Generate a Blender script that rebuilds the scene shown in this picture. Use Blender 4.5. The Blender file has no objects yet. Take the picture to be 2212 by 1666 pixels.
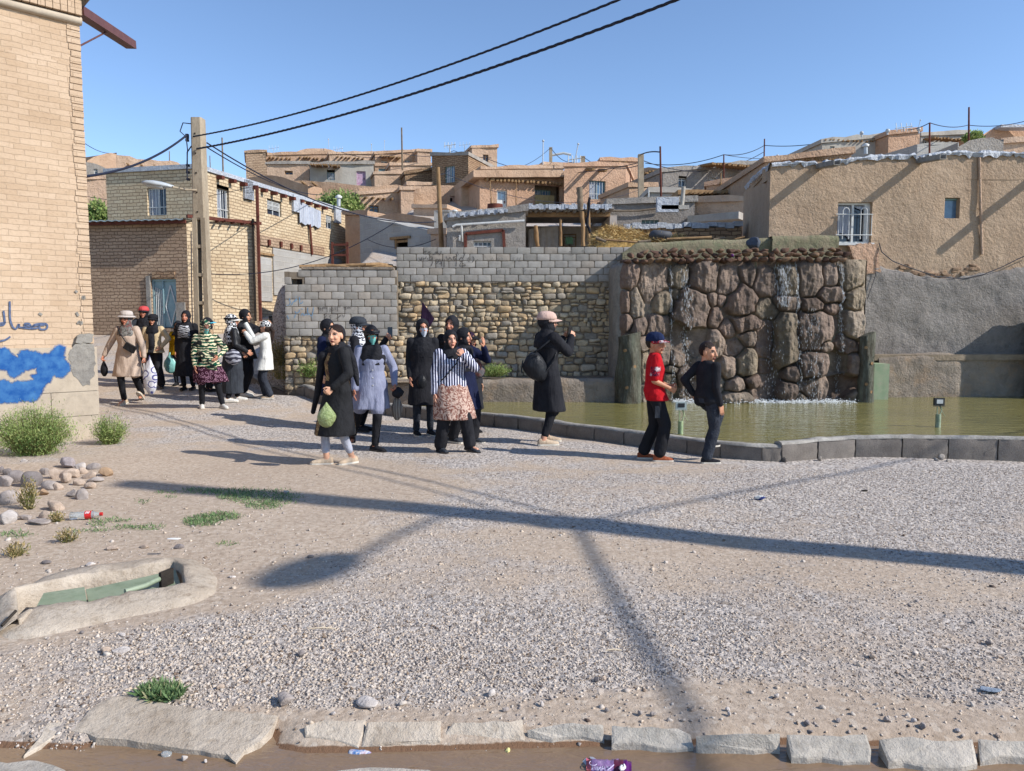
import bpy,math,random
import numpy as np
from mathutils import Vector,Matrix
random.seed(7)
RNG=np.random.default_rng(11)
R=math.radians
scene=bpy.context.scene
COL=scene.collection
# ------------------------------------------------------------------ camera, world, sun, exposure
CAM=Vector((0.0,0.0,1.6))
PITCH=R(4.58)
cd=bpy.data.cameras.new("camera")
cd.sensor_width=36.0
cd.lens=26.0
cd.clip_end=2000.0
cd.clip_start=0.05
cam=bpy.data.objects.new("camera",cd)
COL.objects.link(cam)
cam.location=CAM
cam.rotation_euler=(R(90)-PITCH,0,0)
scene.camera=cam
SUN_TRAVEL=Vector((-1.344,0.484,-1.0)).normalized()
SUN_EL=math.asin(-SUN_TRAVEL.z)
SUN_AZ=math.atan2(-SUN_TRAVEL.x,-SUN_TRAVEL.y)
world=bpy.data.worlds.new("World")
scene.world=world
world.use_nodes=True
wn=world.node_tree
sky=wn.nodes.new("ShaderNodeTexSky")
sky.sky_type='NISHITA'
sky.sun_disc=False
sky.sun_elevation=SUN_EL
sky.sun_rotation=SUN_AZ
sky.altitude=1900.0
sky.air_density=1.0
sky.dust_density=0.05
sky.ozone_density=3.0
bg=wn.nodes['Background']
bg.inputs['Strength'].default_value=0.125
wn.links.new(sky.outputs[0],bg.inputs[0])
sl=bpy.data.lights.new("sun",'SUN')
sl.energy=3.5
sl.angle=R(0.5)
sl.color=(1.0,0.96,0.90)
sun=bpy.data.objects.new("sun",sl)
COL.objects.link(sun)
sun.rotation_euler=SUN_TRAVEL.to_track_quat('-Z','Y').to_euler()
sun.location=(20,-10,30)
scene.view_settings.view_transform='Standard'
scene.view_settings.look='None'
scene.view_settings.gamma=1.0
scene.view_settings.exposure=0.8
# ------------------------------------------------------------------ pixel helpers (photo display grid 2212 x 1666)
FPX=1598.0
def ray(u,v):
 a=(u-1106.0)/FPX
 b=(833.0-v)/FPX
 c,s=math.cos(PITCH),math.sin(PITCH)
 d=Vector((a,c+b*s,-s+b*c))
 return d/d.y
def at(u,v,Y):
 return CAM+ray(u,v)*Y
def at_z(u,v,z):
 d=ray(u,v)
 return CAM+d*((z-CAM.z)/d.z)
def Z1(x,y):return(x*.2929,216.9+y*.2929)
def Z2(x,y):return(488.0+x*.2766,244.0+y*.2766)
def Z3(x,y):return(867.5+x*.2766,244.0+y*.2766)
def Z4(x,y):return(1355.4+x*.3872,216.9+y*.3872)
def Z5(x,y):return(206.0+x*.18872,639.7+y*.18872)
def Z6(x,y):return(639.7+x*.2278,639.7+y*.2278)
def Z7(x,y):return(1057.2+x*.2451,639.7+y*.2451)
def Z8(x,y):return(1301.2+x*.28186,487.9+y*.28186)
def Z9(x,y):return(x*.3254,867.4+y*.3254)
def Z10(x,y):return(x*.3431,1355.4+y*.3431)
def Z11(x,y):return(704.8+x*.3431,1355.4+y*.3431)
def Z12(x,y):return(1453.0+x*.3431,1355.4+y*.3431)
def Z13(x,y):return(1626.5+x*.26473,759.0+y*.26473)
# ------------------------------------------------------------------ noise
def _hash(i,j,k,seed):
 h=(i*374761393+j*668265263+k*2147483647+seed*1274126177)&0xffffffff
 h=((h^(h>>13))*1274126177)&0xffffffff
 h=h^(h>>16)
 return(h&0xffff)/65535.0
def vn(P,scale=1.0,seed=0):
 """value noise, -1..1, for an (n,3) array"""
 P=np.asarray(P,float)*scale
 I=np.floor(P).astype(np.int64)
 f=P-I
 f=f*f*(3-2*f)
 out=0
 for a in(0,1):
  for b in(0,1):
   for c in(0,1):
    w=(f[:,0]if a else 1-f[:,0])*(f[:,1]if b else 1-f[:,1])*(f[:,2]if c else 1-f[:,2])
    out=out+w*_hash(I[:,0]+a,I[:,1]+b,I[:,2]+c,seed)
 return out*2-1
def fbm(P,scale=1.0,octs=3,seed=0):
 o,a,t=0,1.0,0
 for k in range(octs):
  o=o+a*vn(P,scale*2**k,seed+k)
  t+=a
  a*=.5
 return o/t
def sstep(t):
 t=np.clip(t,0,1)
 return t*t*(3-2*t)
# ------------------------------------------------------------------ terrain height
CH_EDGE=None
def zg_arr(x,y):
 x=np.asarray(x,float)
 y=np.asarray(y,float)
 za=np.interp(y,[-50,10,13.6,18,25,33,40,50,60,90,160],[0,0,.18,.55,1.3,2.6,6.0,10.0,12.0,10,4])
 zb=np.interp(y,[-50,15.6,16.0,20,25,30,36,46,55,60,90,160],[0,0,2.5,2.7,3.8,5.4,7.3,10.0,12.2,12.4,10,4])
 wn_=sstep((x+5.5)/4.5)
 wf=sstep((x+5.6)/.7)
 t=sstep((y-14.6)/.9)
 w=wn_*(1-t)+wf*t
 z=za*(1-w)+zb*w
 P=np.stack([x.ravel(),y.ravel(),np.zeros(x.size)],1)
 near=np.clip((y.ravel()-2.9)/1.0,0,1)
 n=fbm(P,.55,3,3).reshape(x.shape)*.035*near.reshape(x.shape)
 far=np.clip((y-30)/10,0,1)
 n2=fbm(P,.16,3,9).reshape(x.shape)*.9*far
 yk=2.87+.03*np.sin(x*1.7)+.13*sstep((-.84-x)/.15)*sstep((x+1.68)/.15)
 ch=-.065*sstep((yk-y)/.17)*(y>1.4)+.10*sstep((2.05-y)/.3)*0
 return z+n+n2+ch
def zg(x,y):
 return float(zg_arr(np.array([x]),np.array([y]))[0])
def gnd(u,v):
 """the point of the ground under a pixel"""
 d=ray(u,v)
 t=1.5
 while t<120:
  p=CAM+d*t
  if p.z<zg(p.x,p.y):
   break
  t+=.05
 lo,hi=t-.05,t
 for _ in range(20):
  m=(lo+hi)/2
  p=CAM+d*m
  if p.z<zg(p.x,p.y):
   hi=m
  else:
   lo=m
 return CAM+d*hi
# ------------------------------------------------------------------ colour
def S(r,g,b,k=1.0):
 f=lambda c:(c/255/12.92)if c/255<=.04045 else((c/255+.055)/1.055)**2.4
 return(f(r)*k,f(g)*k,f(b)*k,1.0)
# ------------------------------------------------------------------ materials
class NT:
 def __init__(self,name,rough=.9,spec=.3):
  self.m=bpy.data.materials.new(name)
  self.m.use_nodes=True
  self.t=self.m.node_tree
  self.b=self.t.nodes['Principled BSDF']
  self.b.inputs['Roughness'].default_value=rough
  self.b.inputs['Specular IOR Level'].default_value=spec
 def n(self,typ,**kw):
  nd=self.t.nodes.new(typ)
  for k,v in kw.items():
   if hasattr(nd,k):
    setattr(nd,k,v)
   else:
    nd.inputs[k.replace('_',' ')].default_value=v
  return nd
 def l(self,a,b):
  self.t.links.new(a,b)
 def coord(self,kind='Object'):
  if not hasattr(self,'_tc'):
   self._tc=self.n('ShaderNodeTexCoord')
  return self._tc.outputs[kind]
 def noise(self,vec,scale,detail=4,rough=.6,dist=0.0):
  nd=self.n('ShaderNodeTexNoise')
  nd.inputs['Scale'].default_value=scale
  nd.inputs['Detail'].default_value=detail
  nd.inputs['Roughness'].default_value=rough
  nd.inputs['Distortion'].default_value=dist
  self.l(vec,nd.inputs['Vector'])
  return nd
 def mix(self,fac,a,b,blend='MIX'):
  nd=self.n('ShaderNodeMix')
  nd.data_type='RGBA'
  nd.blend_type=blend
  for s,v in((nd.inputs[0],fac),(nd.inputs[6],a),(nd.inputs[7],b)):
   if hasattr(v,'links'):
    self.l(v,s)
   else:
    s.default_value=v
  return nd.outputs[2]
 def ramp(self,fac,lo,hi,c0=(0,0,0,1),c1=(1,1,1,1)):
  nd=self.n('ShaderNodeValToRGB')
  nd.color_ramp.elements[0].position=lo
  nd.color_ramp.elements[1].position=hi
  nd.color_ramp.elements[0].color=c0
  nd.color_ramp.elements[1].color=c1
  self.l(fac,nd.inputs[0])
  return nd.outputs[0]
 def math(self,op,a,b=None):
  nd=self.n('ShaderNodeMath')
  nd.operation=op
  for s,v in((nd.inputs[0],a),(nd.inputs[1],b)):
   if v is None:
    continue
   if hasattr(v,'links'):
    self.l(v,s)
   else:
    s.default_value=v
  return nd.outputs[0]
 def bump(self,h,dist,strength=1.0,prev=None):
  nd=self.n('ShaderNodeBump')
  nd.inputs['Strength'].default_value=strength
  nd.inputs['Distance'].default_value=dist
  self.l(h,nd.inputs['Height'])
  if prev is not None:
   self.l(prev,nd.inputs['Normal'])
  return nd.outputs[0]
 def done(self,color=None,normal=None,rough=None):
  if color is not None:
   if hasattr(color,'links'):
    self.l(color,self.b.inputs['Base Color'])
   else:
    self.b.inputs['Base Color'].default_value=color
  if normal is not None:
   self.l(normal,self.b.inputs['Normal'])
  if rough is not None:
   self.l(rough,self.b.inputs['Roughness'])
  return self.m
def rough_mat(name,c1,c2,scale=1.5,c3=None,s3=12,bumps=((30,.01),),rough=.92,spec=.2,lo=.35,hi=.65,f3=.5,det=5,stretch=None):
 m=NT(name,rough,spec)
 v=m.coord()
 if stretch:
  mp=m.n('ShaderNodeMapping')
  mp.inputs['Scale'].default_value=stretch
  m.l(v,mp.inputs[0])
  v=mp.outputs[0]
 a=m.noise(v,scale,det,.65)
 c=m.mix(m.ramp(a.outputs[0],lo,hi),c1,c2)
 if c3:
  b=m.noise(v,s3,4,.7)
  c=m.mix(m.math('MULTIPLY',m.ramp(b.outputs[0],.5,.68),f3),c,c3)
 w_=m.n('ShaderNodeMapping')
 w_.inputs['Scale'].default_value=(1,1,.3)
 m.l(v,w_.inputs[0])
 g_=m.noise(w_.outputs[0],.8,6,.72)
 c=m.mix(m.ramp(g_.outputs[0],.42,.72),c,m.mix(1.0,c,(.80,.78,.76,1),'MULTIPLY'))
 nrm=None
 for sc,di in bumps:
  h=m.noise(v,sc,5,.65)
  nrm=m.bump(h.outputs[0],di,1.0,nrm)
 return m.done(c,nrm)
def plain(name,c,rough=.6,spec=.4,metal=0.0,bump=None):
 m=NT(name,rough,spec)
 m.b.inputs['Metallic'].default_value=metal
 v=m.coord()
 a=m.noise(v,9,4,.6)
 d=tuple(x*.78 for x in c[:3])+(1,)
 col=m.mix(m.ramp(a.outputs[0],.35,.7),c,d)
 nrm=None
 if bump:
  h=m.noise(v,bump[0],4,.6)
  nrm=m.bump(h.outputs[0],bump[1])
 return m.done(col,nrm)
def brick_mat(name,c1,c2,mortar,bw,bh,ms=.012,depth=.012,wob=.012,var=None,fine=(60,.004),rough=.93,msm=.3,offset=.5):
 m=NT(name,rough,.15)
 uv=m.coord('UV')
 w=m.noise(uv,5,2,.5)
 sub=m.n('ShaderNodeVectorMath')
 sub.operation='SUBTRACT'
 m.l(w.outputs['Color'],sub.inputs[0])
 sub.inputs[1].default_value=(.5,.5,.5)
 sc=m.n('ShaderNodeVectorMath')
 sc.operation='SCALE'
 m.l(sub.outputs[0],sc.inputs[0])
 sc.inputs['Scale'].default_value=wob*3
 ad=m.n('ShaderNodeVectorMath')
 ad.operation='ADD'
 m.l(uv,ad.inputs[0])
 m.l(sc.outputs[0],ad.inputs[1])
 b=m.n('ShaderNodeTexBrick')
 b.offset=offset
 b.inputs['Scale'].default_value=1.0
 b.inputs['Brick Width'].default_value=bw
 b.inputs['Row Height'].default_value=bh
 b.inputs['Mortar Size'].default_value=ms
 b.inputs['Mortar Smooth'].default_value=msm
 b.inputs['Bias'].default_value=0
 b.inputs['Color1'].default_value=c1
 b.inputs['Color2'].default_value=c2
 b.inputs['Mortar'].default_value=mortar
 m.l(ad.outputs[0],b.inputs['Vector'])
 c=b.outputs['Color']
 big=m.noise(uv,.7,5,.65)
 c=m.mix(m.ramp(big.outputs[0],.3,.75),c,m.mix(1.0,c,var or(.78,.74,.7,1),'MULTIPLY'))
 sp=m.noise(uv,25,4,.7)
 c=m.mix(m.math('MULTIPLY',m.ramp(sp.outputs[0],.5,.7),.35),c,m.mix(1.0,c,(.6,.55,.5,1),'MULTIPLY'))
 inv=m.math('SUBTRACT',1.0,b.outputs['Fac'])
 nrm=m.bump(inv,depth)
 h=m.noise(uv,fine[0],4,.7)
 nrm=m.bump(h.outputs[0],fine[1],1.0,nrm)
 return m.done(c,nrm)
def attr_mat(name,attr='Col',rough=.9,spec=.25,bumps=((60,.004),),mul=None,vary=.3,vs=30):
 m=NT(name,rough,spec)
 a=m.n('ShaderNodeAttribute')
 a.attribute_name=attr
 v=m.coord()
 n1=m.noise(v,vs,4,.7)
 c=m.mix(m.math('MULTIPLY',m.ramp(n1 .outputs[0],.4,.65),vary),a.outputs['Color'],m.mix(1.0,a.outputs['Color'],(.45,.42,.4,1),'MULTIPLY'))
 nrm=None
 for sc,di in bumps:
  h=m.noise(v,sc,5,.65)
  nrm=m.bump(h.outputs[0],di,1.0,nrm)
 return m.done(c,nrm)
# ------------------------------------------------------------------ object helpers
def tag(o,label=None,cat=None,group=None,kind=None):
 if label:o['label']=label
 if cat:o['category']=cat
 if group:o['group']=group
 if kind:o['kind']=kind
 return o
def empty(name,loc,label=None,cat=None,group=None,rz=0):
 o=bpy.data.objects.new(name,None)
 o.empty_display_size=.2
 COL.objects.link(o)
 o.location=loc
 o.rotation_euler=(0,0,rz)
 return tag(o,label,cat,group)
def link(name,me,parent=None,label=None,local=False):
 o=bpy.data.objects.new(name,me)
 COL.objects.link(o)
 if parent is not None:
  o.parent=parent
  chain=Matrix.Identity(4)
  p=parent
  while p is not None:
   chain=p.matrix_basis@chain
   p=p.parent
  o.matrix_parent_inverse=Matrix.Identity(4)
  if not local:
   o.matrix_basis=chain.inverted()
 if label:o['label']=label
 return o
def np_mesh(name,V,F,mats,cols=None,smooth=False,uv=None,midx=None,attrs=None):
 """V (n,3); F (m,k) constant k, or list of lists"""
 V=np.asarray(V,np.float32)
 me=bpy.data.meshes.new(name)
 if isinstance(F,np.ndarray):
  k=F.shape[1]
  nf=len(F)
  me.vertices.add(len(V))
  me.vertices.foreach_set('co',V.ravel())
  me.loops.add(nf*k)
  me.loops.foreach_set('vertex_index',F.astype(np.int32).ravel())
  me.polygons.add(nf)
  me.polygons.foreach_set('loop_start',np.arange(0,nf*k,k,dtype=np.int32))
  me.update(calc_edges=True)
 else:
  me.from_pydata([tuple(map(float,v))for v in V],[],F)
 me.validate()
 if not isinstance(mats,(list,tuple)):
  mats=[mats]
 for m in mats:
  me.materials.append(m)
 if midx is not None:
  me.polygons.foreach_set('material_index',np.asarray(midx,np.int32))
 if cols is not None:
  a=me.color_attributes.new('Col','FLOAT_COLOR','POINT')
  c=np.ones((len(me.vertices),4),np.float32)
  c[:,:3]=cols[:,:3]
  a.data.foreach_set('color',c.ravel())
 if attrs:
  for kx,arr in attrs.items():
   a=me.attributes.new(kx,'FLOAT','POINT')
   a.data.foreach_set('value',np.asarray(arr,np.float32))
 if uv is not None:
  l=me.uv_layers.new(name='UVMap')
  l.data.foreach_set('uv',np.asarray(uv,np.float32).ravel())
 if smooth:
  me.polygons.foreach_set('use_smooth',np.ones(len(me.polygons),bool))
 me.update()
 return me
def frame(d,up=Vector((0,0,1))):
 d=Vector(d).normalized()
 if abs(d.dot(up))>.97:
  up=Vector((0,1,0))if abs(d.y)<.9 else Vector((1,0,0))
 x=up.cross(d).normalized()
 y=d.cross(x).normalized()
 return x,y,d
class MB:
 """collects shapes, builds one mesh object; uv in metres on each face plane"""
 def __init__(self):
  self.v,self.f,self.mi,self.sm=[],[],[],[]
 def face(self,pts,mi=0,sm=False):
  b=len(self.v)
  self.v+=[tuple(p)for p in pts]
  self.f.append(list(range(b,b+len(pts))))
  self.mi.append(mi)
  self.sm.append(sm)
 def add(self,V,F,mi=0,sm=False):
  b=len(self.v)
  self.v+=[tuple(p)for p in V]
  for f in F:
   self.f.append([b+i for i in f])
   self.mi.append(mi)
   self.sm.append(sm)
 def box(self,c,sx,sy,sz,X=Vector((1,0,0)),Y=Vector((0,1,0)),Zv=Vector((0,0,1)),mi=0,bev=0.0):
  c=Vector(c)
  V=[]
  for a in(-1,1):
   for b in(-1,1):
    for d in(-1,1):
     V.append(c+X*a*sx/2+Y*b*sy/2+Zv*d*sz/2)
  F=[(0,1,3,2),(4,6,7,5),(0,4,5,1),(2,3,7,6),(0,2,6,4),(1,5,7,3)]
  self.add(V,F,mi)
 def tube(self,pts,r,n=8,mi=0,cap=True,sm=True,flat=1.0):
  pts=[Vector(p)for p in pts]
  if not isinstance(r,(list,tuple)):
   r=[r]*len(pts)
  V,F=[],[]
  prevx=None
  for i,p in enumerate(pts):
   d=(pts[min(i+1,len(pts)-1)]-pts[max(i-1,0)])
   if d.length<1e-9:d=Vector((0,0,1))
   x,y,_=frame(d)
   if prevx is not None:
    x=(prevx-d.normalized()*prevx.dot(d.normalized()))
    x=x.normalized()if x.length>1e-6 else frame(d)[0]
    y=d.normalized().cross(x)
   prevx=x
   for k in range(n):
    a=2*math.pi*k/n
    V.append(p+x*math.cos(a)*r[i]+y*math.sin(a)*r[i]*flat)
  for i in range(len(pts)-1):
   for k in range(n):
    a,b=i*n+k,i*n+(k+1)%n
    F.append((a,b,b+n,a+n))
  self.add(V,F,mi,sm)
  if cap:
   self.face(V[:n][::-1],mi)
   self.face(V[-n:],mi)
 def prism(self,poly,up,h,mi=0):
  """poly: list of Vectors (ccw seen from +up)"""
  up=Vector(up)
  lo=[Vector(p)for p in poly]
  hi=[p+up*h for p in lo]
  self.face(hi,mi)
  self.face(lo[::-1],mi)
  n=len(lo)
  for i in range(n):
   j=(i+1)%n
   self.face([lo[i],lo[j],hi[j],hi[i]],mi)
 def build(self,name,mats,parent=None,label=None,merge=True):
  me=bpy.data.meshes.new(name)
  me.from_pydata([tuple(map(float,p))for p in self.v],[],self.f)
  if not isinstance(mats,(list,tuple)):mats=[mats]
  for m in mats:me.materials.append(m)
  me.polygons.foreach_set('material_index',self.mi)
  me.polygons.foreach_set('use_smooth',self.sm)
  uv=me.uv_layers.new(name='UVMap').data
  for p in me.polygons:
   n=p.normal
   if abs(n.z)>.8:
    t,b=Vector((1,0,0)),Vector((0,1,0))
   else:
    t=Vector((-n.y,n.x,0)).normalized()
    b=Vector((0,0,1))
   for li in p.loop_indices:
    co=me.vertices[me.loops[li].vertex_index].co
    uv[li].uv=(co.dot(t),co.dot(b))
  me.update()
  return link(name,me,parent,label)
def tris(F):
 return np.asarray(F,np.int32)
def sphere_template(nu,nv):
 V,F=[],[]
 for j in range(1,nv):
  ph=math.pi*j/nv
  for i in range(nu):
   th=2*math.pi*i/nu
   V.append((math.sin(ph)*math.cos(th),math.sin(ph)*math.sin(th),math.cos(ph)))
 V.append((0,0,1))
 V.append((0,0,-1))
 T,B=len(V)-2,len(V)-1
 for j in range(nv-2):
  for i in range(nu):
   a,b=j*nu+i,j*nu+(i+1)%nu
   F.append((a,a+nu,b+nu,b))
 for i in range(nu):
  F.append((T,i,(i+1)%nu,(i+1)%nu))
  o=(nv-2)*nu
  F.append((B,o+(i+1)%nu,o+i,o+i))
 return np.array(V),F
def ico(sub=1):
 t=(1+5**.5)/2
 V=[(-1,t,0),(1,t,0),(-1,-t,0),(1,-t,0),(0,-1,t),(0,1,t),(0,-1,-t),(0,1,-t),(t,0,-1),(t,0,1),(-t,0,-1),(-t,0,1)]
 F=[(0,11,5),(0,5,1),(0,1,7),(0,7,10),(0,10,11),(1,5,9),(5,11,4),(11,10,2),(10,7,6),(7,1,8),(3,9,4),(3,4,2),(3,2,6),(3,6,8),(3,8,9),(4,9,5),(2,4,11),(6,2,10),(8,6,7),(9,8,1)]
 V=[Vector(v).normalized()for v in V]
 for _ in range(sub):
  cache,NF={},[]
  def mid(a,b):
   k=(min(a,b),max(a,b))
   if k not in cache:
    V.append(((V[a]+V[b])/2).normalized())
    cache[k]=len(V)-1
   return cache[k]
  for a,b,c in F:
   ab,bc,ca=mid(a,b),mid(b,c),mid(c,a)
   NF+=[(a,ab,ca),(b,bc,ab),(c,ca,bc),(ab,bc,ca)]
  F=NF
 return np.array([tuple(v)for v in V]),np.array(F)
ICO1,ICO1F=ico(1)
ICO2,ICO2F=ico(2)
ICO3,ICO3F=ico(3)
def rock_np(size,seed,rough=.25,sub=2,box=.5,facets=7):
 """one rock: squashed ball cut by random planes"""
 T,TF={1:(ICO1,ICO1F),2:(ICO2,ICO2F),3:(ICO3,ICO3F)}[sub]
 rg=np.random.default_rng(seed)
 V=T.copy()
 for k in range(facets):
  n=rg.normal(size=3)
  n/=np.linalg.norm(n)
  d=rg.uniform(.42,.82)if facets>5 else rg.uniform(.55,.9)
  h=V@n-d
  V-=np.outer(np.clip(h,0,None),n)*.85
 V*=(1+rough*fbm(V+seed*3.1,1.3,3,seed))[:,None]
 V*=np.asarray(size)[None,:]
 return V,TF
def rot_np(seed):
 rg=np.random.default_rng(seed)
 q=rg.normal(size=4)
 q/=np.linalg.norm(q)
 w,x,y,z=q
 return np.array([[1-2*(y*y+z*z),2*(x*y-z*w),2*(x*z+y*w)],[2*(x*y+z*w),1-2*(x*x+z*z),2*(y*z-x*w)],[2*(x*z-y*w),2*(y*z+x*w),1-2*(x*x+y*y)]])
# ------------------------------------------------------------------ facades
class Fac:
 """vertical wall plane from A to B (left to right as seen from the camera)"""
 def __init__(self,A,B):
  self.A=Vector((A[0],A[1],0))
  self.B=Vector((B[0],B[1],0))
  self.L=(self.B-self.A).length
  self.t=(self.B-self.A).normalized()
  self.n=Vector((self.t.y,-self.t.x,0))
 def pt(self,s,z,o=0.0):
  p=self.A+self.t*s+self.n*o
  return Vector((p.x,p.y,z))
 def hit(self,u,v,o=0.0):
  d=ray(u,v)
  A=self.A+self.n*o
  t=(A-CAM).dot(self.n)/d.dot(self.n)
  p=CAM+d*t
  return(p-self.A).dot(self.t),p.z
 def rect(self,u0,v0,u1,v1,o=0.0):
  a=self.hit((u0+u0)/2,(v0+v1)/2,o)
  b=self.hit((u1+u1)/2,(v0+v1)/2,o)
  m=self.hit((u0+u1)/2,v0,o)
  k=self.hit((u0+u1)/2,v1,o)
  return a[0],b[0],k[1],m[1]
def wall_grid(mb,fac,zb,ztA,ztB,holes=(),cell=.35,amp=.02,wob=.03,seed=0,mi=0,reveal=.2,o=0.0,profile=None):
 """a wall face as a displaced grid with rectangular holes (s0,s1,z0,z1) and their reveals"""
 L=fac.L
 ss=set(np.round(np.linspace(0,L,max(2,int(L/cell)+1)),4))
 zmax_h=max([h[3]for h in holes],default=zb)
 zmin_t=min(ztA,ztB)if profile is None else min(p[1]for p in profile)
 zlow=min(max(zmax_h,zb+(zmin_t-zb)*.6),zmin_t-.05)
 zs=set(np.round(np.linspace(zb,zlow,max(2,int((zlow-zb)/cell)+1)),4))
 for h in holes:
  ss={s for s in ss if all(abs(s-q)>cell*.3 for q in h[:2])}|{round(h[0],4),round(h[1],4)}
  zs={z for z in zs if all(abs(z-q)>cell*.3 for q in h[2:])}|{round(h[2],4),round(h[3],4)}
 ss.add(0.0);ss.add(round(L,4));zs.add(round(zb,4));zs.add(round(zlow,4))
 ss,zs=sorted(ss),sorted(zs)
 ntop=max(1,int((max(ztA,ztB)-zlow)/cell))
 rows=[(z,None)for z in zs]+[(None,(k+1)/ntop)for k in range(ntop)]
 P=np.zeros((len(rows),len(ss),3))
 for j,(z,k)in enumerate(rows):
  for i,s in enumerate(ss):
   zt=ztA+(ztB-ztA)*s/L
   if profile is not None:
    zt=float(np.interp(s,[q[0]for q in profile],[q[1]for q in profile]))
   if k is not None:
    w=float(vn(np.array([[s,seed,0]]),1.1,seed)[0])*wob+float(vn(np.array([[s,seed,0]]),3.7,seed+5)[0])*wob*.5
    z_=zlow+(zt+w-zlow)*k
   else:
    z_=z
   P[j,i]=(s,z_,0)
 Q=P.reshape(-1,3).copy()
 Q[:,2]=seed
 off=fbm(Q,.9,3,seed)*amp
 off=off.reshape(len(rows),len(ss))
 for h in holes:
  for i,s in enumerate(ss):
   for j,(z,k)in enumerate(rows):
    if k is None and h[0]-1e-3<=s<=h[1]+1e-3 and h[2]-1e-3<=z<=h[3]+1e-3:
     off[j,i]=0
 off[:,0]=0
 off[:,-1]=0
 base=len(mb.v)
 for j in range(len(rows)):
  for i in range(len(ss)):
   mb.v.append(tuple(fac.pt(P[j,i,0],P[j,i,1],o+off[j,i])))
 ns=len(ss)
 for j in range(len(rows)-1):
  for i in range(ns-1):
   sc,zc=(P[j,i,0]+P[j,i+1,0])/2,(P[j,i,1]+P[j+1,i,1])/2
   if any(h[0]<sc<h[1]and h[2]<zc<h[3]for h in holes):continue
   a=base+j*ns+i
   mb.f.append([a,a+1,a+ns+1,a+ns])
   mb.mi.append(mi)
   mb.sm.append(amp>.03)
 for h in holes:
  s0,s1,z0,z1=h
  c=[(s0,z0),(s1,z0),(s1,z1),(s0,z1)]
  for k in range(4):
   a,b=c[k],c[(k+1)%4]
   mb.face([fac.pt(a[0],a[1],o),fac.pt(b[0],b[1],o),fac.pt(b[0],b[1],o-reveal),fac.pt(a[0],a[1],o-reveal)],mi)
 return[fac.pt(P[-1,i,0],P[-1,i,1],o+off[-1,i])for i in range(ns)]
M={}
# ================================================================== materials of the setting
def ground_mat():
 m=NT('ground',.95,.12)
 v=m.coord()
 a=m.n('ShaderNodeAttribute')
 a.attribute_name='gravel'
 vor=m.n('ShaderNodeTexVoronoi')
 vor.inputs['Scale'].default_value=42
 m.l(v,vor.inputs['Vector'])
 vor2=m.n('ShaderNodeTexVoronoi')
 vor2 .inputs['Scale'].default_value=19
 m.l(v,vor2 .inputs['Vector'])
 sep=m.n('ShaderNodeSeparateColor')
 m.l(vor.outputs['Color'],sep.inputs[0])
 grav=m.mix(sep.outputs[0],S(214,203,192,.84),S(182,173,166,.72))
 grav=m.mix(m.math('MULTIPLY',m.ramp(sep.outputs[1],.7,.9),.7),grav,S(120,104,92,.6))
 big=m.noise(v,.8,6,.7)
 dirt=m.mix(m.ramp(big.outputs[0],.3,.7),S(208,190,170,.84),S(196,176,156,.82))
 fin=m.noise(v,22,5,.75)
 dirt=m.mix(m.ramp(fin.outputs[0],.38,.68),dirt,S(170,150,130,.76))
 spots=m.math('MULTIPLY',m.ramp(sep.outputs[2],.88,.93),.55)
 dirt=m.mix(spots,dirt,S(215,200,182,.8))
 mixn=m.noise(v,3.2,5,.7)
 f=m.math('ADD',a.outputs['Fac'],m.math('MULTIPLY',m.math('SUBTRACT',mixn.outputs[0],.5),1.3))
 c=m.mix(m.ramp(f,.3,.75),dirt,grav)
 wet=m.n('ShaderNodeAttribute')
 wet.attribute_name='wet'
 wn2=m.noise(v,14,4,.7)
 wf=m.ramp(m.math('ADD',wet.outputs['Fac'],m.math('MULTIPLY',m.math('SUBTRACT',wn2 .outputs[0],.5),.5)),.42,.55)
 c=m.mix(wf,c,S(140,108,84,.66))
 inv=m.math('SUBTRACT',1.0,vor.outputs['Distance'])
 n1=m.bump(m.math('MULTIPLY',inv,m.math('ADD',a.outputs['Fac'],.06)),.010,.9)
 inv2=m.math('SUBTRACT',1.0,vor2 .outputs['Distance'])
 n1=m.bump(m.math('MULTIPLY',inv2,a.outputs['Fac']),.014,.7,n1)
 h=m.noise(v,40,5,.75)
 n1=m.bump(h.outputs[0],.010,.8,n1)
 return m.done(c,n1)
M['ground']=ground_mat()
M['concrete']=rough_mat('concrete',S(214,200,182,.8),S(192,176,157,.78),3,S(140,122,102,.8),20,((25,.012),(120,.004)))
M['concrete_pale']=rough_mat('concrete_pale',S(216,205,190,.82),S(176,170,160,.75),4,S(150,140,128,.8),26,((30,.01),(140,.004)))
M['kerb_top']=rough_mat('kerb_top',S(196,190,180,.8),S(160,155,148,.75),6,S(120,112,104,.8),30,((40,.012),(150,.004)))
M['kerb_block']=rough_mat('kerb_block',S(152,143,134,.8),S(130,122,115,.8),5,S(104,96,90,.8),60,((90,.010),(220,.004)))
M['mortar']=rough_mat('mortar',S(160,146,128,.68),S(140,126,110,.66),6,bumps=((40,.01),))
M['stone']=attr_mat('stone',bumps=((14,.012),(70,.006)),vary=.5,vs=11)
M['pebble']=attr_mat('pebble',bumps=((200,.002),),vary=.25,vs=60)
def water_mat(name,c1,c2,wave,amt,rough=.04):
 m=NT(name,rough,.5)
 v=m.coord()
 mp=m.n('ShaderNodeMapping')
 mp.inputs['Scale'].default_value=(1.0,2.6,1)
 m.l(v,mp.inputs[0])
 a=m.noise(mp.outputs[0],wave,3,.55,.6)
 b=m.noise(mp.outputs[0],wave*3.7,2,.5,.3)
 n=m.bump(a.outputs[0],amt,1)
 n=m.bump(b.outputs[0],amt*.22,1,n)
 k=m.noise(v,.5,3,.6)
 c=m.mix(m.ramp(k.outputs[0],.3,.7),c1,c2)
 return m.done(c,n)
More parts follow.
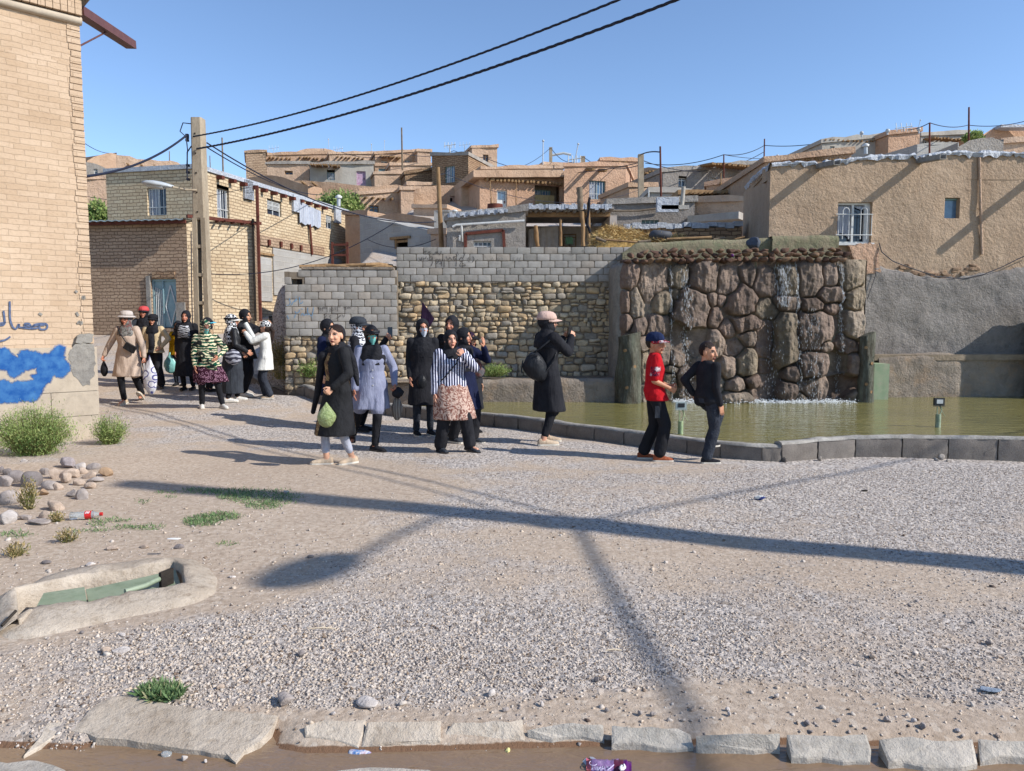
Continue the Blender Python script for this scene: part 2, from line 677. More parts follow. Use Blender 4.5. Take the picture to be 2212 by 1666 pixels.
M['pond_water']=water_mat('pond_water',S(144,136,82,.82),S(128,122,76,.78),3.2,.028,.06)
M['ditch_water']=water_mat('ditch_water',S(150,124,98,.78),S(134,110,88,.76),6,.01,.16)
# ================================================================== ground sheet
def lines(segs):
 out=[]
 for a,b,st in segs:
  out+=list(np.arange(a,b-1e-6,st))
 out.append(segs[-1][1])
 return np.array(out)
gx=lines([(-300,-60,30),(-60,-16,3),(-16,-7,.5),(-7,7,.09),(7,16,.5),(16,60,3),(60,300,30)])
gy=lines([(-40,0,5),(0,2.3,.3),(2.3,3.3,.03),(3.3,13,.09),(13,17.5,.2),(17.5,60,.6),(60,160,5),(160,700,60)])
GX,GY=np.meshgrid(gx,gy)
GZ=zg_arr(GX,GY)
DR_IN=[Z9(105,1255),Z9(560,1150),Z9(1150,1060),Z9(1205,1085),Z9(1222,1215),Z9(900,1265),Z9(560,1320),Z9(250,1362),Z9(120,1470)]
DR_OUT=[Z9(60,1250),Z9(330,1150),Z9(600,1092),Z9(900,1045),Z9(1130,1030),Z9(1320,1062),Z9(1475,1160),Z9(1460,1255),Z9(1385,1340),Z9(1100,1405),Z9(800,1450),Z9(560,1505),Z9(300,1580),Z9(120,1640),Z9(-60,1700),Z9(-60,1330)]
def inpoly(px,py,poly):
 ins=np.zeros(px.shape,bool)
 n=len(poly)
 for i in range(n):
  x1,y1=poly[i][0],poly[i][1]
  x2,y2=poly[(i+1)%n][0],poly[(i+1)%n][1]
  c=((y1>py)!=(y2>py))&(px<(x2-x1)*(py-y1)/(y2-y1+1e-12)+x1)
  ins^=c
 return ins
def expand(poly,k):
 cx=sum(p[0]for p in poly)/len(poly)
 cy=sum(p[1]for p in poly)/len(poly)
 return[(cx+(p[0]-cx)*k,cy+(p[1]-cy)*k)for p in poly]
dr_in_w=[at_z(u,v,.05)for u,v in DR_IN]
dr_out_w=[at_z(u,v,0.0)for u,v in DR_OUT]
hole=inpoly(GX,GY,expand([(p.x,p.y)for p in dr_in_w],1.02))
GZ[hole]=-.42
def gravel_mask(x,y):
 P=np.stack([x,y,np.zeros_like(x)],1)
 n=fbm(P,.55,4,21)
 n2=fbm(P,1.9,3,25)
 g=.68+.60*n+.28*n2
 Q=np.stack([x*.35+y*.25,y*2.0-x*.35,np.zeros_like(x)],1)
 g-=.38*np.clip(fbm(Q,.8,3,33)*1.6,0,1)
 d=((x+3.3)/2.7)**2+((y-7.0)/2.2)**2
 g-=1.1*np.clip(1.35-d,0,1)
 d2=((x+3.2)/2.0)**2+((y-4.6)/1.0)**2
 g-=.8*np.clip(1.3-d2,0,1)
 strip=np.clip((3.18+.12*np.sin(x*2.1)-y)/.2,0,1)*(x>-1.2)
 g-=.75*strip
 g-=np.clip((-x-1.9)*.5,0,1)*(y<3.3)
 g+=.3*np.clip((x-.5)/2,0,1)*(y>4.5)
 g+=.35*np.exp(-((x+.8)/1.2)**2-((y-3.7)/.6)**2)
 g-=.35*np.exp(-((y-5.2+.25*(x-1))/.35)**2)*(x>0)
 return np.clip(g,0,1)
gm=gravel_mask(GX.ravel(),GY.ravel())
wet=np.clip((-.022-GZ.ravel())/.02,0,1)*(GY.ravel()<2.9)*(GY.ravel()>1)
nyv,nxv=GX.shape
idx=np.arange(nyv*nxv).reshape(nyv,nxv)
F=np.stack([idx[:-1,:-1],idx[:-1,1:],idx[1:,1:],idx[1:,:-1]],-1).reshape(-1,4)
gme=np_mesh('ground',np.stack([GX,GY,GZ],-1).reshape(-1,3),F,M['ground'],smooth=True,attrs={'gravel':gm,'wet':wet})
tag(link('ground',gme),'dusty gravel square rising into a bare hillside',kind='structure')
# ------------------------------------------------------------------ pebbles
def scatter_pebbles(n,seed,smin,smax,name,label,ylo=2.75,yhi=8.2,dirt=False):
 rg=np.random.default_rng(seed)
 y=ylo+(yhi-ylo)*rg.random(n)**1.25
 x=(rg.random(n)*2-1)*(y*.74+.15)
 g=gravel_mask(x,y)
 keep=rg.random(n)<((.05+.72*np.clip(g*1.7-.38,0,1))if not dirt else(.25+.5*(g<.4)))
 keep&=~inpoly(x,y,[(p.x,p.y)for p in dr_out_w])
 for sp in SLABS:
  keep&=~inpoly(x,y,sp)
 keep&=(y>2.74+.03*np.sin(x*1.7))&(rg.random(n)<np.clip((y-2.7)*4,.15,1))
 x,y=x[keep],y[keep]
 n=len(x)
 z=zg_arr(x,y)
 s=(smin+(smax-smin)*rg.random(n)**3.5)*(1+.45*np.exp(-((x+1.2)/1.1)**2-((y-3.5)/.5)**2))
 base=np.array([(a,b,c)for a in(-1,1)for b in(-1,1)for c in(-1,1)],float)*.62
 V=base[None]*(1+rg.uniform(-.42,.3,(n,8,3)))
 V*=np.stack([rg.uniform(.7,1.25,n),rg.uniform(.6,1.0,n),rg.uniform(.35,.7,n)],1)[:,None,:]
 q=rg.normal(size=(n,4))
 q[:,1:3]*=.35
 q/=np.linalg.norm(q,axis=1)[:,None]
 w,a,b,c=q.T
 Rm=np.stack([1-2*(b*b+c*c),2*(a*b-c*w),2*(a*c+b*w),2*(a*b+c*w),1-2*(a*a+c*c),2*(b*c-a*w),2*(a*c-b*w),2*(b*c+a*w),1-2*(a*a+b*b)],1).reshape(n,3,3)
 V=np.einsum('nij,nkj->nki',Rm,V)*s[:,None,None]
 V+=np.stack([x,y,z+s*.1],1)[:,None,:]
 fb=np.array([(0,1,3,2),(4,6,7,5),(0,4,5,1),(2,3,7,6),(0,2,6,4),(1,5,7,3)])
 F=(fb[None]+(np.arange(n)*8)[:,None,None]).reshape(-1,4)
 pal=np.array([S(204,196,188,.84)[:3],S(188,179,172,.78)[:3],S(206,192,176,.84)[:3],S(172,164,160,.72)[:3],S(208,200,192,.8)[:3],S(150,132,116,.66)[:3],S(128,112,104,.6)[:3]])
 ci=rg.choice(len(pal),n,p=[.26,.22,.2,.14,.1,.06,.02])
 c=pal[ci]*rg.uniform(.88,1.14,n)[:,None]*np.array([1.05,1.0,.94])
 me=np_mesh(name,V.reshape(-1,3),F,M['pebble'],cols=np.repeat(c,8,0))
 tag(link(name,me),label,name.replace('_',' '),kind='stuff')
SLABS=[]
ORD=['first','second','third','fourth','fifth','sixth','seventh','eighth','ninth','tenth','eleventh','twelfth','thirteenth','fourteenth','fifteenth','sixteenth','seventeenth','eighteenth','nineteenth','twentieth']
KIND={'flat':'violet','w':'whitish','g':'grey','t':'tan','d':'dark','p':'pinkish'}
def place_labels(items,where):
 """items: (index, x, kind) -> label by colour and order from the left"""
 out={}
 for k in set(i[2]for i in items):
  for r_,it in enumerate(sorted([i for i in items if i[2]==k],key=lambda i:i[1])):
   out[it[0]]='%s %s stone from the left %s'%(ORD[r_],KIND[k],where)
 return out
def slab(name,pts,th,mat,label,cat,group=None,jit=.006,seg=.05,seed=1,sub=True):
 """an irregular slab; pts = (u,v,z)"""
 P=[at_z(u,v,z)for u,v,z in pts]
 rg=np.random.default_rng(seed)
 out=[]
 for i in range(len(P)):
  a,b=P[i],P[(i+1)%len(P)]
  k=max(1,int((b-a).length/seg))
  for j in range(k):
   p=a.lerp(b,j/k)
   out.append(p+Vector((rg.normal()*jit,rg.normal()*jit,0)))
 SLABS.append([(p.x,p.y)for p in out])
 mb=MB()
 n=len(out)
 top=[]
 c=sum(out,Vector())/n
 ins=[p.lerp(c,.06)+Vector((0,0,.004))for p in out]
 mb.add(out+ins,[(i,(i+1)%n,n+(i+1)%n,n+i)for i in range(n)]+[tuple(n+i for i in range(n))],sm=False)
 low=[p-Vector((0,0,th))for p in out]
 mb.add(out+low,[(i,n+i,n+(i+1)%n,(i+1)%n)for i in range(n)])
 return tag(mb.build(name,mat),label,cat,group)
def zz(Zf,pts,zt,zb_):
 ys=[p[1]for p in pts]
 lo,hi=min(ys),max(ys)
 return[Zf(*p)+(zt+(zb_-zt)*(p[1]-lo)/(hi-lo),)for p in pts]
kb=[(Z11,[(-150,610),(-20,585),(252,600),(205,757),(90,715),(-140,690)],'dusty kerb slab beside the big sloping concrete ramp slab'),(Z11,[(262,600),(718,598),(716,722),(580,757),(420,728),(218,752)],'clean edged kerb slab above the crumpled blue wrapper'),(Z11,[(738,690),(800,606),(1245,592),(1252,712),(1000,716),(860,690)],'kerb slab half buried in dirt with a thin crack'),(Z11,[(1262,700),(1290,650),(1545,608),(1752,618),(1758,732),(1600,704)],'pale kerb slab above the purple snack wrapper'),(Z11,[(1798,624),(2212,642),(2290,672),(2315,762),(2190,772),(2000,736),(1795,742)],'long kerb slab just right of the purple wrapper'),(Z12,[(162,680),(672,680),(684,782),(520,786),(240,746),(158,752)],'narrow pale kerb slab between two dark joints'),(Z12,[(728,680),(1232,690),(1256,860),(1080,852),(738,812)],'broad kerb slab with a smooth grey top'),(Z12,[(1308,705),(1500,690),(1640,722),(1892,708),(1922,852),(1700,892),(1352,842)],'chipped kerb slab with an orange pebble on its corner'),(Z12,[(1932,714),(2330,722),(2330,842),(2050,812),(1944,862)],'kerb slab cut off by the right edge of the photo'),]
for i,(Zf,pts,lab)in enumerate(kb):
 slab('kerb_slab',zz(Zf,pts,.022,-.034),.16,M['concrete_pale']if i>2 else M['concrete'],lab,'kerb','kerb slabs along the muddy ditch',seed=i+3)
slab('concrete_slab',zz(Z10,[(452,655),(555,520),(690,432),(880,440),(1100,490),(1400,525),(1740,556),(1700,640),(1480,850),(1440,800),(1250,780),(1030,745),(800,705),(600,690)],.026,-.036),.2,M['concrete'],'large sloping concrete slab with a grass tuft at its top edge','slab',seed=31)
slab('concrete_slab',[Z10(-120,850)+(-.035,),Z10(60,845)+(-.035,),Z10(260,835)+(-.035,),Z10(340,870)+(-.035,),Z10(440,930)+(-.035,),Z10(440,1100)+(-.03,),Z10(-120,1100)+(-.03,)],.15,M['concrete_pale'],'pale concrete slab on the near bank in the left bottom corner','slab',seed=32)
slab('concrete_slab',[Z11(60,900)+(-.045,),Z11(200,888)+(-.045,),Z11(640,890)+(-.045,),Z11(700,930)+(-.045,),Z11(700,1100)+(-.04,),Z11(40,1100)+(-.04,)],.15,M['concrete_pale'],'thin pale slab edge on the near bank below the blue wrapper','slab',seed=33)
slab('brick_rubble',[Z10(165,800)+(-.035,),Z10(215,745)+(-.03,),Z10(330,690)+(-.02,),(Z10(390,600))+(0,),Z10(300,600)+(0,),Z10(235,700)+(-.02,)],.08,M['concrete'],'ragged strip of broken mortar crossing the ditch at left','rubble',jit=.012,seed=34)
scatter_pebbles(280000,5,.0032,.0108,'gravel','loose angular grey gravel spread over the square')
scatter_pebbles(1500,6,.010,.024,'gravel','larger scattered stones among the gravel',yhi=6.5,dirt=True)
me=MB()
me.face([(-30,.4,-.044),(30,.4,-.044),(30,2.95,-.044),(-30,2.95,-.044)])
tag(me.build('ditch_water',M['ditch_water']),'shallow brown water running in the roadside ditch',kind='structure')
# ================================================================== single rocks
def rock(name,pos,size,seed,col,label,cat,group=None,sub=2,facets=7,rot=True,rough=.22,sink=.3,parent=None,mat=None,rz=None):
 V,Fk=rock_np(size,seed,rough,sub,facets=facets)
 a=rz if rz is not None else(seed*1.7)%6.28 if rot else 0
 c,s_=math.cos(a),math.sin(a)
 V=V@np.array([[c,s_,0],[-s_,c,0],[0,0,1]])
 rg=np.random.default_rng(seed)
 cv=np.array(col[:3])[None]*(1+.18*fbm(V+seed,9,3,seed))[:,None]
 me=np_mesh(name,V,Fk,mat or M['stone'],cols=cv,smooth=facets<3)
 o=link(name,me,parent)
 o.location=(pos[0],pos[1],pos[2]+size[2]*(1-sink))
 return tag(o,label,cat,group)
pile=[(430,412,72,42,'flat','pale violet flat slab stone leaning on top of the pile'),(525,432,45,30,'w','whitish angular stone beside the violet slab stone'),(610,430,45,28,'g',None),(690,472,42,34,'t','tan stone with a dark broken side at the right end of the pile'),(90,505,48,48,'d','dark round cobble beside the big grey boulder'),(190,520,66,62,'d','big round grey boulder of the stone pile'),(20,535,52,42,'g',None),(300,465,42,28,'g',None),(365,482,55,42,'p',None),(470,482,62,36,'p',None),(320,560,62,34,'g','smooth oval grey stone in front of the big boulder'),(425,512,42,40,'p',None),(505,537,52,30,'p',None),(590,492,46,26,'p',None),(625,522,46,22,'g',None),(270,606,52,26,'t','flat tan stone below the oval grey one'),(45,642,64,56,'g','large smooth pinkish boulder at the left photo edge'),(125,622,36,38,'p',None),(18,765,55,66,'w','tall pale block stone at the left photo edge'),(78,757,32,26,'d',None),(350,692,76,42,'p',None),(290,757,52,30,'p',None),(235,802,76,24,'g',None),(165,772,50,20,'g',None),(480,612,46,28,'g',None),(525,622,58,40,'g',None),(592,562,48,24,'p',None),(45,470,36,24,'d',None),(545,462,40,24,'p',None),(378,562,30,36,'p',None),(150,392,30,12,'w',None),(2,455,20,26,'d',None),(540,1165-570,36,24,'g',None),(1185,965,28,17,'d','small dark stone lying alone on the dirt'),(2060,1030,20,14,'d','little grey stone beside the lamp shadow'),(950,965,34,14,'p',None),(740,978,40,16,'p',None),(1895,602,24,17,'w','small white stone at the end of the grass patch'),(1540,1165,26,9,'w',None),(600,1080,30,18,'w',None),(300,1070,36,12,'d',None),(800,1550,30,15,'w',None),(540,1535,14,12,'d',None)]
pc={'flat':S(176,164,162,.75),'w':S(214,204,196,.8),'g':S(184,172,164,.76),'t':S(196,164,132,.75),'d':S(156,146,142,.68),'p':S(206,184,164,.78)}
PL=place_labels([(i,q[0],q[4])for i,q in enumerate(pile)if i<33],'in the heap beside the brick building')
PL.update(place_labels([(i,q[0],q[4])for i,q in enumerate(pile)if i>=33],'lying loose on the bare dirt around the drain'))
for i,(x,y,rx,ry,k,lab)in enumerate(pile):
 u,v=Z9(x,y)
 g=gnd(u,v+ry*.3254*.75)
 sc=.3254*g.y/FPX
 sz=(rx*sc*1.15,max(rx*.7,ry)*sc*1.0,ry*sc*1.12)
 inpile=i<33
 rock('river_stone' if inpile else 'stone',(g.x,g.y+sz[1]*.5,g.z),sz,40+i,pc[k],lab or PL[i],'stone','stones heaped beside the brick building' if inpile else 'loose stones on the dirt',sub=3 if rx>40 else 2,facets=3 if k=='d' or i in(10,16)else 9,rough=.12,sink=.45,rz=0.2*((i%5)-2))
fore=[(Z10,1790,465,75,48,'g','big grey split rock near the ditch slab'),(Z11,1035,420,34,26,'w','white angular stone casting a small shadow'),(Z11,250,480,75,34,'w','flat whitish rock half sunk in the gravel'),(Z11,1360,485,20,20,'w',None),(Z11,1415,450,18,18,'g',None),(Z11,1705,335,24,18,'d',None),(Z11,1745,325,24,12,'p',None),(Z11,1975,545,22,18,'g',None),(Z11,2060,550,26,15,'g',None),(Z11,1765,525,22,16,'g',None),(Z11,1130,522,24,14,'g',None),(Z12,1265,188,30,17,'p','broad pinkish stone among the gravel at right'),(Z12,655,435,22,20,'w',None),(Z12,1355,585,24,18,'g',None),(Z12,1580,625,28,20,'g',None),(Z12,1520,590,20,14,'w',None),(Z12,850,605,24,18,'g',None),(Z12,350,520,18,14,'w',None),(Z12,355,550,18,16,'w',None),(Z12,1050,590,20,14,'g',None),(Z12,1990,100,26,20,'d','dark blue grey stone at the right photo edge'),(Z12,2055,685,22,14,'p',None),(Z12,1795,650,20,14,'w',None),(Z12,130,515,26,16,'p',None),(Z12,870,660,20,12,'g',None),(Z12,1115,660,14,10,'g',None),(Z12,2060,190,22,14,'p',None),(Z12,1620,435,18,12,'g',None),(Z12,155,80,22,16,'w',None),(Z10,1890,170,30,24,'d',None),(Z10,750,150,55,16,'w',None),(Z10,655,145,40,22,'p',None),(Z10,1155,842,24,20,'w','white stone lying at the water edge of the ditch'),(Z10,1292,852,14,12,'w',None),(Z10,1385,380,26,16,'p',None),(Z10,2095,545,20,12,'w',None),(Z10,205,770,30,30,'t','broken brown brick piece in the ditch at left')]
PL=place_labels([(i,q[0](q[1],0)[0],q[5])for i,q in enumerate(fore)],'among the small stones near the kerb slabs')
for i,(Zf,x,y,rx,ry,k,lab)in enumerate(fore):
 u,v=Zf(x,y)
 if v>1640:
  g=at_z(u,v,-.042)
 else:
  g=gnd(u,v+ry*.3431*.7)
 sc=.3431*g.y/FPX
 sz=(rx*sc*1.1,rx*sc*.8,ry*sc*1.1)
 rock('stone',(g.x,g.y+sz[1]*.4,g.z),sz,140+i,pc[k],lab or PL[i],'stone','loose stones near the kerb slabs',facets=9,rough=.15,sink=.3)
 # ================================================================== plants
def leaf_mesh(P,D,N,ln,wd):
 """n diamond leaves: P base, D direction, N side"""
 a=P
 b=P+D*ln[:,None]*.5+N*wd[:,None]
 c=P+D*ln[:,None]
 d=P+D*ln[:,None]*.5-N*wd[:,None]
 V=np.stack([a,b,c,d],1).reshape(-1,3)
 F=np.arange(len(P)*4).reshape(-1,4)
 return V,F
def unit(a):
 return a/(np.linalg.norm(a,axis=1)[:,None]+1e-9)
def foliage_mat(name,c1,c2,c3):
 m=NT(name,.7,.25)
 a=m.n('ShaderNodeAttribute')
 a.attribute_name='Col'
 m.b.inputs['Subsurface Weight'].default_value=0.0
 tr=m.n('ShaderNodeBsdfTranslucent')
 m.l(a.outputs['Color'],tr.inputs[0])
 mx=m.n('ShaderNodeMixShader')
 mx.inputs[0].default_value=.3
 m.l(a.outputs['Color'],m.b.inputs['Base Color'])
 out=m.t.nodes['Material Output']
 m.l(m.b.outputs[0],mx.inputs[1])
 m.l(tr.outputs[0],mx.inputs[2])
 m.l(mx.outputs[0],out.inputs[0])
 m.m['pal']=[c1[:3],c2[:3],c3[:3]]
 return m.m
FOL={'weed':(foliage_mat('weed_green',S(120,140,70),S(140,158,84),S(96,120,60)),[S(122,146,84),S(152,168,100),S(98,124,66),S(180,180,122)]),'grass':(foliage_mat('grass_green',S(100,140,70),S(120,150,80),S(90,120,60)),[S(112,138,92),S(132,152,106),S(96,122,78),S(168,164,124)]),'dark':(foliage_mat('leaf_dark',S(60,90,40),S(80,110,50),S(50,80,40)),[S(74,100,48),S(96,122,56),S(56,84,40),S(124,140,76)]),'dry':(foliage_mat('dry_green',S(150,140,90),S(170,150,100),S(120,120,70)),[S(150,140,92),S(172,152,108),S(122,122,74),S(190,170,120)])}
def bush(name,base,rx,ry,h,nst,nlf,ll,kind,label,cat,group=None,seed=1,lw=.28,up=.6,stemc=None,tips=0.0):
 rg=np.random.default_rng(seed)
 mat,pal=FOL[kind]
 root=empty(name,base,label,cat,group)
 th=rg.uniform(0,2*np.pi,nst)
 rr=np.sqrt(rg.random(nst))
 hb=h*(1-.45*rr**2)*rg.uniform(.55,1.08,nst)
 end=np.stack([np.cos(th)*rr*rx,np.sin(th)*rr*ry,hb],1)
 st=np.stack([np.cos(th)*rr*rx*.35,np.sin(th)*rr*ry*.35,np.zeros(nst)],1)
 mid=st*.5+end*.5+np.stack([np.zeros(nst),np.zeros(nst),hb*.12],1)
 mb_v,mb_f=[],[]
 w=.004+.002*h
 for k in range(nst):
  s=np.cross(end[k]-st[k],[0,1,.1])
  s=s/(np.linalg.norm(s)+1e-9)*w
  b=len(mb_v)
  mb_v+=[st[k]-s,st[k]+s,mid[k]+s*.7,mid[k]-s*.7,end[k]+s*.2,end[k]-s*.2]
  mb_f+=[(b,b+1,b+2,b+3),(b+3,b+2,b+4,b+5)]
 stc=np.array(stemc or S(120,116,70))[:3]
 me=np_mesh('stem',np.array(mb_v),np.array(mb_f),mat,cols=np.repeat(stc[None],len(mb_v),0))
 link('stem',me,root,local=True)
 k=rg.integers(0,nst,nlf)
 t=rg.random(nlf)**.7
 p=(st[k]*((1-t)**2)[:,None]+2*mid[k]*(t*(1-t))[:,None]+end[k]*(t**2)[:,None])
 p+=rg.normal(size=(nlf,3))*.15*np.array([rx,ry,h*.6])*(1-tips)
 p[:,2]=np.maximum(p[:,2],.005)
 D=unit(rg.normal(size=(nlf,3))*.8+(end[k]-st[k])/h*.6+np.array([0,0,up]))
 N=unit(np.cross(D,rg.normal(size=(nlf,3))))
 ln=ll*rg.uniform(.5,1.3,nlf)
 V,F=leaf_mesh(p,D,N,ln,ln*lw*.5)
 clump=vn(p+seed,3.0/max(rx,.2),seed)
 ci=np.clip(((clump+1)*1.2+rg.random(nlf)*1.2),0,2.99).astype(int)
 ci[rg.random(nlf)<.07]=3
 pc_=np.array([c[:3]for c in pal])
 c=pc_[ci]*rg.uniform(.75,1.2,nlf)[:,None]
 me=np_mesh('foliage',V,F,mat,cols=np.repeat(c,4,0))
 link('foliage',me,root,local=True)
 return root
def grass(name,ells,n,hh,kind,label,seed=1,zoff=0.0,flat=None):
 rg=np.random.default_rng(seed)
 mat,pal=FOL[kind]
 A=np.array([e[2]*e[3]for e in ells],float)
 k=rg.choice(len(ells),n,p=A/A.sum())
 P=[]
 for i in range(n):
  u0,v0,ru,rv=ells[k[i]]
  a,r=rg.uniform(0,6.283),math.sqrt(rg.random())*(1+.15*rg.normal())
  q=at_z(u0+ru*r*math.cos(a),v0+rv*r*math.sin(a),flat if flat is not None else 0)
  P.append((q.x,q.y,flat if flat is not None else 0))
 P=np.array(P)
 if flat is None:
  P[:,2]=zg_arr(P[:,0],P[:,1])+zoff
 D=unit(rg.normal(size=(n,3))*.7+np.array([0,0,.8]))
 D[:,2]=np.abs(D[:,2])
 N=unit(np.cross(D,rg.normal(size=(n,3))))
 ln=hh*rg.uniform(.5,1.4,n)
 V,F=leaf_mesh(P,D,N,ln,ln*.07+.0015)
 pc_=np.array([c[:3]for c in pal])
 c=pc_[rg.choice(4,n,p=[.4,.3,.22,.08])]*rg.uniform(.75,1.2,n)[:,None]
 me=np_mesh(name,V,F,mat,cols=np.repeat(c,4,0))
 return tag(link(name,me),label,'grass',kind='stuff')
grass('grass',[Z9(1330,590)+(38,6),Z9(1550,600)+(60,9),Z9(1760,650)+(75,17),Z9(1560,640)+(40,8),Z9(1740,700)+(40,9)],2300,.030,'grass','patch of short green grass crossed by the long pole shadow',3)
grass('grass',[Z9(1330,810)+(38,11),Z9(1470,775)+(42,9)],1100,.030,'grass','small green grass patch below the pole shadow',4)
grass('grass',[Z9(980,845)+(34,7),Z9(950,660)+(16,5),Z9(650,810)+(24,7),Z9(820,840)+(30,5),Z9(80,880)+(42,6),Z9(1500,965)+(26,4),Z9(600,860)+(50,4),Z9(1100,600)+(30,3),Z9(1140,630)+(14,3),Z9(760,790)+(40,5)],1000,.026,'grass','sparse grass tufts on the dirt near the plastic bottle',5)
grass('grass',[Z10(1015,455)+(42,13)],1500,.045,'grass','green grass tuft on the top edge of the sloping slab',6,zoff=.02)
P_=gnd(*Z9(165,375))
bush('weed_bush',(P_.x-.05,P_.y+.25,P_.z),.50,.34,.62,260,15000,.035,'weed','large feathery green weed bush against the painted wall','weed',seed=2,lw=.22)
P_=gnd(*Z9(700,292))
bush('weed_bush',(P_.x,P_.y+.12,P_.z),.24,.2,.40,120,3800,.035,'weed','smaller feathery weed at the corner of the brick building','weed',seed=3,lw=.22)
P_=gnd(*Z9(190,715))
bush('weed',(P_.x,P_.y,P_.z),.10,.08,.28,26,420,.035,'dry','thin dry weed growing between the heaped stones','weed',seed=4,up=1.2)
P_=gnd(*Z9(440,935))
bush('weed',(P_.x,P_.y,P_.z),.09,.07,.10,20,260,.03,'dry','small withered weed on the dirt below the plastic bottle','weed',seed=5)
P_=gnd(*Z9(100,1030))
bush('weed',(P_.x,P_.y,P_.z),.09,.07,.10,22,240,.03,'dry','small yellowish weed at the left photo edge above the drain','weed',seed=6)
P_=gnd(*Z9(370,800))
bush('weed',(P_.x,P_.y,P_.z),.07,.07,.09,22,200,.03,'dry','tiny weed just left of the plastic bottle','weed',seed=7)
# ================================================================== drain basin
M['green_metal']=rough_mat('green_metal',S(142,160,130,.75),S(160,172,146,.8),3,S(96,112,84,.8),8,((30,.002),),rough=.55,spec=.5)
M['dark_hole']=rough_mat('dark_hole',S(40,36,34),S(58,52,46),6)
root=empty('drain_channel',(at_z(*Z9(700,1350),0)),'rough concrete drain trough in the ground with green steel plates inside','drain')
mb=MB()
NR=64
def resample(poly,n):
 P=[Vector((p.x,p.y,0))for p in poly]
 L=[0]
 for i in range(len(P)):
  L.append(L[-1]+(P[(i+1)%len(P)]-P[i]).length)
 out=[]
 for k in range(n):
  s=L[-1]*k/n
  i=max(j for j in range(len(P))if L[j]<=s)
  t=(s-L[i])/(L[i+1]-L[i])
  out.append(P[i].lerp(P[(i+1)%len(P)],t))
 return out
ci_=sum([Vector((p.x,p.y,0))for p in dr_in_w],Vector())/len(dr_in_w)
inn=resample(dr_in_w,NR)
outr=[]
outp=resample(dr_out_w,400)
for p in inn:
 an_=math.atan2(p.y-ci_.y,p.x-ci_.x)
 best=min(outp,key=lambda q:abs((math.atan2(q.y-ci_.y,q.x-ci_.x)-an_+math.pi)%(2*math.pi)-math.pi)*3+(q-p).length*.3)
 outr.append(best)
for _ in range(3):
 outr=[(outr[i-1]+outr[i]*2+outr[(i+1)%NR])/4 for i in range(NR)]
rings=[]
prof=[(1.0,-.03),(.85,.016),(.55,.036),(.28,.052),(.06,.056),(0.0,.046)]
rg=np.random.default_rng(8)
for t,h in prof:
 ring=[]
 for i in range(NR):
  p=inn[i].lerp(outr[i],t)
  e=.012*float(vn(np.array([[p.x,p.y,0]]),9,3)[0])+.012*float(vn(np.array([[p.x,p.y,0]]),26,4)[0])
  z=zg(p.x,p.y)if t>.9 else 0
  ring.append(Vector((p.x,p.y,z+h+(e if t<.95 else 0))))
 rings.append(ring)
for dz,k in((-.02,.99),(-.42,.97)):
 rings.append([Vector((ci_.x+(p.x-ci_.x)*k,ci_.y+(p.y-ci_.y)*k,dz))for p in inn])
V=[p for r_ in rings for p in r_]
F=[(a*NR+i,(a+1)*NR+i,(a+1)*NR+(i+1)%NR,a*NR+(i+1)%NR)for a in range(len(rings)-1)for i in range(NR)]
mb.add(V,F,sm=True)
mb.face([p for p in rings[-1]])
mb.build('concrete_rim',M['concrete'],root)
def plate(name,pix,z,th=.012,mat=None,lab=None):
 mb=MB()
 P=[at_z(*Z9(x,y),z+dz)for x,y,dz in pix]
 mb.prism(P,(0,0,1),th)
 return mb.build(name,mat or M['green_metal'],root,lab)
plate('metal_plate',[(245,1370,0),(290,1285,0),(560,1245,0),(575,1330,0)],.03,lab='pale green steel plate at the left end')
plate('metal_plate',[(585,1335,-.03),(570,1260,-.03),(900,1190,-.03),(1165,1130,-.03),(1200,1230,-.03),(1000,1275,-.03)],.02,lab='darker green steel plate on the right')
mb=MB()
mb.tube([at_z(*Z9(830,1262),.06),at_z(*Z9(960,1225),.06),at_z(*Z9(1085,1165),.06)],.016,8)
mb.build('green_pipe',M['green_metal'],root)
mb=MB()
mb.box(at_z(*Z9(1105,1205),.02),.10,.02,.16,X=Vector((.3,.9,0)).normalized(),Y=Vector((-.9,.3,0)).normalized())
mb.build('gate_plate',M['dark_hole'],root)
mb=MB()
mb.tube([at_z(*Z9(10,1490),.05),at_z(*Z9(105,1390),.09)],.008,6)
mb.build('rod',M['dark_hole'],root)
# ================================================================== litter
M['clear_plastic']=NT('clear_plastic',.08,.5).m
b_=M['clear_plastic'].node_tree.nodes['Principled BSDF']
b_.inputs['Base Color'].default_value=(.8,.84,.84,1)
b_.inputs['Transmission Weight'].default_value=.75
M['red_plastic']=plain('red_plastic',S(206,40,40,.9),.35)
M['white_paint']=plain('white_paint',(.75,.75,.74,1),.5)
g=gnd(*Z9(560,790))
bt=empty('plastic_bottle',(g.x,g.y+.02,g.z+.035),'crushed clear plastic bottle with red label and red cap lying on the dirt','bottle')
dx=Vector((.97,.16,.03)).normalized()
c0=Vector((g.x,g.y+.03,g.z+.038))
mb=MB()
mb.tube([c0-dx*.125,c0-dx*.12,c0-dx*.06,c0-dx*.0,c0+dx*.04,c0+dx*.085,c0+dx*.105],[.022,.034,.030,.034,.033,.016,.013],14)
mb.build('bottle_body',M['clear_plastic'],bt)
mb=MB()
mb.tube([c0-dx*.004,c0+dx*.047],[.0352,.0345],16,cap=False)
lb_=mb.build('bottle_label',M['red_plastic'],bt)
mb=MB()
for k in range(3):
 ang=1.9+.0*k
 p=c0+dx*(.012+k*.011)+Vector((0,-.70,.72)).normalized()*.0362
 mb.box(p,.006,.001,.02,X=dx,Y=Vector((0,-.70,.72)).normalized(),Zv=Vector((0,.72,.70)).normalized())
mb.build('label_lettering',M['white_paint'],lb_)
mb=MB()
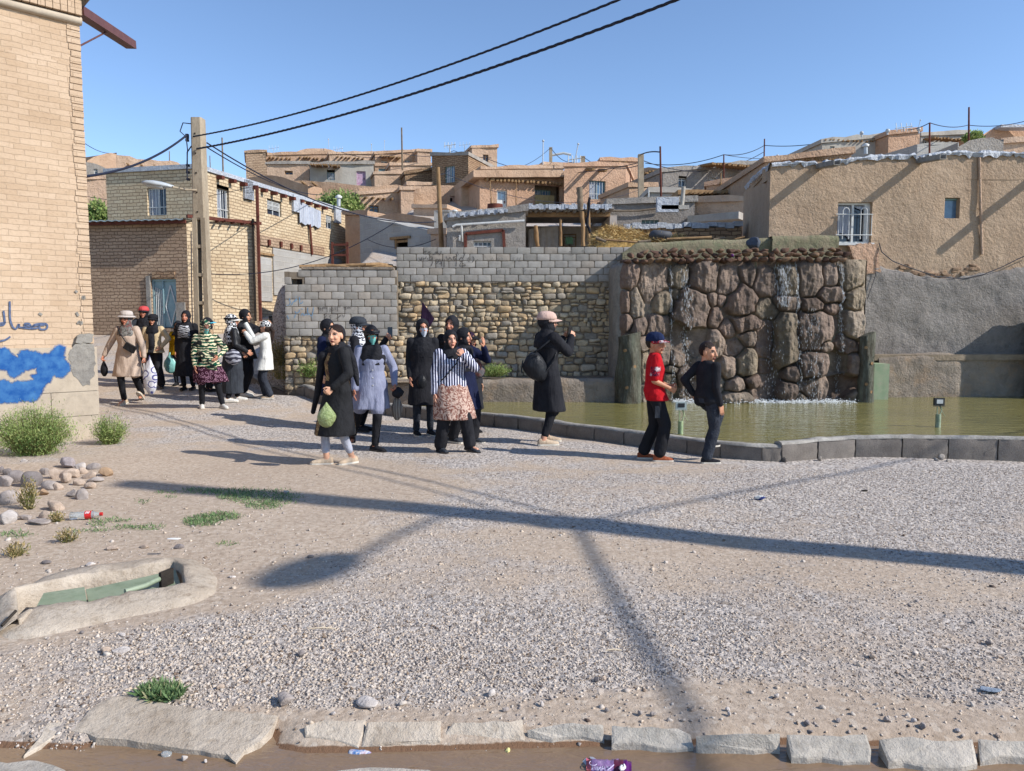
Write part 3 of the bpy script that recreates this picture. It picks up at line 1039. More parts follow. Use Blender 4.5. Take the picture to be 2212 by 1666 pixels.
mb.tube([c0+dx*.105,c0+dx*.125],.0155,14)
mb.build('bottle_cap',M['red_plastic'],bt)
M['purple_foil']=rough_mat('purple_foil',S(150,118,164,.8),S(128,92,146,.8),14,S(200,180,205,.8),24,((50,.004),),rough=.35,spec=.6)
M['dark_purple']=plain('dark_purple',S(86,20,96),.35)
M['maroon']=plain('maroon',S(88,30,52),.4)
M['silver_foil']=plain('silver_foil',S(190,192,196),.3,.6,.4)
M['lilac']=plain('lilac',S(196,186,214),.4)
def ZW(x,y):return((2260+x*.13562)/1.8445,(2960+y*.13562)/1.8445)
def wpt(x,y,dz=0.0):
 u,v=ZW(x,y)
 return at_z(u,v,-.04+dz)
wr=empty('snack_wrapper',wpt(1200,700,-.03),'torn purple snack wrapper with silver lettering lying in the ditch','wrapper')
mb=MB()
nx_,ny_=28,12
top=[(560,420),(680,500),(900,520),(1200,500),(1600,500),(1880,540)]
bot=[(560,800),(700,850),(900,900),(1200,930),(1600,930),(1900,900)]
V=[]
for j in range(ny_+1):
 for i in range(nx_+1):
  x=560+(1890-560)*i/nx_
  yt=np.interp(x,[p[0]for p in top],[p[1]for p in top])
  yb=np.interp(x,[p[0]for p in bot],[p[1]for p in bot])
  y=yt+(yb-yt)*j/ny_
  q=wpt(x,y)
  bul=math.sin(math.pi*j/ny_)*(.022 if 2<i<nx_-2 else.008)
  q.z+=bul+.004*float(vn(np.array([[x*.012,y*.012,1]]),1,3)[0])
  V.append(q)
F=[(j*(nx_+1)+i,(j+1)*(nx_+1)+i,(j+1)*(nx_+1)+i+1,j*(nx_+1)+i+1)for j in range(ny_)for i in range(nx_)]
mi=[]
mb.add(V,F,sm=True)
for k,f in enumerate(F):
 j,i=divmod(k,nx_)
 mb.mi[k]=1 if(i>16+(3 if j<4 else 0)and i<23)else(2 if i>=23 else(3 if i<3 else 0))
M['orange_print']=rough_mat('orange_print',S(206,120,96),S(190,90,120),30)
mb.build('wrapper_sleeve',[M['purple_foil'],M['maroon'],M['dark_purple'],M['orange_print']],wr)
mb=MB()
mb.prism([wpt(230,770,-.02),wpt(560,780,-.01),wpt(560,460,.0),wpt(500,510,-.01)],(0,0,1),.003)
mb.prism([wpt(650,430,.0),wpt(760,440,.0),wpt(880,520,.0),wpt(700,510,0)],(0,0,1),.003)
mb.build('silver_flap',M['silver_foil'],wr)
def wstroke(pts,r,mat,name='wrapper_print',h=.026):
 mb=MB()
 for line in pts:
  Q=[wpt(x,y,h)for x,y in line]
  mb.tube(Q,r,5,flat=1)
 return mb.build(name,mat,wr)
LET=[[(720,800),(750,700),(780,780),(820,700),(840,800)],[(870,710),(880,810)],[(920,810),(910,700),(960,700),(970,745),(925,755),(990,815)],[(1010,815),(1020,720),(1070,690),(1110,815)],[(1020,765),(1095,765)],[(1150,690),(1260,820)],[(1180,820),(1370,650)]]
wstroke(LET,.0022,M['lilac'],'lettering')
wstroke([[(765+115*math.cos(a*.4),600+70*math.sin(a*.4))for a in range(17)]],.0016,M['lilac'],'badge_ring',.02)
wstroke([[(1560,760),(1600,680),(1660,660),(1690,720),(1640,770),(1560,780)]],.006,M['white_paint'],'cream_picture',.022)
def crumple(name,pos,size,seed,mat,label,cat='litter'):
 V,Fk=rock_np(size,seed,.5,2,facets=12)
 me=np_mesh(name,V,Fk,mat)
 o=link(name,me)
 o.location=pos
 return tag(o,label,cat)
M['blue_foil']=rough_mat('blue_foil',S(90,130,180),S(200,205,215),60,S(190,60,60),80,((60,.003),),rough=.4,lo=.45,hi=.55)
p=at_z(*Z11(215,788),-.045)
crumple('crumpled_wrapper',p,(.045,.018,.012),3,M['blue_foil'],'crumpled blue and white wrapper lying in the ditch')
p=at_z(*Z11(1140,782),-.045)
crumple('paper_scrap',p,(.012,.014,.012),4,plain('yellow_paper',S(206,196,130),.8),'small yellowish paper scrap in the ditch')
p=at_z(*Z10(1045,830),-.06)
crumple('plastic_cup',p,(.025,.022,.03),5,M['clear_plastic'],'crushed clear plastic cup at the ditch edge')
p=at_z(*Z10(383,705),-.06)
crumple('foil_scrap',p,(.009,.009,.009),6,M['silver_foil'],'tiny shiny foil scrap at the ditch edge left')
M['blue_slate']=rough_mat('blue_slate',S(150,160,172),S(120,132,146),20)
p=gnd(*Z12(1985,405))
crumple('tile_shard',p+Vector((0,0,.01)),(.05,.03,.010),8,M['blue_slate'],'flat blue grey shard lying on the dirt at right')
p=gnd(*Z9(1150,1028))
crumple('paper_scrap',p+Vector((0,0,.125)),(.055,.02,.004),9,M['white_paint'],'flat white paper scrap on the rim of the drain trough')
p=gnd(*Z13(0,0))
p=gnd(1643,1081)
crumple('crushed_can',p+Vector((0,0,.02)),(.055,.03,.025),10,rough_mat('can_print',S(210,210,205),S(50,60,110),18,lo=.5,hi=.55),'crushed white and blue can on the gravel by the pond')
p=gnd(1867,1062)
crumple('black_scrap',p+Vector((0,0,.01)),(.04,.02,.012),11,M['dark_hole'],'small black scrap on the gravel by the pond kerb')
for(u_,v_,ln_,lb)in((*Z11(1810,165),.04,'short white stick lying on the gravel'),(*Z9(2140,1528),.07,'pale wooden stick lying on the gravel beside the drain')):
 p=gnd(u_,v_)
 mb=MB()
 mb.tube([p+Vector((-ln_,0,.016)),p+Vector((0,.004,.02)),p+Vector((ln_,0,.016))],[.003,.004,.003],6)
 tag(mb.build('stick',plain('pale_wood',S(220,200,170),.8)),lb,'stick')
 # ================================================================== foreground brick building (left)
M['brick_near']=brick_mat('brick_near',S(228,202,174,.74),S(218,190,160,.72),S(214,188,160,.72),.235,.075,.005,.004,.012,fine=(40,.005),msm=.5)
M['dado']=rough_mat('dado',S(212,196,174,.74),S(200,184,164,.72),2.5,S(180,166,148,.7),9,((18,.004),(90,.002)))
M['cement']=rough_mat('cement',S(176,170,160,.72),S(150,145,138,.7),4,S(120,114,106,.7),20,((20,.012),(90,.005)))
M['brown_steel']=plain('brown_steel',S(110,70,64,.8),.5)
M['tin']=plain('tin',S(176,182,180,.8),.35,.5,.6)
M['spray_blue']=rough_mat('spray_blue',S(36,110,196,.8),S(70,140,210,.8),8,S(150,190,225),30,((90,.002),),rough=.75,f3=.35)
M['spray_dark']=rough_mat('spray_dark',S(70,84,112),S(96,110,140),30,rough=.8,bumps=((90,.002),))
M['spray_black']=rough_mat('spray_black',S(82,78,76),S(100,96,92),30,rough=.85,bumps=((90,.002),))
M['spray_lightblue']=rough_mat('spray_lightblue',S(86,138,178),S(110,154,186),30,rough=.85,bumps=((90,.002),))
cor=at_z(210,950,0)
cor=Vector((cor.x,cor.y,0))
wd=Vector((.73,.683,0)).normalized()
Afar=cor-wd*9.0
FB=Fac((Afar.x,Afar.y),(cor.x,cor.y))
bb=empty('brick_building',(cor.x,cor.y,0),'tall tan brick building with blue spray paint on its plaster base','building')
topz=FB.hit(172,45)[1]
mb=MB()
wall_grid(mb,FB,1.30,topz,topz,cell=.5,amp=.008,wob=0)
back=Vector((-.683,.73,0))
P0,P1=FB.pt(FB.L,0),FB.pt(FB.L,0)+back*9
mb.face([(P0 .x,P0 .y,-.2),(P1 .x,P1 .y,-.2),(P1 .x,P1 .y,topz),(P0 .x,P0 .y,topz)])
Q0=FB.pt(0,0)
Q1=Q0+back*9
mb.face([(Q1 .x,Q1 .y,-.2),(Q0 .x,Q0 .y,-.2),(Q0 .x,Q0 .y,topz),(Q1 .x,Q1 .y,topz)])
mb.face([(P1 .x,P1 .y,-.2),(Q1 .x,Q1 .y,-.2),(Q1 .x,Q1 .y,topz),(P1 .x,P1 .y,topz)])
mb.build('wall',M['brick_near'],bb)
mb=MB()
rg=np.random.default_rng(5)
z=1.36
while z<topz-.1:
 w=.12+.04*rg.random()
 mb.box(FB.pt(FB.L-w/2+.008+.006*rg.random(),z+.04,-.05+.012),w,.10,.075,X=FB.t,Y=FB.n)
 z+=.088
mb.build('corner_bricks',M['brick_near'],bb)
mb=MB()
zs=[-.3,.36,.70,1.315]
s_edges=[[0,3,6.2,FB.L],[0,5.0,8.45,FB.L],[0,4.0,7.6,FB.L]]
for r_ in range(3):
 for i in range(3):
  a,b=s_edges[r_][i]+.004,s_edges[r_][i+1]-(.004 if i<2 else-.03)
  c=FB.pt((a+b)/2,(zs[r_]+zs[r_+1])/2,.0)
  mb.box(c,b-a,.11+.0,zs[r_+1]-zs[r_]-.008,X=FB.t,Y=FB.n)
mb.box(FB.pt(FB.L/2,.6,-.01),FB.L,.1,1.3,X=FB.t,Y=FB.n)
mb.build('plaster_base',M['dado'],bb)
ZG=lambda x,y:(x*.21162,(1150+y*.39033)/1.8445)
def patch(name,pts,fac,Zf,o,th,mat,parent,jit=.01,seed=1,lab=None,seg=.04):
 rg=np.random.default_rng(seed)
 P=[fac.hit(*Zf(x,y),o)for x,y in pts]
 out=[]
 for i in range(len(P)):
  a,b=np.array(P[i]),np.array(P[(i+1)%len(P)])
  k=max(1,int(np.linalg.norm(b-a)/seg))
  for j in range(k):
   q=a+(b-a)*j/k+rg.normal(size=2)*jit
   out.append(q)
 top=[fac.pt(q[0],q[1],o+th)for q in out]
 lo=[fac.pt(q[0],q[1],o)for q in out]
 mb=MB()
 mb.face(top)
 n=len(out)
 for i in range(n):
  mb.face([lo[i],lo[(i+1)%n],top[(i+1)%n],top[i]])
 return mb.build(name,mat,parent,lab)
patch('cement_patch',[(715,600),(770,565),(950,560),(965,700),(960,900),(925,975),(850,990),(790,940),(730,860),(710,720)],FB,ZG,.054,.006,M['cement'],bb,seed=3)
patch('cement_patch',[(765,550),(765,500),(820,465),(945,472),(950,548)],FB,ZG,.02,.05,M['cement'],bb,seed=4)
blue=[(0,625),(60,622),(90,660),(130,690),(180,720),(230,650),(280,640),(330,655),(430,680),(520,670),(560,620),(600,590),(650,600),(630,660),(650,740),(690,770),(700,830),(640,890),(590,895),(550,868),(510,910),(500,945),(430,985),(415,1050),(370,1110),(360,1135),(150,1145),(0,1155),(0,965),(60,955),(130,985),(150,960),(240,970),(310,955),(350,935),(330,900),(400,870),(380,800),(250,820),(200,860),(140,905),(110,880),(80,820),(0,815)]
ext=[(x if x>0 else-60,y)for x,y in blue]
rg=np.random.default_rng(5)
P=[FB.hit(*ZG(x,y),.056)for x,y in ext]
out=[]
for i in range(len(P)):
 a,b=np.array(P[i]),np.array(P[(i+1)%len(P)])
 k=max(1,int(np.linalg.norm(b-a)/.025))
 for j in range(k):out.append(a+(b-a)*j/k+rg.normal(size=2)*.006)
out=np.array(out)
d_=np.roll(out,-2,0)-np.roll(out,2,0)
nn=np.stack([d_[:,1],-d_[:,0]],1)
nn/=np.linalg.norm(nn,axis=1)[:,None]+1e-9
area=np.sum(out[:,0]*np.roll(out[:,1],-1)-np.roll(out[:,0],-1)*out[:,1])
if area<0:nn=-nn
n=len(out)
rim=out+nn*.045
V=[FB.pt(q[0],q[1],.0565)for q in out]+[FB.pt(q[0],q[1],.0561)for q in rim]
mp_=NT('spray_blue_soft',.75,.2)
at_=mp_.n('ShaderNodeAttribute');at_.attribute_name='cover'
vv=mp_.coord()
n1_=mp_.noise(vv,9,4,.6);n2_=mp_.noise(vv,50,3,.7)
cc_=mp_.mix(mp_.ramp(n1_.outputs[0],.35,.7),S(30,94,170,.62),S(76,132,188,.68))
fa_=mp_.math('ADD',at_.outputs['Fac'],mp_.math('MULTIPLY',mp_.math('SUBTRACT',n2_.outputs[0],.5),1.1))
mp_.l(mp_.ramp(fa_,.05,.8),mp_.b.inputs['Alpha'])
mp_.done(cc_)
fs_=[list(range(n))]+[[i,(i+1)%n,n+(i+1)%n,n+i]for i in range(n)]
me_=np_mesh('blue_spray_paint',np.array([tuple(p)for p in V]),fs_,mp_.m,attrs={'cover':[1.0]*n+[0.0]*n})
link('blue_spray_paint',me_,bb)
def strokes(name,lines_,fac,Zf,o,w,mat,parent,lab=None,cap=True):
 """flat painted strokes on a facade plane"""
 for line in lines_:
  mb=MB()
  P=[np.array(fac.hit(*Zf(x,y),o))for x,y in line]
  if len(P)>2:
   Q=[]
   for i in range(len(P)-1):
    p0,p1,p2,p3=P[max(i-1,0)],P[i],P[i+1],P[min(i+2,len(P)-1)]
    for t in np.linspace(0,1,5)[:-1]:
     Q.append(.5*((2*p1)+(-p0+p2)*t+(2*p0-5*p1+4*p2-p3)*t*t+(-p0+3*p1-3*p2+p3)*t**3))
   Q.append(P[-1])
   P=Q
  if len(P)==1:
   P=[P[0]-np.array([w*.7,0]),P[0]+np.array([w*.7,0])]
  L,Rr=[],[]
  for i in range(len(P)):
   d=P[min(i+1,len(P)-1)]-P[max(i-1,0)]
   d=d/(np.linalg.norm(d)+1e-9)
   n=np.array([-d[1],d[0]])*w/2
   L.append(P[i]+n)
   Rr.append(P[i]-n)
  for i in range(len(P)-1):
   q=[L[i],Rr[i],Rr[i+1],L[i+1]]
   mb.face([fac.pt(a[0],a[1],o)for a in q][::-1])
  mb.build(name,mat,parent,lab)
strokes('sprayed_letter',[[(98,130),(100,200),(102,300),(125,385),(165,410),(190,360)],[(195,360),(200,395),(260,390),(250,360),(300,360),(320,400),(360,365),(470,360),(475,410),(410,415),(400,370)],[(230,400),(330,410),(390,400)],[(35,225),(45,300),(45,360),(10,375),(-40,365)],[(0,355),(60,345)],[(-40,545),(50,525),(105,490)],[(250,372),(320,385),(380,375),(460,372)]],FB,ZG,.018,.022,M['spray_dark'],bb)
strokes('paint_smear',[[(765,20),(790,40)],[(840,75),(865,110)],[(835,100),(870,80)],[(395,250),(430,270)],[(780,240),(800,280)],[(785,350),(845,345)],[(800,330),(840,365)]],FB,ZG,.018,.03,M['cement'],bb)
mb=MB()
zr=FB.hit(160,80/1.0*.27)[1]
zmold=FB.hit(150,42)[1]
mb.tube([FB.pt(0,zmold,.02),FB.pt(FB.L+.03,zmold,.02)],.055,10)
mb.build('round_moulding',M['dado'],bb)
mb=MB()
s=0
while s<FB.L-.02:
 mb.box(FB.pt(s+.04,zmold+.17,.02),.078,.16,.22,X=FB.t,Y=FB.n)
 s+=.086
mb.build('soldier_course',M['brick_near'],bb)
mb=MB()
mb.box(FB.pt(FB.L/2+.05,zmold+.31,-.2),FB.L+.12,.7,.05,X=FB.t,Y=FB.n)
mb.build('ledge',M['cement'],bb)
mb=MB()
mb.box(FB.pt(FB.L/2+.08,zmold+.345,-.2),FB.L+.16,.82,.012,X=FB.t,Y=FB.n)
mb.box(FB.pt(FB.L/2,zmold+.60,-.05),FB.L+.05,.03,.5,X=FB.t,Y=FB.n)
mb.build('tin_flashing',M['tin'],bb)
mb=MB()
e0=FB.pt(FB.L,zmold+.27,-.05)
g1=at(283,97,e0 .y+1.9)
g0=at(168,22,e0 .y+.2)
x_,y_,d_=frame(g1-g0)
mb.box((g0+g1)/2,.16,.12,(g1-g0).length,X=x_,Y=y_,Zv=d_)
gut=mb.build('gutter_spout',M['brown_steel'],bb)
mb=MB()
mm=g0 .lerp(g1,.55)
mb.tube([at(165,103,e0 .y+.1),mm],.012,6)
mb.build('spout_brace',M['brown_steel'],gut)
# ================================================================== concrete lamp pole (left), cables
M['pole_conc']=rough_mat('pole_conc',S(198,182,158,.75),S(172,156,134,.72),3,S(140,124,104,.7),22,((30,.006),),stretch=(1,1,.4))
M['cable']=plain('cable',S(26,30,48),.6)
M['lamp_grey']=plain('lamp_grey',S(190,196,200,.85),.4,.5)
M['lamp_glass']=plain('lamp_glass',S(200,205,205,.8),.2,.6)
pb=gnd(441,832)
PY=16.6
ptop=at(428,256,PY)
px_,py_=at(438,600,PY).x,PY
pbz=zg(px_,py_)-.4
lp=empty('lamp_pole',(px_,py_,pbz+.4),'concrete electricity pole with ladder-like openings and a street lamp','pole')
def hpole(x,y,z0,z1,w,d,zopen,step,parent,lean=(0,0),wt=None,nm='shaft'):
 mb=MB()
 wt=wt or w*.8
 def W(z):return w+(wt-w)*(z-z0)/(z1-z0)
 def X(z):return x+lean[0]*(z-z0),y+lean[1]*(z-z0)
 fl=W(z0)*.27
 zsn=[z0+(zopen-z0)*k/8 for k in range(9)]
 for sgn in(-1,1):
  for k in range(8):
   za,zb_=zsn[k],zsn[k+1]
   V=[]
   for z in(za,zb_):
    cx,cy=X(z)
    a,b=cx+sgn*(W(z)/2-fl),cx+sgn*W(z)/2
    V+=[(a,cy-d/2,z),(b,cy-d/2,z),(b,cy+d/2,z),(a,cy+d/2,z)]
   mb.add(V,[(0,1,5,4),(1,2,6,5),(2,3,7,6),(3,0,4,7)])
 z=zopen
 while z>z0+.3:
  cx,cy=X(z)
  mb.box((cx,cy,z),W(z)-2*fl,d*.9,.07)
  z-=step
 V=[]
 for z in(zopen,z1):
  cx,cy=X(z)
  w2,d2,c=W(z)/2,d/2,.03
  V+=[(cx-w2+c,cy-d2,z),(cx+w2-c,cy-d2,z),(cx+w2,cy-d2+c,z),(cx+w2,cy+d2,z),(cx-w2,cy+d2,z),(cx-w2,cy-d2+c,z)]
 mb.add(V,[(i,(i+1)%6,6+(i+1)%6,6+i)for i in range(6)]+[tuple(range(6,12)),tuple(range(5,-1,-1))])
 return mb.build(nm,M['pole_conc'],parent)
zo=at(440,472,PY).z
lean=((ptop.x-px_)/(ptop.z-pbz)*.6,0)
sh=hpole(px_-.02,py_,pbz,ptop.z,.36,.24,zo,.62,lp,lean=(.004,0),wt=.235)
for k in range(5):
 mb=MB()
 mb.box((px_-.02,py_-.125,ptop.z-.35-k*.42),.03,.012,.03)
 mb.build('bolt_hole',M['dark_hole'],sh)
a0=at(427,411,PY-.05)
a1=at(372,404,PY-1.0)
mb=MB()
mb.tube([a0,a0 .lerp(a1,.5)+Vector((0,0,-.02)),a1],.022,8)
arm=mb.build('lamp_arm',M['pole_conc'],lp)
hd=(a1-a0).normalized()
mb=MB()
c0=a1-hd*.05
x_,y_,d_=frame(hd)
hv=Vector((-.96,-.25,.10)).normalized()
yy_=Vector((0,0,1))
side=hv.cross(yy_).normalized()
upv=side.cross(hv).normalized()
V=[]
N=10
for k,(t,w,h)in enumerate([(0,.035,.035),(.10,.07,.055),(.22,.12,.075),(.38,.14,.08),(.52,.12,.06),(.60,.05,.03)]):
 for i in range(N):
  a=2*math.pi*i/N
  V.append(c0+hv*t+side*math.cos(a)*w+upv*math.sin(a)*h*(1.0 if math.sin(a)>0 else.6))
mb.add(V,[(k*N+i,k*N+(i+1)%N,(k+1)*N+(i+1)%N,(k+1)*N+i)for k in range(5)for i in range(N)]+[tuple(range(N-1,-1,-1)),tuple(range(5*N,6*N))],sm=True)
lh=mb.build('lamp_head',M['lamp_grey'],lp)
mb=MB()
mb.tube([c0+hv*.2-upv*.045,c0+hv*.5-upv*.04],[.09,.07],10,flat=.4)
mb.build('lamp_cover',M['lamp_glass'],lh)
mb=MB()
for dz,r_ in((0,.05),(-.06,.04),(.05,.03),(-.6,.035),(-.75,.03),(-.9,.035)):
 mb.box((px_-.22+.01*dz,py_-.05,ptop.z-.42+dz),.06,.06,.05)
mb.tube([(px_-.1,py_-.1,ptop.z-.14),(px_-.28,py_-.1,ptop.z-.12),(px_-.35,py_-.1,ptop.z-.3),(px_-.22,py_-.1,ptop.z-.42),(px_-.2,py_-.1,ptop.z-.7),(px_-.24,py_-.1,ptop.z-1.2)],.012,6)
mb.tube([(px_-.10,py_-.13,ptop.z-.62),(px_-.2,py_-.12,ptop.z-.75),(px_-.22,py_-.12,ptop.z-1.3)],.014,6)
mb.tube([(px_-.17,py_-.13,zo-.3),(px_-.20,py_-.14,zo-1.6),(px_-.21,py_-.14,pbz+.3)],.012,6)
mb.build('cable_clamps',M['cable'],lp)
RB=Vector((9.9,2.5,0))
rp=empty('power_pole',RB,'tall electricity pole outside the picture that casts the long shadow','pole')
hpole(RB.x,RB.y,-.3,10.3,.40,.28,9.9,.8,rp,wt=.26)
mb=MB()
mb.tube([(RB.x,RB.y,7.75),(RB.x+.15,RB.y-.9,8.15),(RB.x+.18,RB.y-1.5,8.3)],.03,8)
mb.build('lamp_arm',M['lamp_grey'],rp)
hc=Vector((RB.x-.05,RB.y-1.78,8.32))
mb=MB()
V,Fk=sphere_template(14,8)
V=V*np.array([.21,.40,.12])
V=V@np.array([[.82,.57,0],[-.57,.82,0],[0,0,1]]).T+np.array(hc)
mb.add(V,Fk,sm=True)
mb.build('lamp_head',M['lamp_grey'],rp)
mb=MB()
mb.box((RB.x,RB.y,7.0),.5,.3,.12)
mb.build('bracket',M['brown_steel'],rp)
def cable(name,pts_or_ends,sag,r,label,seg=26,twist=False,mat=None,group=None):
 A,B=[Vector(p)for p in pts_or_ends]
 pts=[A.lerp(B,t)-Vector((0,0,sag*4*t*(1-t)))for t in np.linspace(0,1,seg+1)]
 mb=MB()
 if twist:
  x,y,d=frame(B-A)
  n=int((B-A).length/.055)
  for ph in(0,2.094,4.189):
   Q=[]
   for k in range(n+1):
    t=k/n
    p=A.lerp(B,t)-Vector((0,0,sag*4*t*(1-t)))
    a=ph+t*(B-A).length*2*math.pi/.45
    Q.append(p+x*math.cos(a)*r*.62+y*math.sin(a)*r*.62)
   mb.tube(Q,r*.62,5)
 else:
  mb.tube(pts,r,5)
 return tag(mb.build(name,mat or M['cable']),label,'cable',group)
CG='overhead power cables'
top_att=Vector((px_-.05,py_-.14,ptop.z-.42))
low_att=Vector((px_+.02,py_-.14,ptop.z-.68))
cable('power_cable',(top_att,RB+Vector((-.1,.1,7.25))),.80,.015,'upper thick twisted black cable crossing the sky from the lamp pole',twist=True,group=CG)
cable('power_cable',(low_att,RB+Vector((-.1,.1,6.8))),.70,.018,'lower thick twisted black cable crossing the sky from the lamp pole',twist=True,group=CG)
cable('power_cable',(RB+Vector((0,0,7)),RB+Vector((24.0,19.0,7))),.6,.02,'cable outside the picture running right from the tall pole',group=CG)
cable('power_cable',(RB+Vector((0,0,7)),RB+Vector((.5,-19.0,7.2))),.3,.032,'thick cable outside the picture running behind the viewer',group=CG)
for nm_,(xx,yy)in(('power_pole',(33.9,21.5)),('power_pole',(10.4,-16.5))):
 r2=empty(nm_,(xx,yy,0),'electricity pole well outside the picture on the %s'%('right' if xx>20 else 'near side'),'pole')
 hpole(xx,yy,-.3,7.6,.36,.26,6.4,.8,r2,wt=.24)
cable('power_cable',(top_att+Vector((-.15,0,.02)),at(186,381,11.6)),.15,.022,'thick black cable running down left from the lamp pole to the brick building',group=CG)
# ================================================================== pond
WZ=.14
mb=MB()
pw=[(-1.2,14.4),(14,15.9),(14,8.6),(4.3,8.95),(2.9,9.1),(1.9,9.75),(.95,10.6),(-.05,11.7),(-1.4,12.9),(-2.0,13.6)]
mb.face([(x,y,WZ)for x,y in pw][::-1])
tag(mb.build('pond_water',M['pond_water']),'green still water of the pond below the rock waterfall',kind='structure')
kp=[(520,826),(545,836),(610,852),(700,875),(830,897),(930,910),(1030,919),(1130,930),(1240,947),(1400,968),(1560,990),(1630,996),(1690,998)]
kr=[(1690,998),(1730,996),(1775,991),(1840,988),(1920,988),(2000,990),(2090,993),(2212,998),(2330,1003),(2450,1010)]
M['kerb_dark']=M['kerb_block']
def path_len(P):
 L=[0]
 for a,b in zip(P[:-1],P[1:]):
  L.append(L[-1]+(b-a).length)
 return L
def along(P,L,s):
 s=min(max(s,0),L[-1])
 i=max(j for j in range(len(L)-1)if L[j]<=s+1e-9)
 return P[i].lerp(P[i+1],(s-L[i])/max(1e-9,L[i+1]-L[i]))
def kerb(pix,h0,h1,bl,th,seed,label,broken=None):
 P=[gnd(u,v)for u,v in pix]
 P=[Vector((p.x,p.y,0))for p in P]
 L=path_len(P)
 rg=np.random.default_rng(seed)
 root=empty('pond_kerb',(P[len(P)//2].x,P[len(P)//2].y,0),label,'kerb')
 s=0
 caps=[]
 while s<L[-1]-.08:
  ln=min(bl*rg.uniform(.94,1.04),L[-1]-s)
  a,b=along(P,L,s+.006),along(P,L,s+ln-.006)
  d=(b-a).normalized()
  n=Vector((d.y,-d.x,0))
  t=s/L[-1]
  h=h0+(h1-h0)*t
  zb=min(zg(a.x,a.y),zg(b.x,b.y))
  za,z2=zg(a.x,a.y),zg(b.x,b.y)
  tilt=rg.normal()*.004
  mb=MB()
  nx_,nz_=8,4
  V=[]
  for j in range(nz_+1):
   for i in range(nx_+1):
    q=a.lerp(b,i/nx_)
    z=(za+(z2-za)*i/nx_)+h*j/nz_-(.15 if j==0 else 0)
    o=.004*rg.normal()-(.008 if i in(0,nx_)or j==nz_ else 0)+tilt
    V.append(q+n*o+Vector((0,0,z)))
  F=[(j*(nx_+1)+i,j*(nx_+1)+i+1,(j+1)*(nx_+1)+i+1,(j+1)*(nx_+1)+i)for j in range(nz_)for i in range(nx_)]
  mb.add(V,F,sm=True)
  bk=[a-n*th+Vector((0,0,za-.15)),b-n*th+Vector((0,0,z2-.15)),b-n*th+Vector((0,0,z2+h)),a-n*th+Vector((0,0,za+h))]
  mb.face(bk[::-1])
  mb.face([V[0],V[nz_*(nx_+1)],bk[3],bk[0]][::-1])
  mb.face([V[nx_],bk[1],bk[2],V[-1]][::-1])
  mb.face([V[nz_*(nx_+1)],V[-1],bk[2],bk[3]])
  if broken and broken[0]<s<broken[1]:
   pass
  mb.build('kerb_block',M['kerb_dark'],root)
  s+=ln
 mb=MB()
 n_=int(L[-1]/.12)
 ring=[]
 for k in range(n_+1):
  s=L[-1]*k/n_
  q=along(P,L,s)
  d=(along(P,L,s+.1)-along(P,L,s-.1)).normalized()
  n=Vector((d.y,-d.x,0))
  h=h0+(h1-h0)*s/L[-1]
  z=zg(q.x,q.y)+h
  j1,j2,j3=rg.normal(size=3)*.006
  ring.append([q+n*(-.012+j1)+Vector((0,0,z-.004)),q+n*(-.02+j1)+Vector((0,0,z+.022)),q-n*(th*.5)+Vector((0,0,z+.034+j2)),q-n*(th+.01+j3)+Vector((0,0,z+.02)),q-n*(th+.012)+Vector((0,0,z-.3))])
 V=[p for r_ in ring for p in r_]
 F=[(i*5+j,i*5+j+1,(i+1)*5+j+1,(i+1)*5+j)for i in range(n_)for j in range(4)]
 mb.add(V,[f[::-1]for f in F],sm=True)
 mb.face(ring[0])
 mb.face(ring[-1][::-1])
 mb.build('cement_cap',M['kerb_top'],root)
 return root,P,L
k1,kP,kL=kerb(kp,.20,.165,.50,.16,3,'long curved low kerb of dark concrete blocks edging the pond')
k2,kP2,kL2=kerb(kr,.20,.285,.52,.16,4,'taller kerb of big grey blocks at the right end of the pond')
for i,(x,y,s_,c)in enumerate([(390,845,.045,S(196,170,150,.7)),(290,820,.07,S(120,100,84,.7)),(440,800,.08,S(104,98,94,.7)),(540,860,.05,S(170,160,150,.7)),(250,870,.06,S(112,104,98,.7)),(1530,850,.06,S(168,160,152,.7)),(1490,862,.035,S(168,160,152,.7)),(1580,868,.03,S(190,180,170,.7))]):
 u,v=3000/1.8445+x*.2647,1400/1.8445+y*.2647
 p=gnd(u,v+8)
 rock('rubble_piece',(p.x,p.y-.02,p.z+(.04 if y<830 else 0)),(s_,s_*.6,s_*.7),300+i,c,['tan brick lump at the cracked joint of the pond kerb','brownish block lump left in the cracked kerb joint','large dark block lump in the middle of the cracked kerb joint','pale block lump right of the cracked kerb joint','grey block lump low in the cracked kerb joint','biggest mortar lump at the foot of the right kerb','left small mortar lump at the foot of the right kerb','pale right mortar lump at the foot of the right kerb'][i],'rubble','rubble at the pond kerb',facets=10,sink=.4)
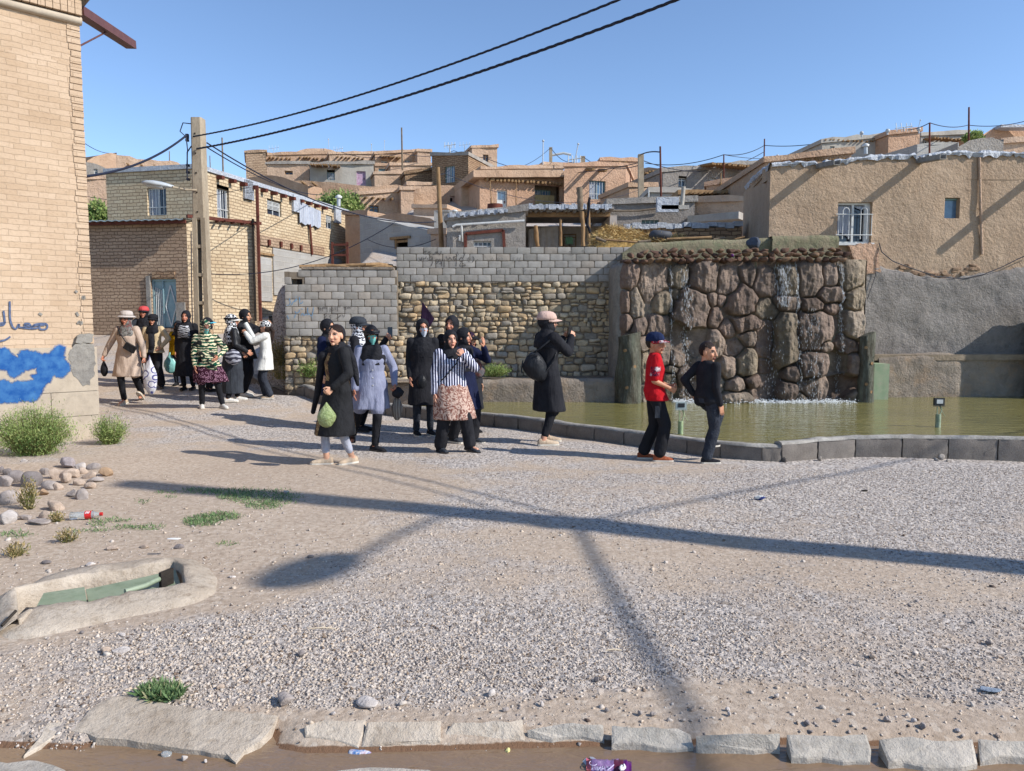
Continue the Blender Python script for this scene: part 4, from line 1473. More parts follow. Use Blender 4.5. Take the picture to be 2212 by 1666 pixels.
 # ================================================================== low rough wall behind the pond and planting bed
M['rough_plaster']=rough_mat('rough_plaster',S(178,164,148,.72),S(148,136,124,.7),2.2,S(190,160,128,.72),3.5,((5,.05),(22,.03),(70,.01)),f3=.5)
M['bed_soil']=rough_mat('bed_soil',S(178,160,138,.7),S(150,134,114,.7),5,bumps=((20,.02),))
def lump_wall(name,path,ztop,zb,th,mat,amp,label,cat,cell=.07,seed=1,capmat=None,kind=None):
 """a wall following a plan path, faces displaced; ztop may be a list"""
 P=[Vector((x,y,0))for x,y in path]
 L=path_len(P)
 n=int(L[-1]/cell)
 zt=ztop if isinstance(ztop,(list,tuple))else[ztop]*len(path)
 zt_=lambda s:float(np.interp(s,L,zt))
 m=max(3,int((max(zt)-zb)/cell))
 V=[]
 for i in range(n+1):
  s=L[-1]*i/n
  q=along(P,L,s)
  d=(along(P,L,s+.2)-along(P,L,s-.2)).normalized()
  nn=Vector((d.y,-d.x,0))
  for j in range(m+1):
   z=zb+(zt_(s)-zb)*j/m
   V.append((q.x,q.y,z,nn.x,nn.y,s))
  V.append((q.x-nn.x*th,q.y-nn.y*th,zt_(s),0,0,s))
  V.append((q.x-nn.x*th,q.y-nn.y*th,zb,0,0,s))
 V=np.array(V)
 Q=np.stack([V[:,5],V[:,2]*1.2,np.full(len(V),seed*3.3)],1)
 off=(fbm(Q,1.6,4,seed)*.7+fbm(Q,5.5,3,seed+4)*.4)*amp
 k=m+3
 jj=np.tile(np.arange(k),n+1)
 off[jj==m]-=amp*.8
 W=V[:,:3].copy()
 W[:,0]+=V[:,3]*off
 W[:,1]+=V[:,4]*off
 W[:,2]+=np.where(jj>=m,fbm(Q,2.2,3,seed+9)*amp*.6,0)*(jj<k-1)
 idx=np.arange((n+1)*k).reshape(n+1,k)
 F=np.stack([idx[:-1,:-1],idx[1:,:-1],idx[1:,1:],idx[:-1,1:]],-1).reshape(-1,4)
 me=np_mesh(name,W,F,mat,smooth=True)
 o=link(name,me)
 return tag(o,label,cat,kind=kind)
def plan(u,v,z):
 p=at_z(u,v,z)
 return(p.x,p.y)
yl=at(640,830,15.2)
lw_path=[(yl.x-.1,15.25),(-2.6,14.75),(-.8,14.25),(.8,14.2),(2.2,14.15)]
lump_wall('retaining_wall',lw_path,[.50,.52,.56,.58,.62],-.2,.55,M['rough_plaster'],.07,'low lumpy stone and cement wall on the left of the waterfall','wall',seed=3)
mb=MB()
mb.face([(-4.9,15.6,.55),(-4.6,15.0,.47),(-2.6,14.6,.49),(-.8,14.3,.52),(2.2,14.3,.55),(2.2,15.6,.6)])
tag(mb.build('planting_bed',M['bed_soil']),'strip of soil between the low wall and the rubble wall',kind='structure')
rb0=at(1900,858,15.2)
lump_wall('retaining_wall',[(rb0 .x-.05,15.15),(13.0,15.5)],[1.02,1.06],-.2,.75,M['rough_plaster'],.08,'low lumpy stone wall on the right of the waterfall below the grey plaster','wall',seed=8)
def weeds(lst):
 for i,(u,v,Y,rx,h,n,k,lab)in enumerate(lst):
  p=at(u,v,Y)
  bush('weed',(p.x,p.y,p.z),rx,rx*.6,h,int(n/28),n,.05,k,lab,'weed','weeds along the foot of the rubble wall',seed=20+i)
weeds([(600,720,19.5,.45,.42,1500,'weed','green weeds at the corner of the grey block shed'),(608,790,15.7,.40,.62,1700,'dry','brownish green bush at the left end of the rubble wall'),(610,820,15.3,.30,.35,900,'dry','olive weeds on the bank beside the pond kerb'),(672,815,14.95,.30,.34,1700,'weed','green weeds behind the woman in the black long vest'),(1070,814,14.5,.34,.26,1700,'weed','green weeds on the bed behind the striped shirt'),(1010,816,14.55,.2,.12,300,'dry','small dry weeds left of the green clump'),(790,813,14.8,.3,.10,300,'dry','low dry weeds beside the grey shirt')])
p=at(650,690,15.9)
# ================================================================== block shed wall, rubble wall with block top
def sbox_template(n=4,e=.35):
 """rounded box: cube grid pushed toward a superellipsoid"""
 V,F=[],[]
 def grid(o,a,b):
  base=len(V)
  for i in range(n+1):
   for j in range(n+1):
    V.append(o+a*(2*i/n-1)+b*(2*j/n-1))
  for i in range(n):
   for j in range(n):
    k=base+i*(n+1)+j
    F.append((k,k+n+1,k+n+2,k+1))
 X,Y,Z_=np.eye(3)
 grid(-Y,X,Z_)
 grid(X,Y,Z_)
 grid(-X,-Y,Z_)
 grid(Z_,X,Y)
 grid(-Z_,X,-Y)
 V=np.array(V)
 return V,np.array(F)
SB,SBF=sbox_template(5)
def stones_mesh(name,cells,fac,o,mat,parent,pal,seed,power,jitter,bulge,lab=None,smooth=True,edge=.9):
 """cells: (s,z,w,h); one mesh of packed stones on the facade plane"""
 rg=np.random.default_rng(seed)
 n=len(cells)
 C=np.array(cells,float)
 p=power
 r=(np.abs(SB)**p).sum(1)**(1/p)
 T=SB/r[:,None]
 V=np.repeat(T[None],n,0)
 V[:,:,0]*=(C[:,2]/2)[:,None]
 V[:,:,2]*=(C[:,3]/2)[:,None]
 dep=bulge*(rg.uniform(.6,1.3,n)if jitter>.01 else rg.uniform(.985,1.01,n))
 V[:,:,1]*=dep[:,None]
 ang=rg.normal(size=n)*(.10 if jitter>.03 else.004)
 ca,sa=np.cos(ang)[:,None],np.sin(ang)[:,None]
 x,z=V[:,:,0].copy(),V[:,:,2].copy()
 V[:,:,0]=x*ca-z*sa
 V[:,:,2]=x*sa+z*ca
 V[:,:,0]+=C[:,0][:,None]
 V[:,:,2]+=C[:,1][:,None]
 flat=V.reshape(-1,3)
 sid=np.repeat(np.arange(n),len(SB))
 Q=flat+np.stack([sid*7.7,sid*3.1,sid*1.3],1)
 nz=np.stack([fbm(Q,7,2,seed),fbm(Q,7,2,seed+3),fbm(Q,7,2,seed+6)],1)*jitter+np.stack([fbm(Q,22,2,seed),fbm(Q,22,2,seed+3),fbm(Q,22,2,seed+6)],1)*jitter*.35
 flat=flat+nz
 W=np.array(fac.A)[None]+flat[:,:1]*np.array(fac.t)[None]+(o-flat[:,1:2]*-1*-1)[:,:1]*0
 W=np.array(fac.A)[None]+flat[:,:1]*np.array(fac.t)[None]+(o-flat[:,1:2])*np.array(fac.n)[None]
 W[:,2]=flat[:,2]
 F=(SBF[None]+(np.arange(n)*len(SB))[:,None,None]).reshape(-1,4)
 pal=np.array([c[:3]for c in pal])
 c=pal[rg.integers(0,len(pal),n)]*rg.uniform(.86,1.1,n)[:,None]
 me=np_mesh(name,W,F,mat,cols=np.repeat(c,len(SB),0),smooth=smooth)
 return link(name,me,parent,lab)
M['block']=attr_mat('block',bumps=((60,.005),(180,.002)),vary=.35,vs=7,spec=.1)
GB=[S(186,180,172,.72),S(176,171,163,.72),S(192,186,178,.72),S(182,177,170,.72),S(188,178,166,.72)]
RBP=[S(222,200,166,.76),S(208,186,154,.76),S(196,178,150,.74),S(218,200,172,.76),S(176,166,152,.72),S(216,186,146,.76),S(188,166,136,.72)]
def course_cells(fac,s0,s1,z0,z1,bw,bh,gap,rg,jz=.0,skip=None):
 out=[]
 n=max(1,round((z1-z0)/bh))
 bh=(z1-z0)/n
 for r_ in range(n):
  s=s0-(bw*.5 if r_%2 else 0)-.0
  while s<s1-.01:
   w=bw*rg.uniform(.97,1.03)
   a,b=max(s,s0),min(s+w,s1)
   if b-a>.05:
    zc=z0+bh*(r_+.5)
    if not(skip and skip((a+b)/2,zc)):
     out.append(((a+b)/2,zc+rg.normal()*jz,b-a-gap,bh-gap))
   s+=w
 return out
WL=at(857,600,15.3)
WR=at(1340,600,15.3)
FW=Fac((WL.x,WL.y+.02),(WR.x+.3,WR.y))
zjoin=FW.hit(1000,609)[1]
ztopw=FW.hit(1000,534)[1]
wall=empty('rubble_wall',(FW.A.x,FW.A.y,.5),'tall wall of yellow rubble stone topped with grey concrete blocks and scrawled writing','wall')
mb=MB()
mb.box(FW.pt(FW.L/2,(zjoin+.3)/2,-.20),FW.L,.36,zjoin+.3-.0,X=FW.t,Y=FW.n)
mb.box(FW.pt(FW.L/2,(ztopw+zjoin)/2-.01,-.085),FW.L,.22,ztopw-zjoin-.03,X=FW.t,Y=FW.n)
mb.build('mortar_core',M['mortar'],wall)
rg=np.random.default_rng(4)
cells=course_cells(FW,0,FW.L,zjoin,ztopw,.272,.147,.005,rg,.002)
stones_mesh('block_courses',cells,FW,-.05,M['block'],wall,GB,5,14,.0035,.09)
cells=[]
z=.38
rg=np.random.default_rng(14)
while z<zjoin-.03:
 h=rg.uniform(.075,.135)if z>1.2 else rg.uniform(.10,.19)
 if rg.random()<.12:h*=1.4
 h=min(h,zjoin-z)
 if h<.05:break
 s=-rg.random()*.1
 while s<FW.L:
  w=h*rg.uniform(.8,2.3)
  if w<.09:w=.09
  if h>.11 and rg.random()<.25 and w>.12:
   k=rg.uniform(.35,.65)
   cells.append((s+w/2,z+h*k/2,w-.012,h*k-.01))
   cells.append((s+w/2,z+h*(k+1)/2,w-.012,h*(1-k)-.01))
  else:
   cells.append((s+w/2,z+h/2+rg.normal()*.008,w-.012,h-.008+rg.normal()*.006))
  s+=w
 z+=h
stones_mesh('rubble_masonry',cells,FW,-.06,M['stone'],wall,RBP,6,4.5,.030,.085)
mb=MB()
for k in range(int(FW.L/.1)):
 pass
mb.tube([FW.pt(s,zjoin-.005+.012*math.sin(s*9),.0)for s in np.linspace(0,FW.L,40)],.028,6)
mb.build('mortar_band',M['rough_plaster'],wall)
SL=at(615,600,14.95)
SR=at(858,600,15.05)
FS=Fac((SL.x,SL.y),(SR.x,SR.y))
shed=empty('block_shed',(FS.A.x,FS.A.y,.6),'grey concrete block shed wall with blue and black Persian writing','shed')
zt=FS.hit(740,583)[1]
zbk=FS.hit(740,726)[1]
z_hole=(FS.hit(625,603)[1],FS.hit(640,617)[1])
sh0,sh1=FS.hit(626,610)[0],FS.hit(654,610)[0]
mb=MB()
mb.box(FS.pt(FS.L/2,(zbk+.2)/2,-.18),FS.L,.32,zbk-.2,X=FS.t,Y=FS.n)
zh0,zh1=FS.hit(640,618)[1],FS.hit(640,604)[1]
mb.box(FS.pt(FS.L/2,(zh0+zbk)/2,-.055),FS.L,.16,zh0-zbk,X=FS.t,Y=FS.n)
mb.box(FS.pt((sh1+FS.L)/2,(zh0+zt)/2,-.055),FS.L-sh1,.16,zt-zh0-.02,X=FS.t,Y=FS.n)
mb.box(FS.pt(sh0/2,(zh0+zt)/2,-.055),sh0,.16,zt-zh0-.08,X=FS.t,Y=FS.n)
mb.box(FS.pt((sh0+sh1)/2,(zh1+zt)/2-.02,-.055),sh1-sh0+.04,.16,zt-zh1-.06,X=FS.t,Y=FS.n)
sback=FS.pt(0,0)
mb.box(FS.pt(.1,(zt+.4)/2-.04,-1.6),.2,2.9,zt-.4,X=FS.t,Y=FS.n)
mb.build('mortar_core',M['mortar'],shed)
rg=np.random.default_rng(9)
cells=course_cells(FS,0,FS.L,zbk,zt,.262,.142,.005,rg,.002,skip=lambda s,z:sh0-.02<s<sh1+.02 and zh0-.02<z<zh1+.05)
cells=[c for c in cells if not(c[1]>zt-.14 and c[0]<.20)]
stones_mesh('block_courses',cells,FS,-.05,M['block'],shed,GB,15,14,.0035,.09)
cells=[]
z=.3
while z<zbk-.02:
 h=min(rg.uniform(.09,.14),zbk-z)
 s=-.05
 while s<FS.L+.05:
  w=h*rg.uniform(.9,2.2)
  cells.append((s+w/2,z+h/2,w-.012,h-.008))
  s+=w
 z+=h
stones_mesh('rubble_base',cells,FS,-.06,M['stone'],shed,RBP,16,4.5,.028,.085)
M['wood']=rough_mat('wood',S(186,152,112,.72),S(150,118,84,.7),8,S(110,84,60,.7),30,((40,.004),),stretch=(1,1,.3))
M['wood_grey']=rough_mat('wood_grey',S(160,144,124,.7),S(128,112,94,.7),8,S(100,84,66,.7),30,((40,.004),))
mb=MB()
mb.box(FS.pt(FS.L*.56,zt+.03,-.9),FS.L*.82,1.9,.05,X=FS.t,Y=FS.n)
mb.build('roof',M['rough_plaster'],shed)
rg=np.random.default_rng(10)
for k in range(9):
 s=rg.uniform(.55,FS.L-.3)
 ln=rg.uniform(.5,1.1)
 p=FS.pt(s,zt+.075+.02*(k%3),-.25-.1*(k%5))
 a=rg.normal()*.25
 d=(FS.t*math.cos(a)+FS.n*math.sin(a)).normalized()
 mb=MB()
 mb.tube([p-d*ln/2,p+Vector((0,0,.02)),p+d*ln/2],[.035,.04,.028],7)
 o=mb.build('roof_pole',M['wood'],None)
 tag(o,'dry wooden pole on the roof of the block shed, placed %s in the loose stack'%ORD[k],'pole','poles lying on the shed roof')
ZK=lambda x,y:(607.2+x*.08823,628.9+y*.08823)
strokes('blue_letter',[[(455,140),(450,200),(465,300),(520,285),(525,255)],[(330,240),(370,190),(385,215),(340,250),(290,270),(270,320),(245,345)],[(200,175),(215,240),(225,290),(200,340)],[(375,130)],[(345,150)],[(130,345),(180,350)]],FS,ZK,.046,.011,M['spray_lightblue'],shed)
strokes('blue_letter',[[(795,395),(790,450),(760,590),(730,610),(690,560),(650,590),(610,560),(560,600),(530,545),(490,600)],[(655,400),(650,500),(665,560)],[(440,450),(445,500),(370,540),(340,490)],[(490,430),(545,445)],[(765,655)],[(150,600),(185,685)],[(355,570),(320,660)]],FS,ZK,.046,.011,M['spray_lightblue'],shed)
strokes('number_stroke',[[(880,400),(900,435)],[(960,400),(930,395),(925,440),(955,440),(965,400),(965,490)],[(1015,495),(1005,400),(1030,425),(1045,390),(1065,425),(1075,390)],[(1120,400),(1095,400),(1095,430),(1125,425),(1125,395),(1128,515)],[(1195,400),(1198,510)],[(1240,400),(1220,470),(1270,475),(1265,430),(1240,400)],[(1325,370),(1328,470)],[(1385,500),(1375,370),(1400,395),(1420,365),(1440,395),(1455,360)],[(1580,390),(1545,385),(1540,415),(1575,415),(1580,385),(1578,470)],[(1610,370),(1635,430),(1655,365)],[(1690,365),(1670,410),(1710,415),(1705,380),(1690,365)],[(1765,385)]],FS,ZK,.046,.0085,M['spray_black'],shed)
strokes('black_letter',[[(1495,555),(1500,595),(1550,620),(1550,570)],[(1525,655)],[(1420,620),(1445,590),(1450,620),(1420,620),(1400,650),(1350,665)],[(1385,548)],[(1415,545)],[(1225,590),(1185,610),(1215,650),(1205,690),(1180,685)],[(1045,580),(1070,650),(1120,590)],[(1085,548)],[(1110,548)]],FS,ZK,.046,.0085,M['spray_black'],shed)
ZB_=lambda x,y:(867.4+x*.20098,525.9+y*.20098)
strokes('black_letter',[[(425,80),(420,110),(390,105),(385,85)],[(360,100),(375,90),(375,110),(350,115),(335,120)],[(310,85),(290,95),(315,110),(290,112)],[(270,85),(250,85),(260,110),(285,108)],[(410,120)]],FW,ZB_,.046,.014,M['spray_black'],wall)
strokes('number_stroke',[[(160,172)],[(185,150),(200,185),(215,150),(210,190)],[(230,145),(235,195)],[(235,160),(255,165),(265,140)],[(275,155),(290,190)],[(300,145),(330,145),(325,175),(300,170),(305,145)],[(330,150),(335,200),(315,245)],[(360,180),(385,170),(400,190),(380,215),(360,200)],[(410,165),(430,215),(405,215)],[(435,170),(432,245)],[(460,170),(458,255)],[(480,140),(500,180),(520,150),(540,180)],[(555,145),(580,140),(590,170),(565,180),(560,150),(590,180),(585,250)],[(600,90),(610,125)],[(620,180),(640,150),(660,170),(650,200),(625,190)],[(685,100),(660,160)],[(640,210),(625,240),(690,235),(650,215)],[(720,150),(715,190),(740,200)],[(765,140),(780,170),(760,205)],[(820,172)]],FW,ZB_,.046,.013,M['spray_black'],wall)
M['spray_faded']=rough_mat('spray_faded',S(138,134,128,.8),S(148,144,138,.8),20)
strokes('faded_stroke',[[(975,150),(990,180)],[(1040,150),(1060,180)],[(1075,150),(1090,170)],[(1210,150),(1205,190)],[(1250,150),(1240,190)],[(1280,150),(1270,180),(1300,180)],[(1050,285),(1035,310),(1065,320),(1060,280)],[(1120,285),(1120,325)],[(1160,315)],[(1185,315)],[(1210,315)],[(1290,280),(1320,300),(1340,280)],[(1380,280),(1400,305),(1430,285)],[(1800,90),(1840,80),(1810,120),(1850,120)],[(1950,75),(1970,60),(1960,90)]],FW,ZB_,.046,.011,M['spray_faded'],wall)
# ================================================================== waterfall rockwork
M['fall_rock']=attr_mat('fall_rock',bumps=((11,.05),(34,.026),(110,.007)),vary=.6,vs=9,rough=.8,spec=.35)
FALL_Y=14.35
fl,fr=at(1337,868,FALL_Y),at(1866,868,FALL_Y+.05)
FF=Fac((fl.x,fl.y),(fr.x,fr.y))
ztf=FF.hit(1600,574)[1]
rocks=[(390,430,110,130,.07),(210,400,75,100,.12),(175,585,42,88,.12),(255,590,50,112,.10),(175,735,40,62,.14),(270,765,55,72,.16),(460,590,75,95,.12),(430,765,90,85,.13),(580,400,72,92,.10),(780,400,122,112,.15),(960,430,102,102,.08),(1120,390,76,82,.10),(1250,430,92,112,.12),(1420,430,86,112,.11),(1590,410,104,122,.14),(1740,390,66,92,.10),(1900,390,88,112,.14),(665,640,142,172,.27),(832,566,52,66,.14),(848,705,52,76,.15),(905,572,46,50,.08),(1072,570,124,124,.22),(1095,745,118,72,.17),(940,790,62,60,.10),(1250,650,92,82,.07),(1400,600,112,62,.16),(1600,600,104,60,.20),(1745,535,112,72,.19),(1745,620,72,52,.12),(1930,560,72,92,.14),(1925,760,78,122,.16),(1392,880,84,235,.27),(1600,800,135,175,.20),(1232,860,72,152,.03),(832,905,84,92,.22),(700,860,92,82,-.02),(1112,860,72,80,.16),(1092,1052,84,115,.27),(950,1082,62,84,.20),(540,1022,62,62,.16),(500,1095,62,52,.18),(600,1152,62,72,.16),(742,1125,52,72,.05),(1592,1070,122,104,.32),(1422,1122,72,82,.20),(1392,1262,74,84,.28),(1142,1192,74,50,.26),(1010,1222,72,62,.28),(1000,1315,118,52,.32),(1600,1242,124,92,.12),(1800,1050,112,112,-.18),(1830,1250,125,125,-.25),(1215,1250,82,104,.0),(450,1000,62,122,.12),(480,1200,72,112,.18),(700,1280,84,92,.0),(855,1205,62,84,.12),(300,905,62,62,.16),(330,1100,62,122,.06),(350,1292,72,84,.10),(1870,930,92,82,.10),(590,850,60,110,-.03),(1000,940,70,60,.04),(1700,930,70,50,.12),(1230,1080,50,70,.02),(560,520,40,60,.04),(230,1050,60,150,.05),(230,1300,60,100,.06),(820,1330,80,50,.1),(1500,1330,60,50,.12),(650,1340,60,40,.1),(1900,1060,60,120,.12),(1905,1300,50,60,.05)]
NS_,NZ_=420,260
sg=np.linspace(0,FF.L,NS_+1)
zgd=np.linspace(-.15,ztf+.12,NZ_+1)
SG,ZG_=np.meshgrid(sg,zgd)
cen=[]
for(x,y,rx,ry,p)in rocks:
 s,z=FF.hit(*Z8(x,y))
 s2,_=FF.hit(*Z8(x+rx,y))
 _,z2=FF.hit(*Z8(x,y-ry))
 cen.append((s,z,abs(s2-s),abs(z2-z),p))
cen=np.array(cen)
pts=np.stack([SG.ravel(),ZG_.ravel()],1)
P3=np.stack([pts[:,0],pts[:,1],np.zeros(len(pts))],1)
wx=fbm(P3,3,3,41)*.06
wz=fbm(P3,3,3,47)*.06
D=np.sqrt(((pts[:,0,None]+wx[:,None]-cen[None,:,0])/cen[None,:,2])**2+((pts[:,1,None]+wz[:,None]-cen[None,:,1])/cen[None,:,3])**2)
o_=np.argsort(D,axis=1)[:,:2]
d1=np.take_along_axis(D,o_[:,:1],1)[:,0]
d2=np.take_along_axis(D,o_[:,1:2],1)[:,0]
cid=o_[:,0]
edge=np.clip((d2-d1)/.34,0,1)
outer=np.clip((1.35-d1)/.3,0,1)
sh=sstep(np.minimum(edge,outer)**.6)
bul=np.sqrt(np.clip(1-(d1*.82)**2,0,1))
P4=P3*np.array([2.2,.55,1])
h=sh*(.02+cen[cid,4]*1.0*(.25+.75*bul))+fbm(P3,2.1,3,50)*.07+fbm(P3,4.5,4,51)*.035+fbm(P3,16,3,55)*.014+fbm(P4,5,3,58)*.045
h=np.where(cen[cid,4]<0,sh*cen[cid,4]+fbm(P3,4.5,4,51)*.03,h)
h+=.10*(1-(ZG_.ravel()/ztf))-.02
endf=np.clip(np.minimum(pts[:,0],FF.L-pts[:,0])/.10,0,1)
h=h*(.5+.5*endf)-.10*(1-endf)
Wp=np.array(FF.A)[None]+pts[:,:1]*np.array(FF.t)[None]+h[:,None]*np.array(FF.n)[None]
Wp[:,2]=pts[:,1]
pal=np.array([S(176,154,136,.76)[:3],S(164,142,126,.74)[:3],S(182,164,144,.76)[:3],S(158,134,118,.72)[:3],S(174,156,132,.76)[:3]])
rg=np.random.default_rng(77)
pk=pal[rg.integers(0,len(pal),len(cen))]*rg.uniform(.85,1.1,len(cen))[:,None]
col=pk[cid]
mort=np.array(S(156,144,124,.70)[:3])
mk=(1-np.clip(edge/.28,0,1))[:,None]
gr=np.clip(fbm(P3,2.2,3,61)*2,0,1)[:,None]
mort2=mort*(1-gr)+np.array(S(132,150,120,.66)[:3])*gr
col=col*(1-mk*.85)+mort2*mk*.85
for(x0,wd_)in((520,45),(640,60),(1370,55),(1470,40),(1570,70),(1830,50),(1100,40),(1280,60)):
 s0=FF.hit(*Z8(x0,800))[0]
 wv=wd_*.28186*FALL_Y/FPX
 k_=np.exp(-((pts[:,0]+wx*.5-s0)/wv)**2)*.5
 col=col*(1-k_[:,None])
kf=np.clip((.45-pts[:,1])/.5,0,1)*.3
col=col*(1-kf[:,None])
idx=np.arange((NZ_+1)*(NS_+1)).reshape(NZ_+1,NS_+1)
F=np.stack([idx[:-1,:-1],idx[:-1,1:],idx[1:,1:],idx[1:,:-1]],-1).reshape(-1,4)
fall=empty('rock_waterfall',(FF.pt(FF.L/2,0)),'artificial waterfall wall of brown boulders set in green cement','waterfall')
link('rock_face',np_mesh('rock_face',Wp,F,M['fall_rock'],cols=col,smooth=True),fall)
mb=MB()
for s in(-.0,FF.L):
 q=[FF.pt(s,z,o)for z,o in((-.2,-.06),(ztf+.1,-.08),(ztf+.1,-1.3),(-.2,-1.3))]
 mb.face(q if s>1 else q[::-1])
mb.face([FF.pt(0,ztf+.1,-.08),FF.pt(FF.L,ztf+.1,-.08),FF.pt(FF.L,ztf+.1,-1.3),FF.pt(0,ztf+.1,-1.3)])
mb.build('side_walls',M['cement'],fall)
lump=lump_wall('flank',[(fl.x-.10,FALL_Y+1.0),(fl.x-.10,FALL_Y+.25),(fl.x-.02,FALL_Y+.06),(fl.x+.10,FALL_Y+.04)],ztf+.05,-.1,.08,M['cement'],.03,None,None,seed=12)
lump.parent=fall
lump.matrix_basis=fall.matrix_basis.inverted()
lump.name='flank'
rg=np.random.default_rng(21)
cnt=0
for row,(y_,n_)in enumerate(((268,28),(232,27),(200,24))):
 for k in range(n_):
  x=190+(1900-190)*(k+.5*(row%2)+rg.uniform(-.2,.2))/n_
  if row==2 and(x<300 and rg.random()<.6):continue
  yy=y_+(-18*(x-200)/1700 if row>0 else-12*(x-200)/1700)+rg.normal()*4
  s,z=FF.hit(*Z8(x,yy),.1)
  sx=rg.uniform(.075,.125)
  V,Fk=rock_np((sx,.10,rg.uniform(.048,.066)),500+cnt,.16,2,facets=10)
  a=rg.normal()*.22
  V=V@np.array([[math.cos(a),0,math.sin(a)],[0,1,0],[-math.sin(a),0,math.cos(a)]])
  c=np.array([S(128,98,78,.6),S(150,120,96,.62),S(112,84,70,.58),S(138,106,88,.6)][rg.integers(0,4)][:3])
  cv=c[None]*(1+.2*fbm(V+cnt,9,3,cnt))[:,None]
  me=np_mesh('coping_rock',V,Fk,M['stone'],cols=cv)
  o=link('coping_rock',me,fall,local=True)
  q=FF.pt(s,z,.10+rg.normal()*.025-row*.03)
  o.location=q-fall.location
  o.rotation_euler=(0,0,rg.normal()*.3)
  cnt+=1
M['trunk_conc']=rough_mat('trunk_conc',S(136,140,124,.68),S(108,100,86,.64),3,S(172,170,156,.7),9,((7,.09),(24,.04)),stretch=(2.4,2.4,.5))
M['green_paint']=rough_mat('green_paint',S(150,172,138,.7),S(170,182,150,.72),4,S(190,182,160,.7),10,((30,.004),),rough=.7)
def trunk(u,v0,v1,w,Y,label):
 a,b=at(u,v1,Y),at(u,v0,Y)
 b=Vector((a.x,a.y,b.z))
 root=empty('concrete_trunk',(a.x,a.y,a.z-.2),label,'post')
 N,K=26,26
 V=[]
 for k in range(K+1):
  t=k/K
  z=a.z-.25+(b.z-a.z+.25)*t
  for i in range(N):
   an=2*math.pi*i/N
   q=np.array([[math.cos(an)*2.2+u,math.sin(an)*2.2,z*1.1]])
   r=w*(1.12-.16*t+.2*fbm(q,1.4,3,5)[0]+.10*fbm(q,5,2,6)[0])
   V.append((a.x+math.cos(an)*r,a.y+math.sin(an)*r,z+(.05*math.cos(an)if k==K else 0)))
 mb=MB()
 mb.add(V,[(k*N+i,k*N+(i+1)%N,(k+1)*N+(i+1)%N,(k+1)*N+i)for k in range(K)for i in range(N)],sm=True)
 mb.face(V[-N:])
 mb.build('trunk',M['trunk_conc'],root)
 for j,(dz,an)in enumerate(((.35,-1.9),(.75,-1.25),(1.05,-2.1),(.2,-1.2))):
  if a.z+dz>b.z:continue
  d=Vector((math.cos(an),math.sin(an),0))
  q=Vector((a.x,a.y,a.z+dz))+d*w*.93
  mb=MB()
  mb.tube([q,q+d*w*.16],.03,10)
  mb.build('sawn_knot',M['wood'],root)
 return root
trunk(1358,722,875,.215,FALL_Y-.22,'thick greenish concrete tree trunk at the left foot of the waterfall')
trunk(1868,722,868,.14,FALL_Y-.12,'slim dark concrete tree trunk at the right foot of the waterfall')
gb0=at(1900,862,14.75)
mb=MB()
gt=at(1900,786,14.75)
mb.box((gb0 .x,gb0 .y+.2,(gt.z-.1)/2),.30,.5,gt.z+.1)
tag(mb.build('cement_block',M['green_paint']),'pale green painted cement block right of the slim concrete trunk','block')
M['green_cement']=rough_mat('green_cement',S(168,154,128,.68),S(146,142,112,.66),3,S(124,138,104,.64),8,((9,.04),(40,.02)))
zr0,zr1=at(1400,548,14.9).z,at(1400,524,14.9).z
r0,r1=at(1345,540,14.9),at(1672,540,14.95)
lump_wall('cement_ridge',[(r0 .x,14.9),(r0 .x+.3,14.88),(r1 .x,14.95)],[zr1-.2,zr1,at(1672,514,14.95).z],2.4,.5,M['green_cement'],.05,'long mossy cement ridge behind the row of brown rocks','ridge',seed=17)
r2,r3=at(1668,540,14.85),at(1812,540,14.9)
lump_wall('cement_ridge',[(r2 .x,14.85),(r3 .x,14.9)],[at(1668,510,14.85).z,at(1812,508,14.9).z],2.4,.5,M['green_cement'],.05,'short mossy cement ridge under the barred window','ridge',seed=18)
rock('stone',(at(1625,534,14.7).x,14.62,at(1625,538,14.7).z),(.17,.12,.13),402,S(96,104,118,.6),'bluish dark rock resting on the brown coping rocks','stone',sub=3)
mb=MB()
q=at(1582,552,14.2)
V,Fk=rock_np((.035,.02,.04),9,.5,1)
tag(link('purple_scrap',np_mesh('purple_scrap',V+np.array(q),Fk,M['dark_purple'])),'small purple plastic scrap caught among the brown rocks','litter')
mw=NT('falling_water',.1,.6)
mw.b.inputs['Base Color'].default_value=(.85,.88,.9,1)
mw.b.inputs['Transmission Weight'].default_value=.35
M['falling_water']=mw.m
M['foam']=plain('foam',(.8,.82,.82,1),.4)
rg=np.random.default_rng(31)
def hface(s,z):
 i=int(np.clip(round(s/FF.L*NS_),0,NS_))
 j=int(np.clip(round((z+.15)/(ztf+.27)*NZ_),0,NZ_))
 return h.reshape(NZ_+1,NS_+1)[j,i]
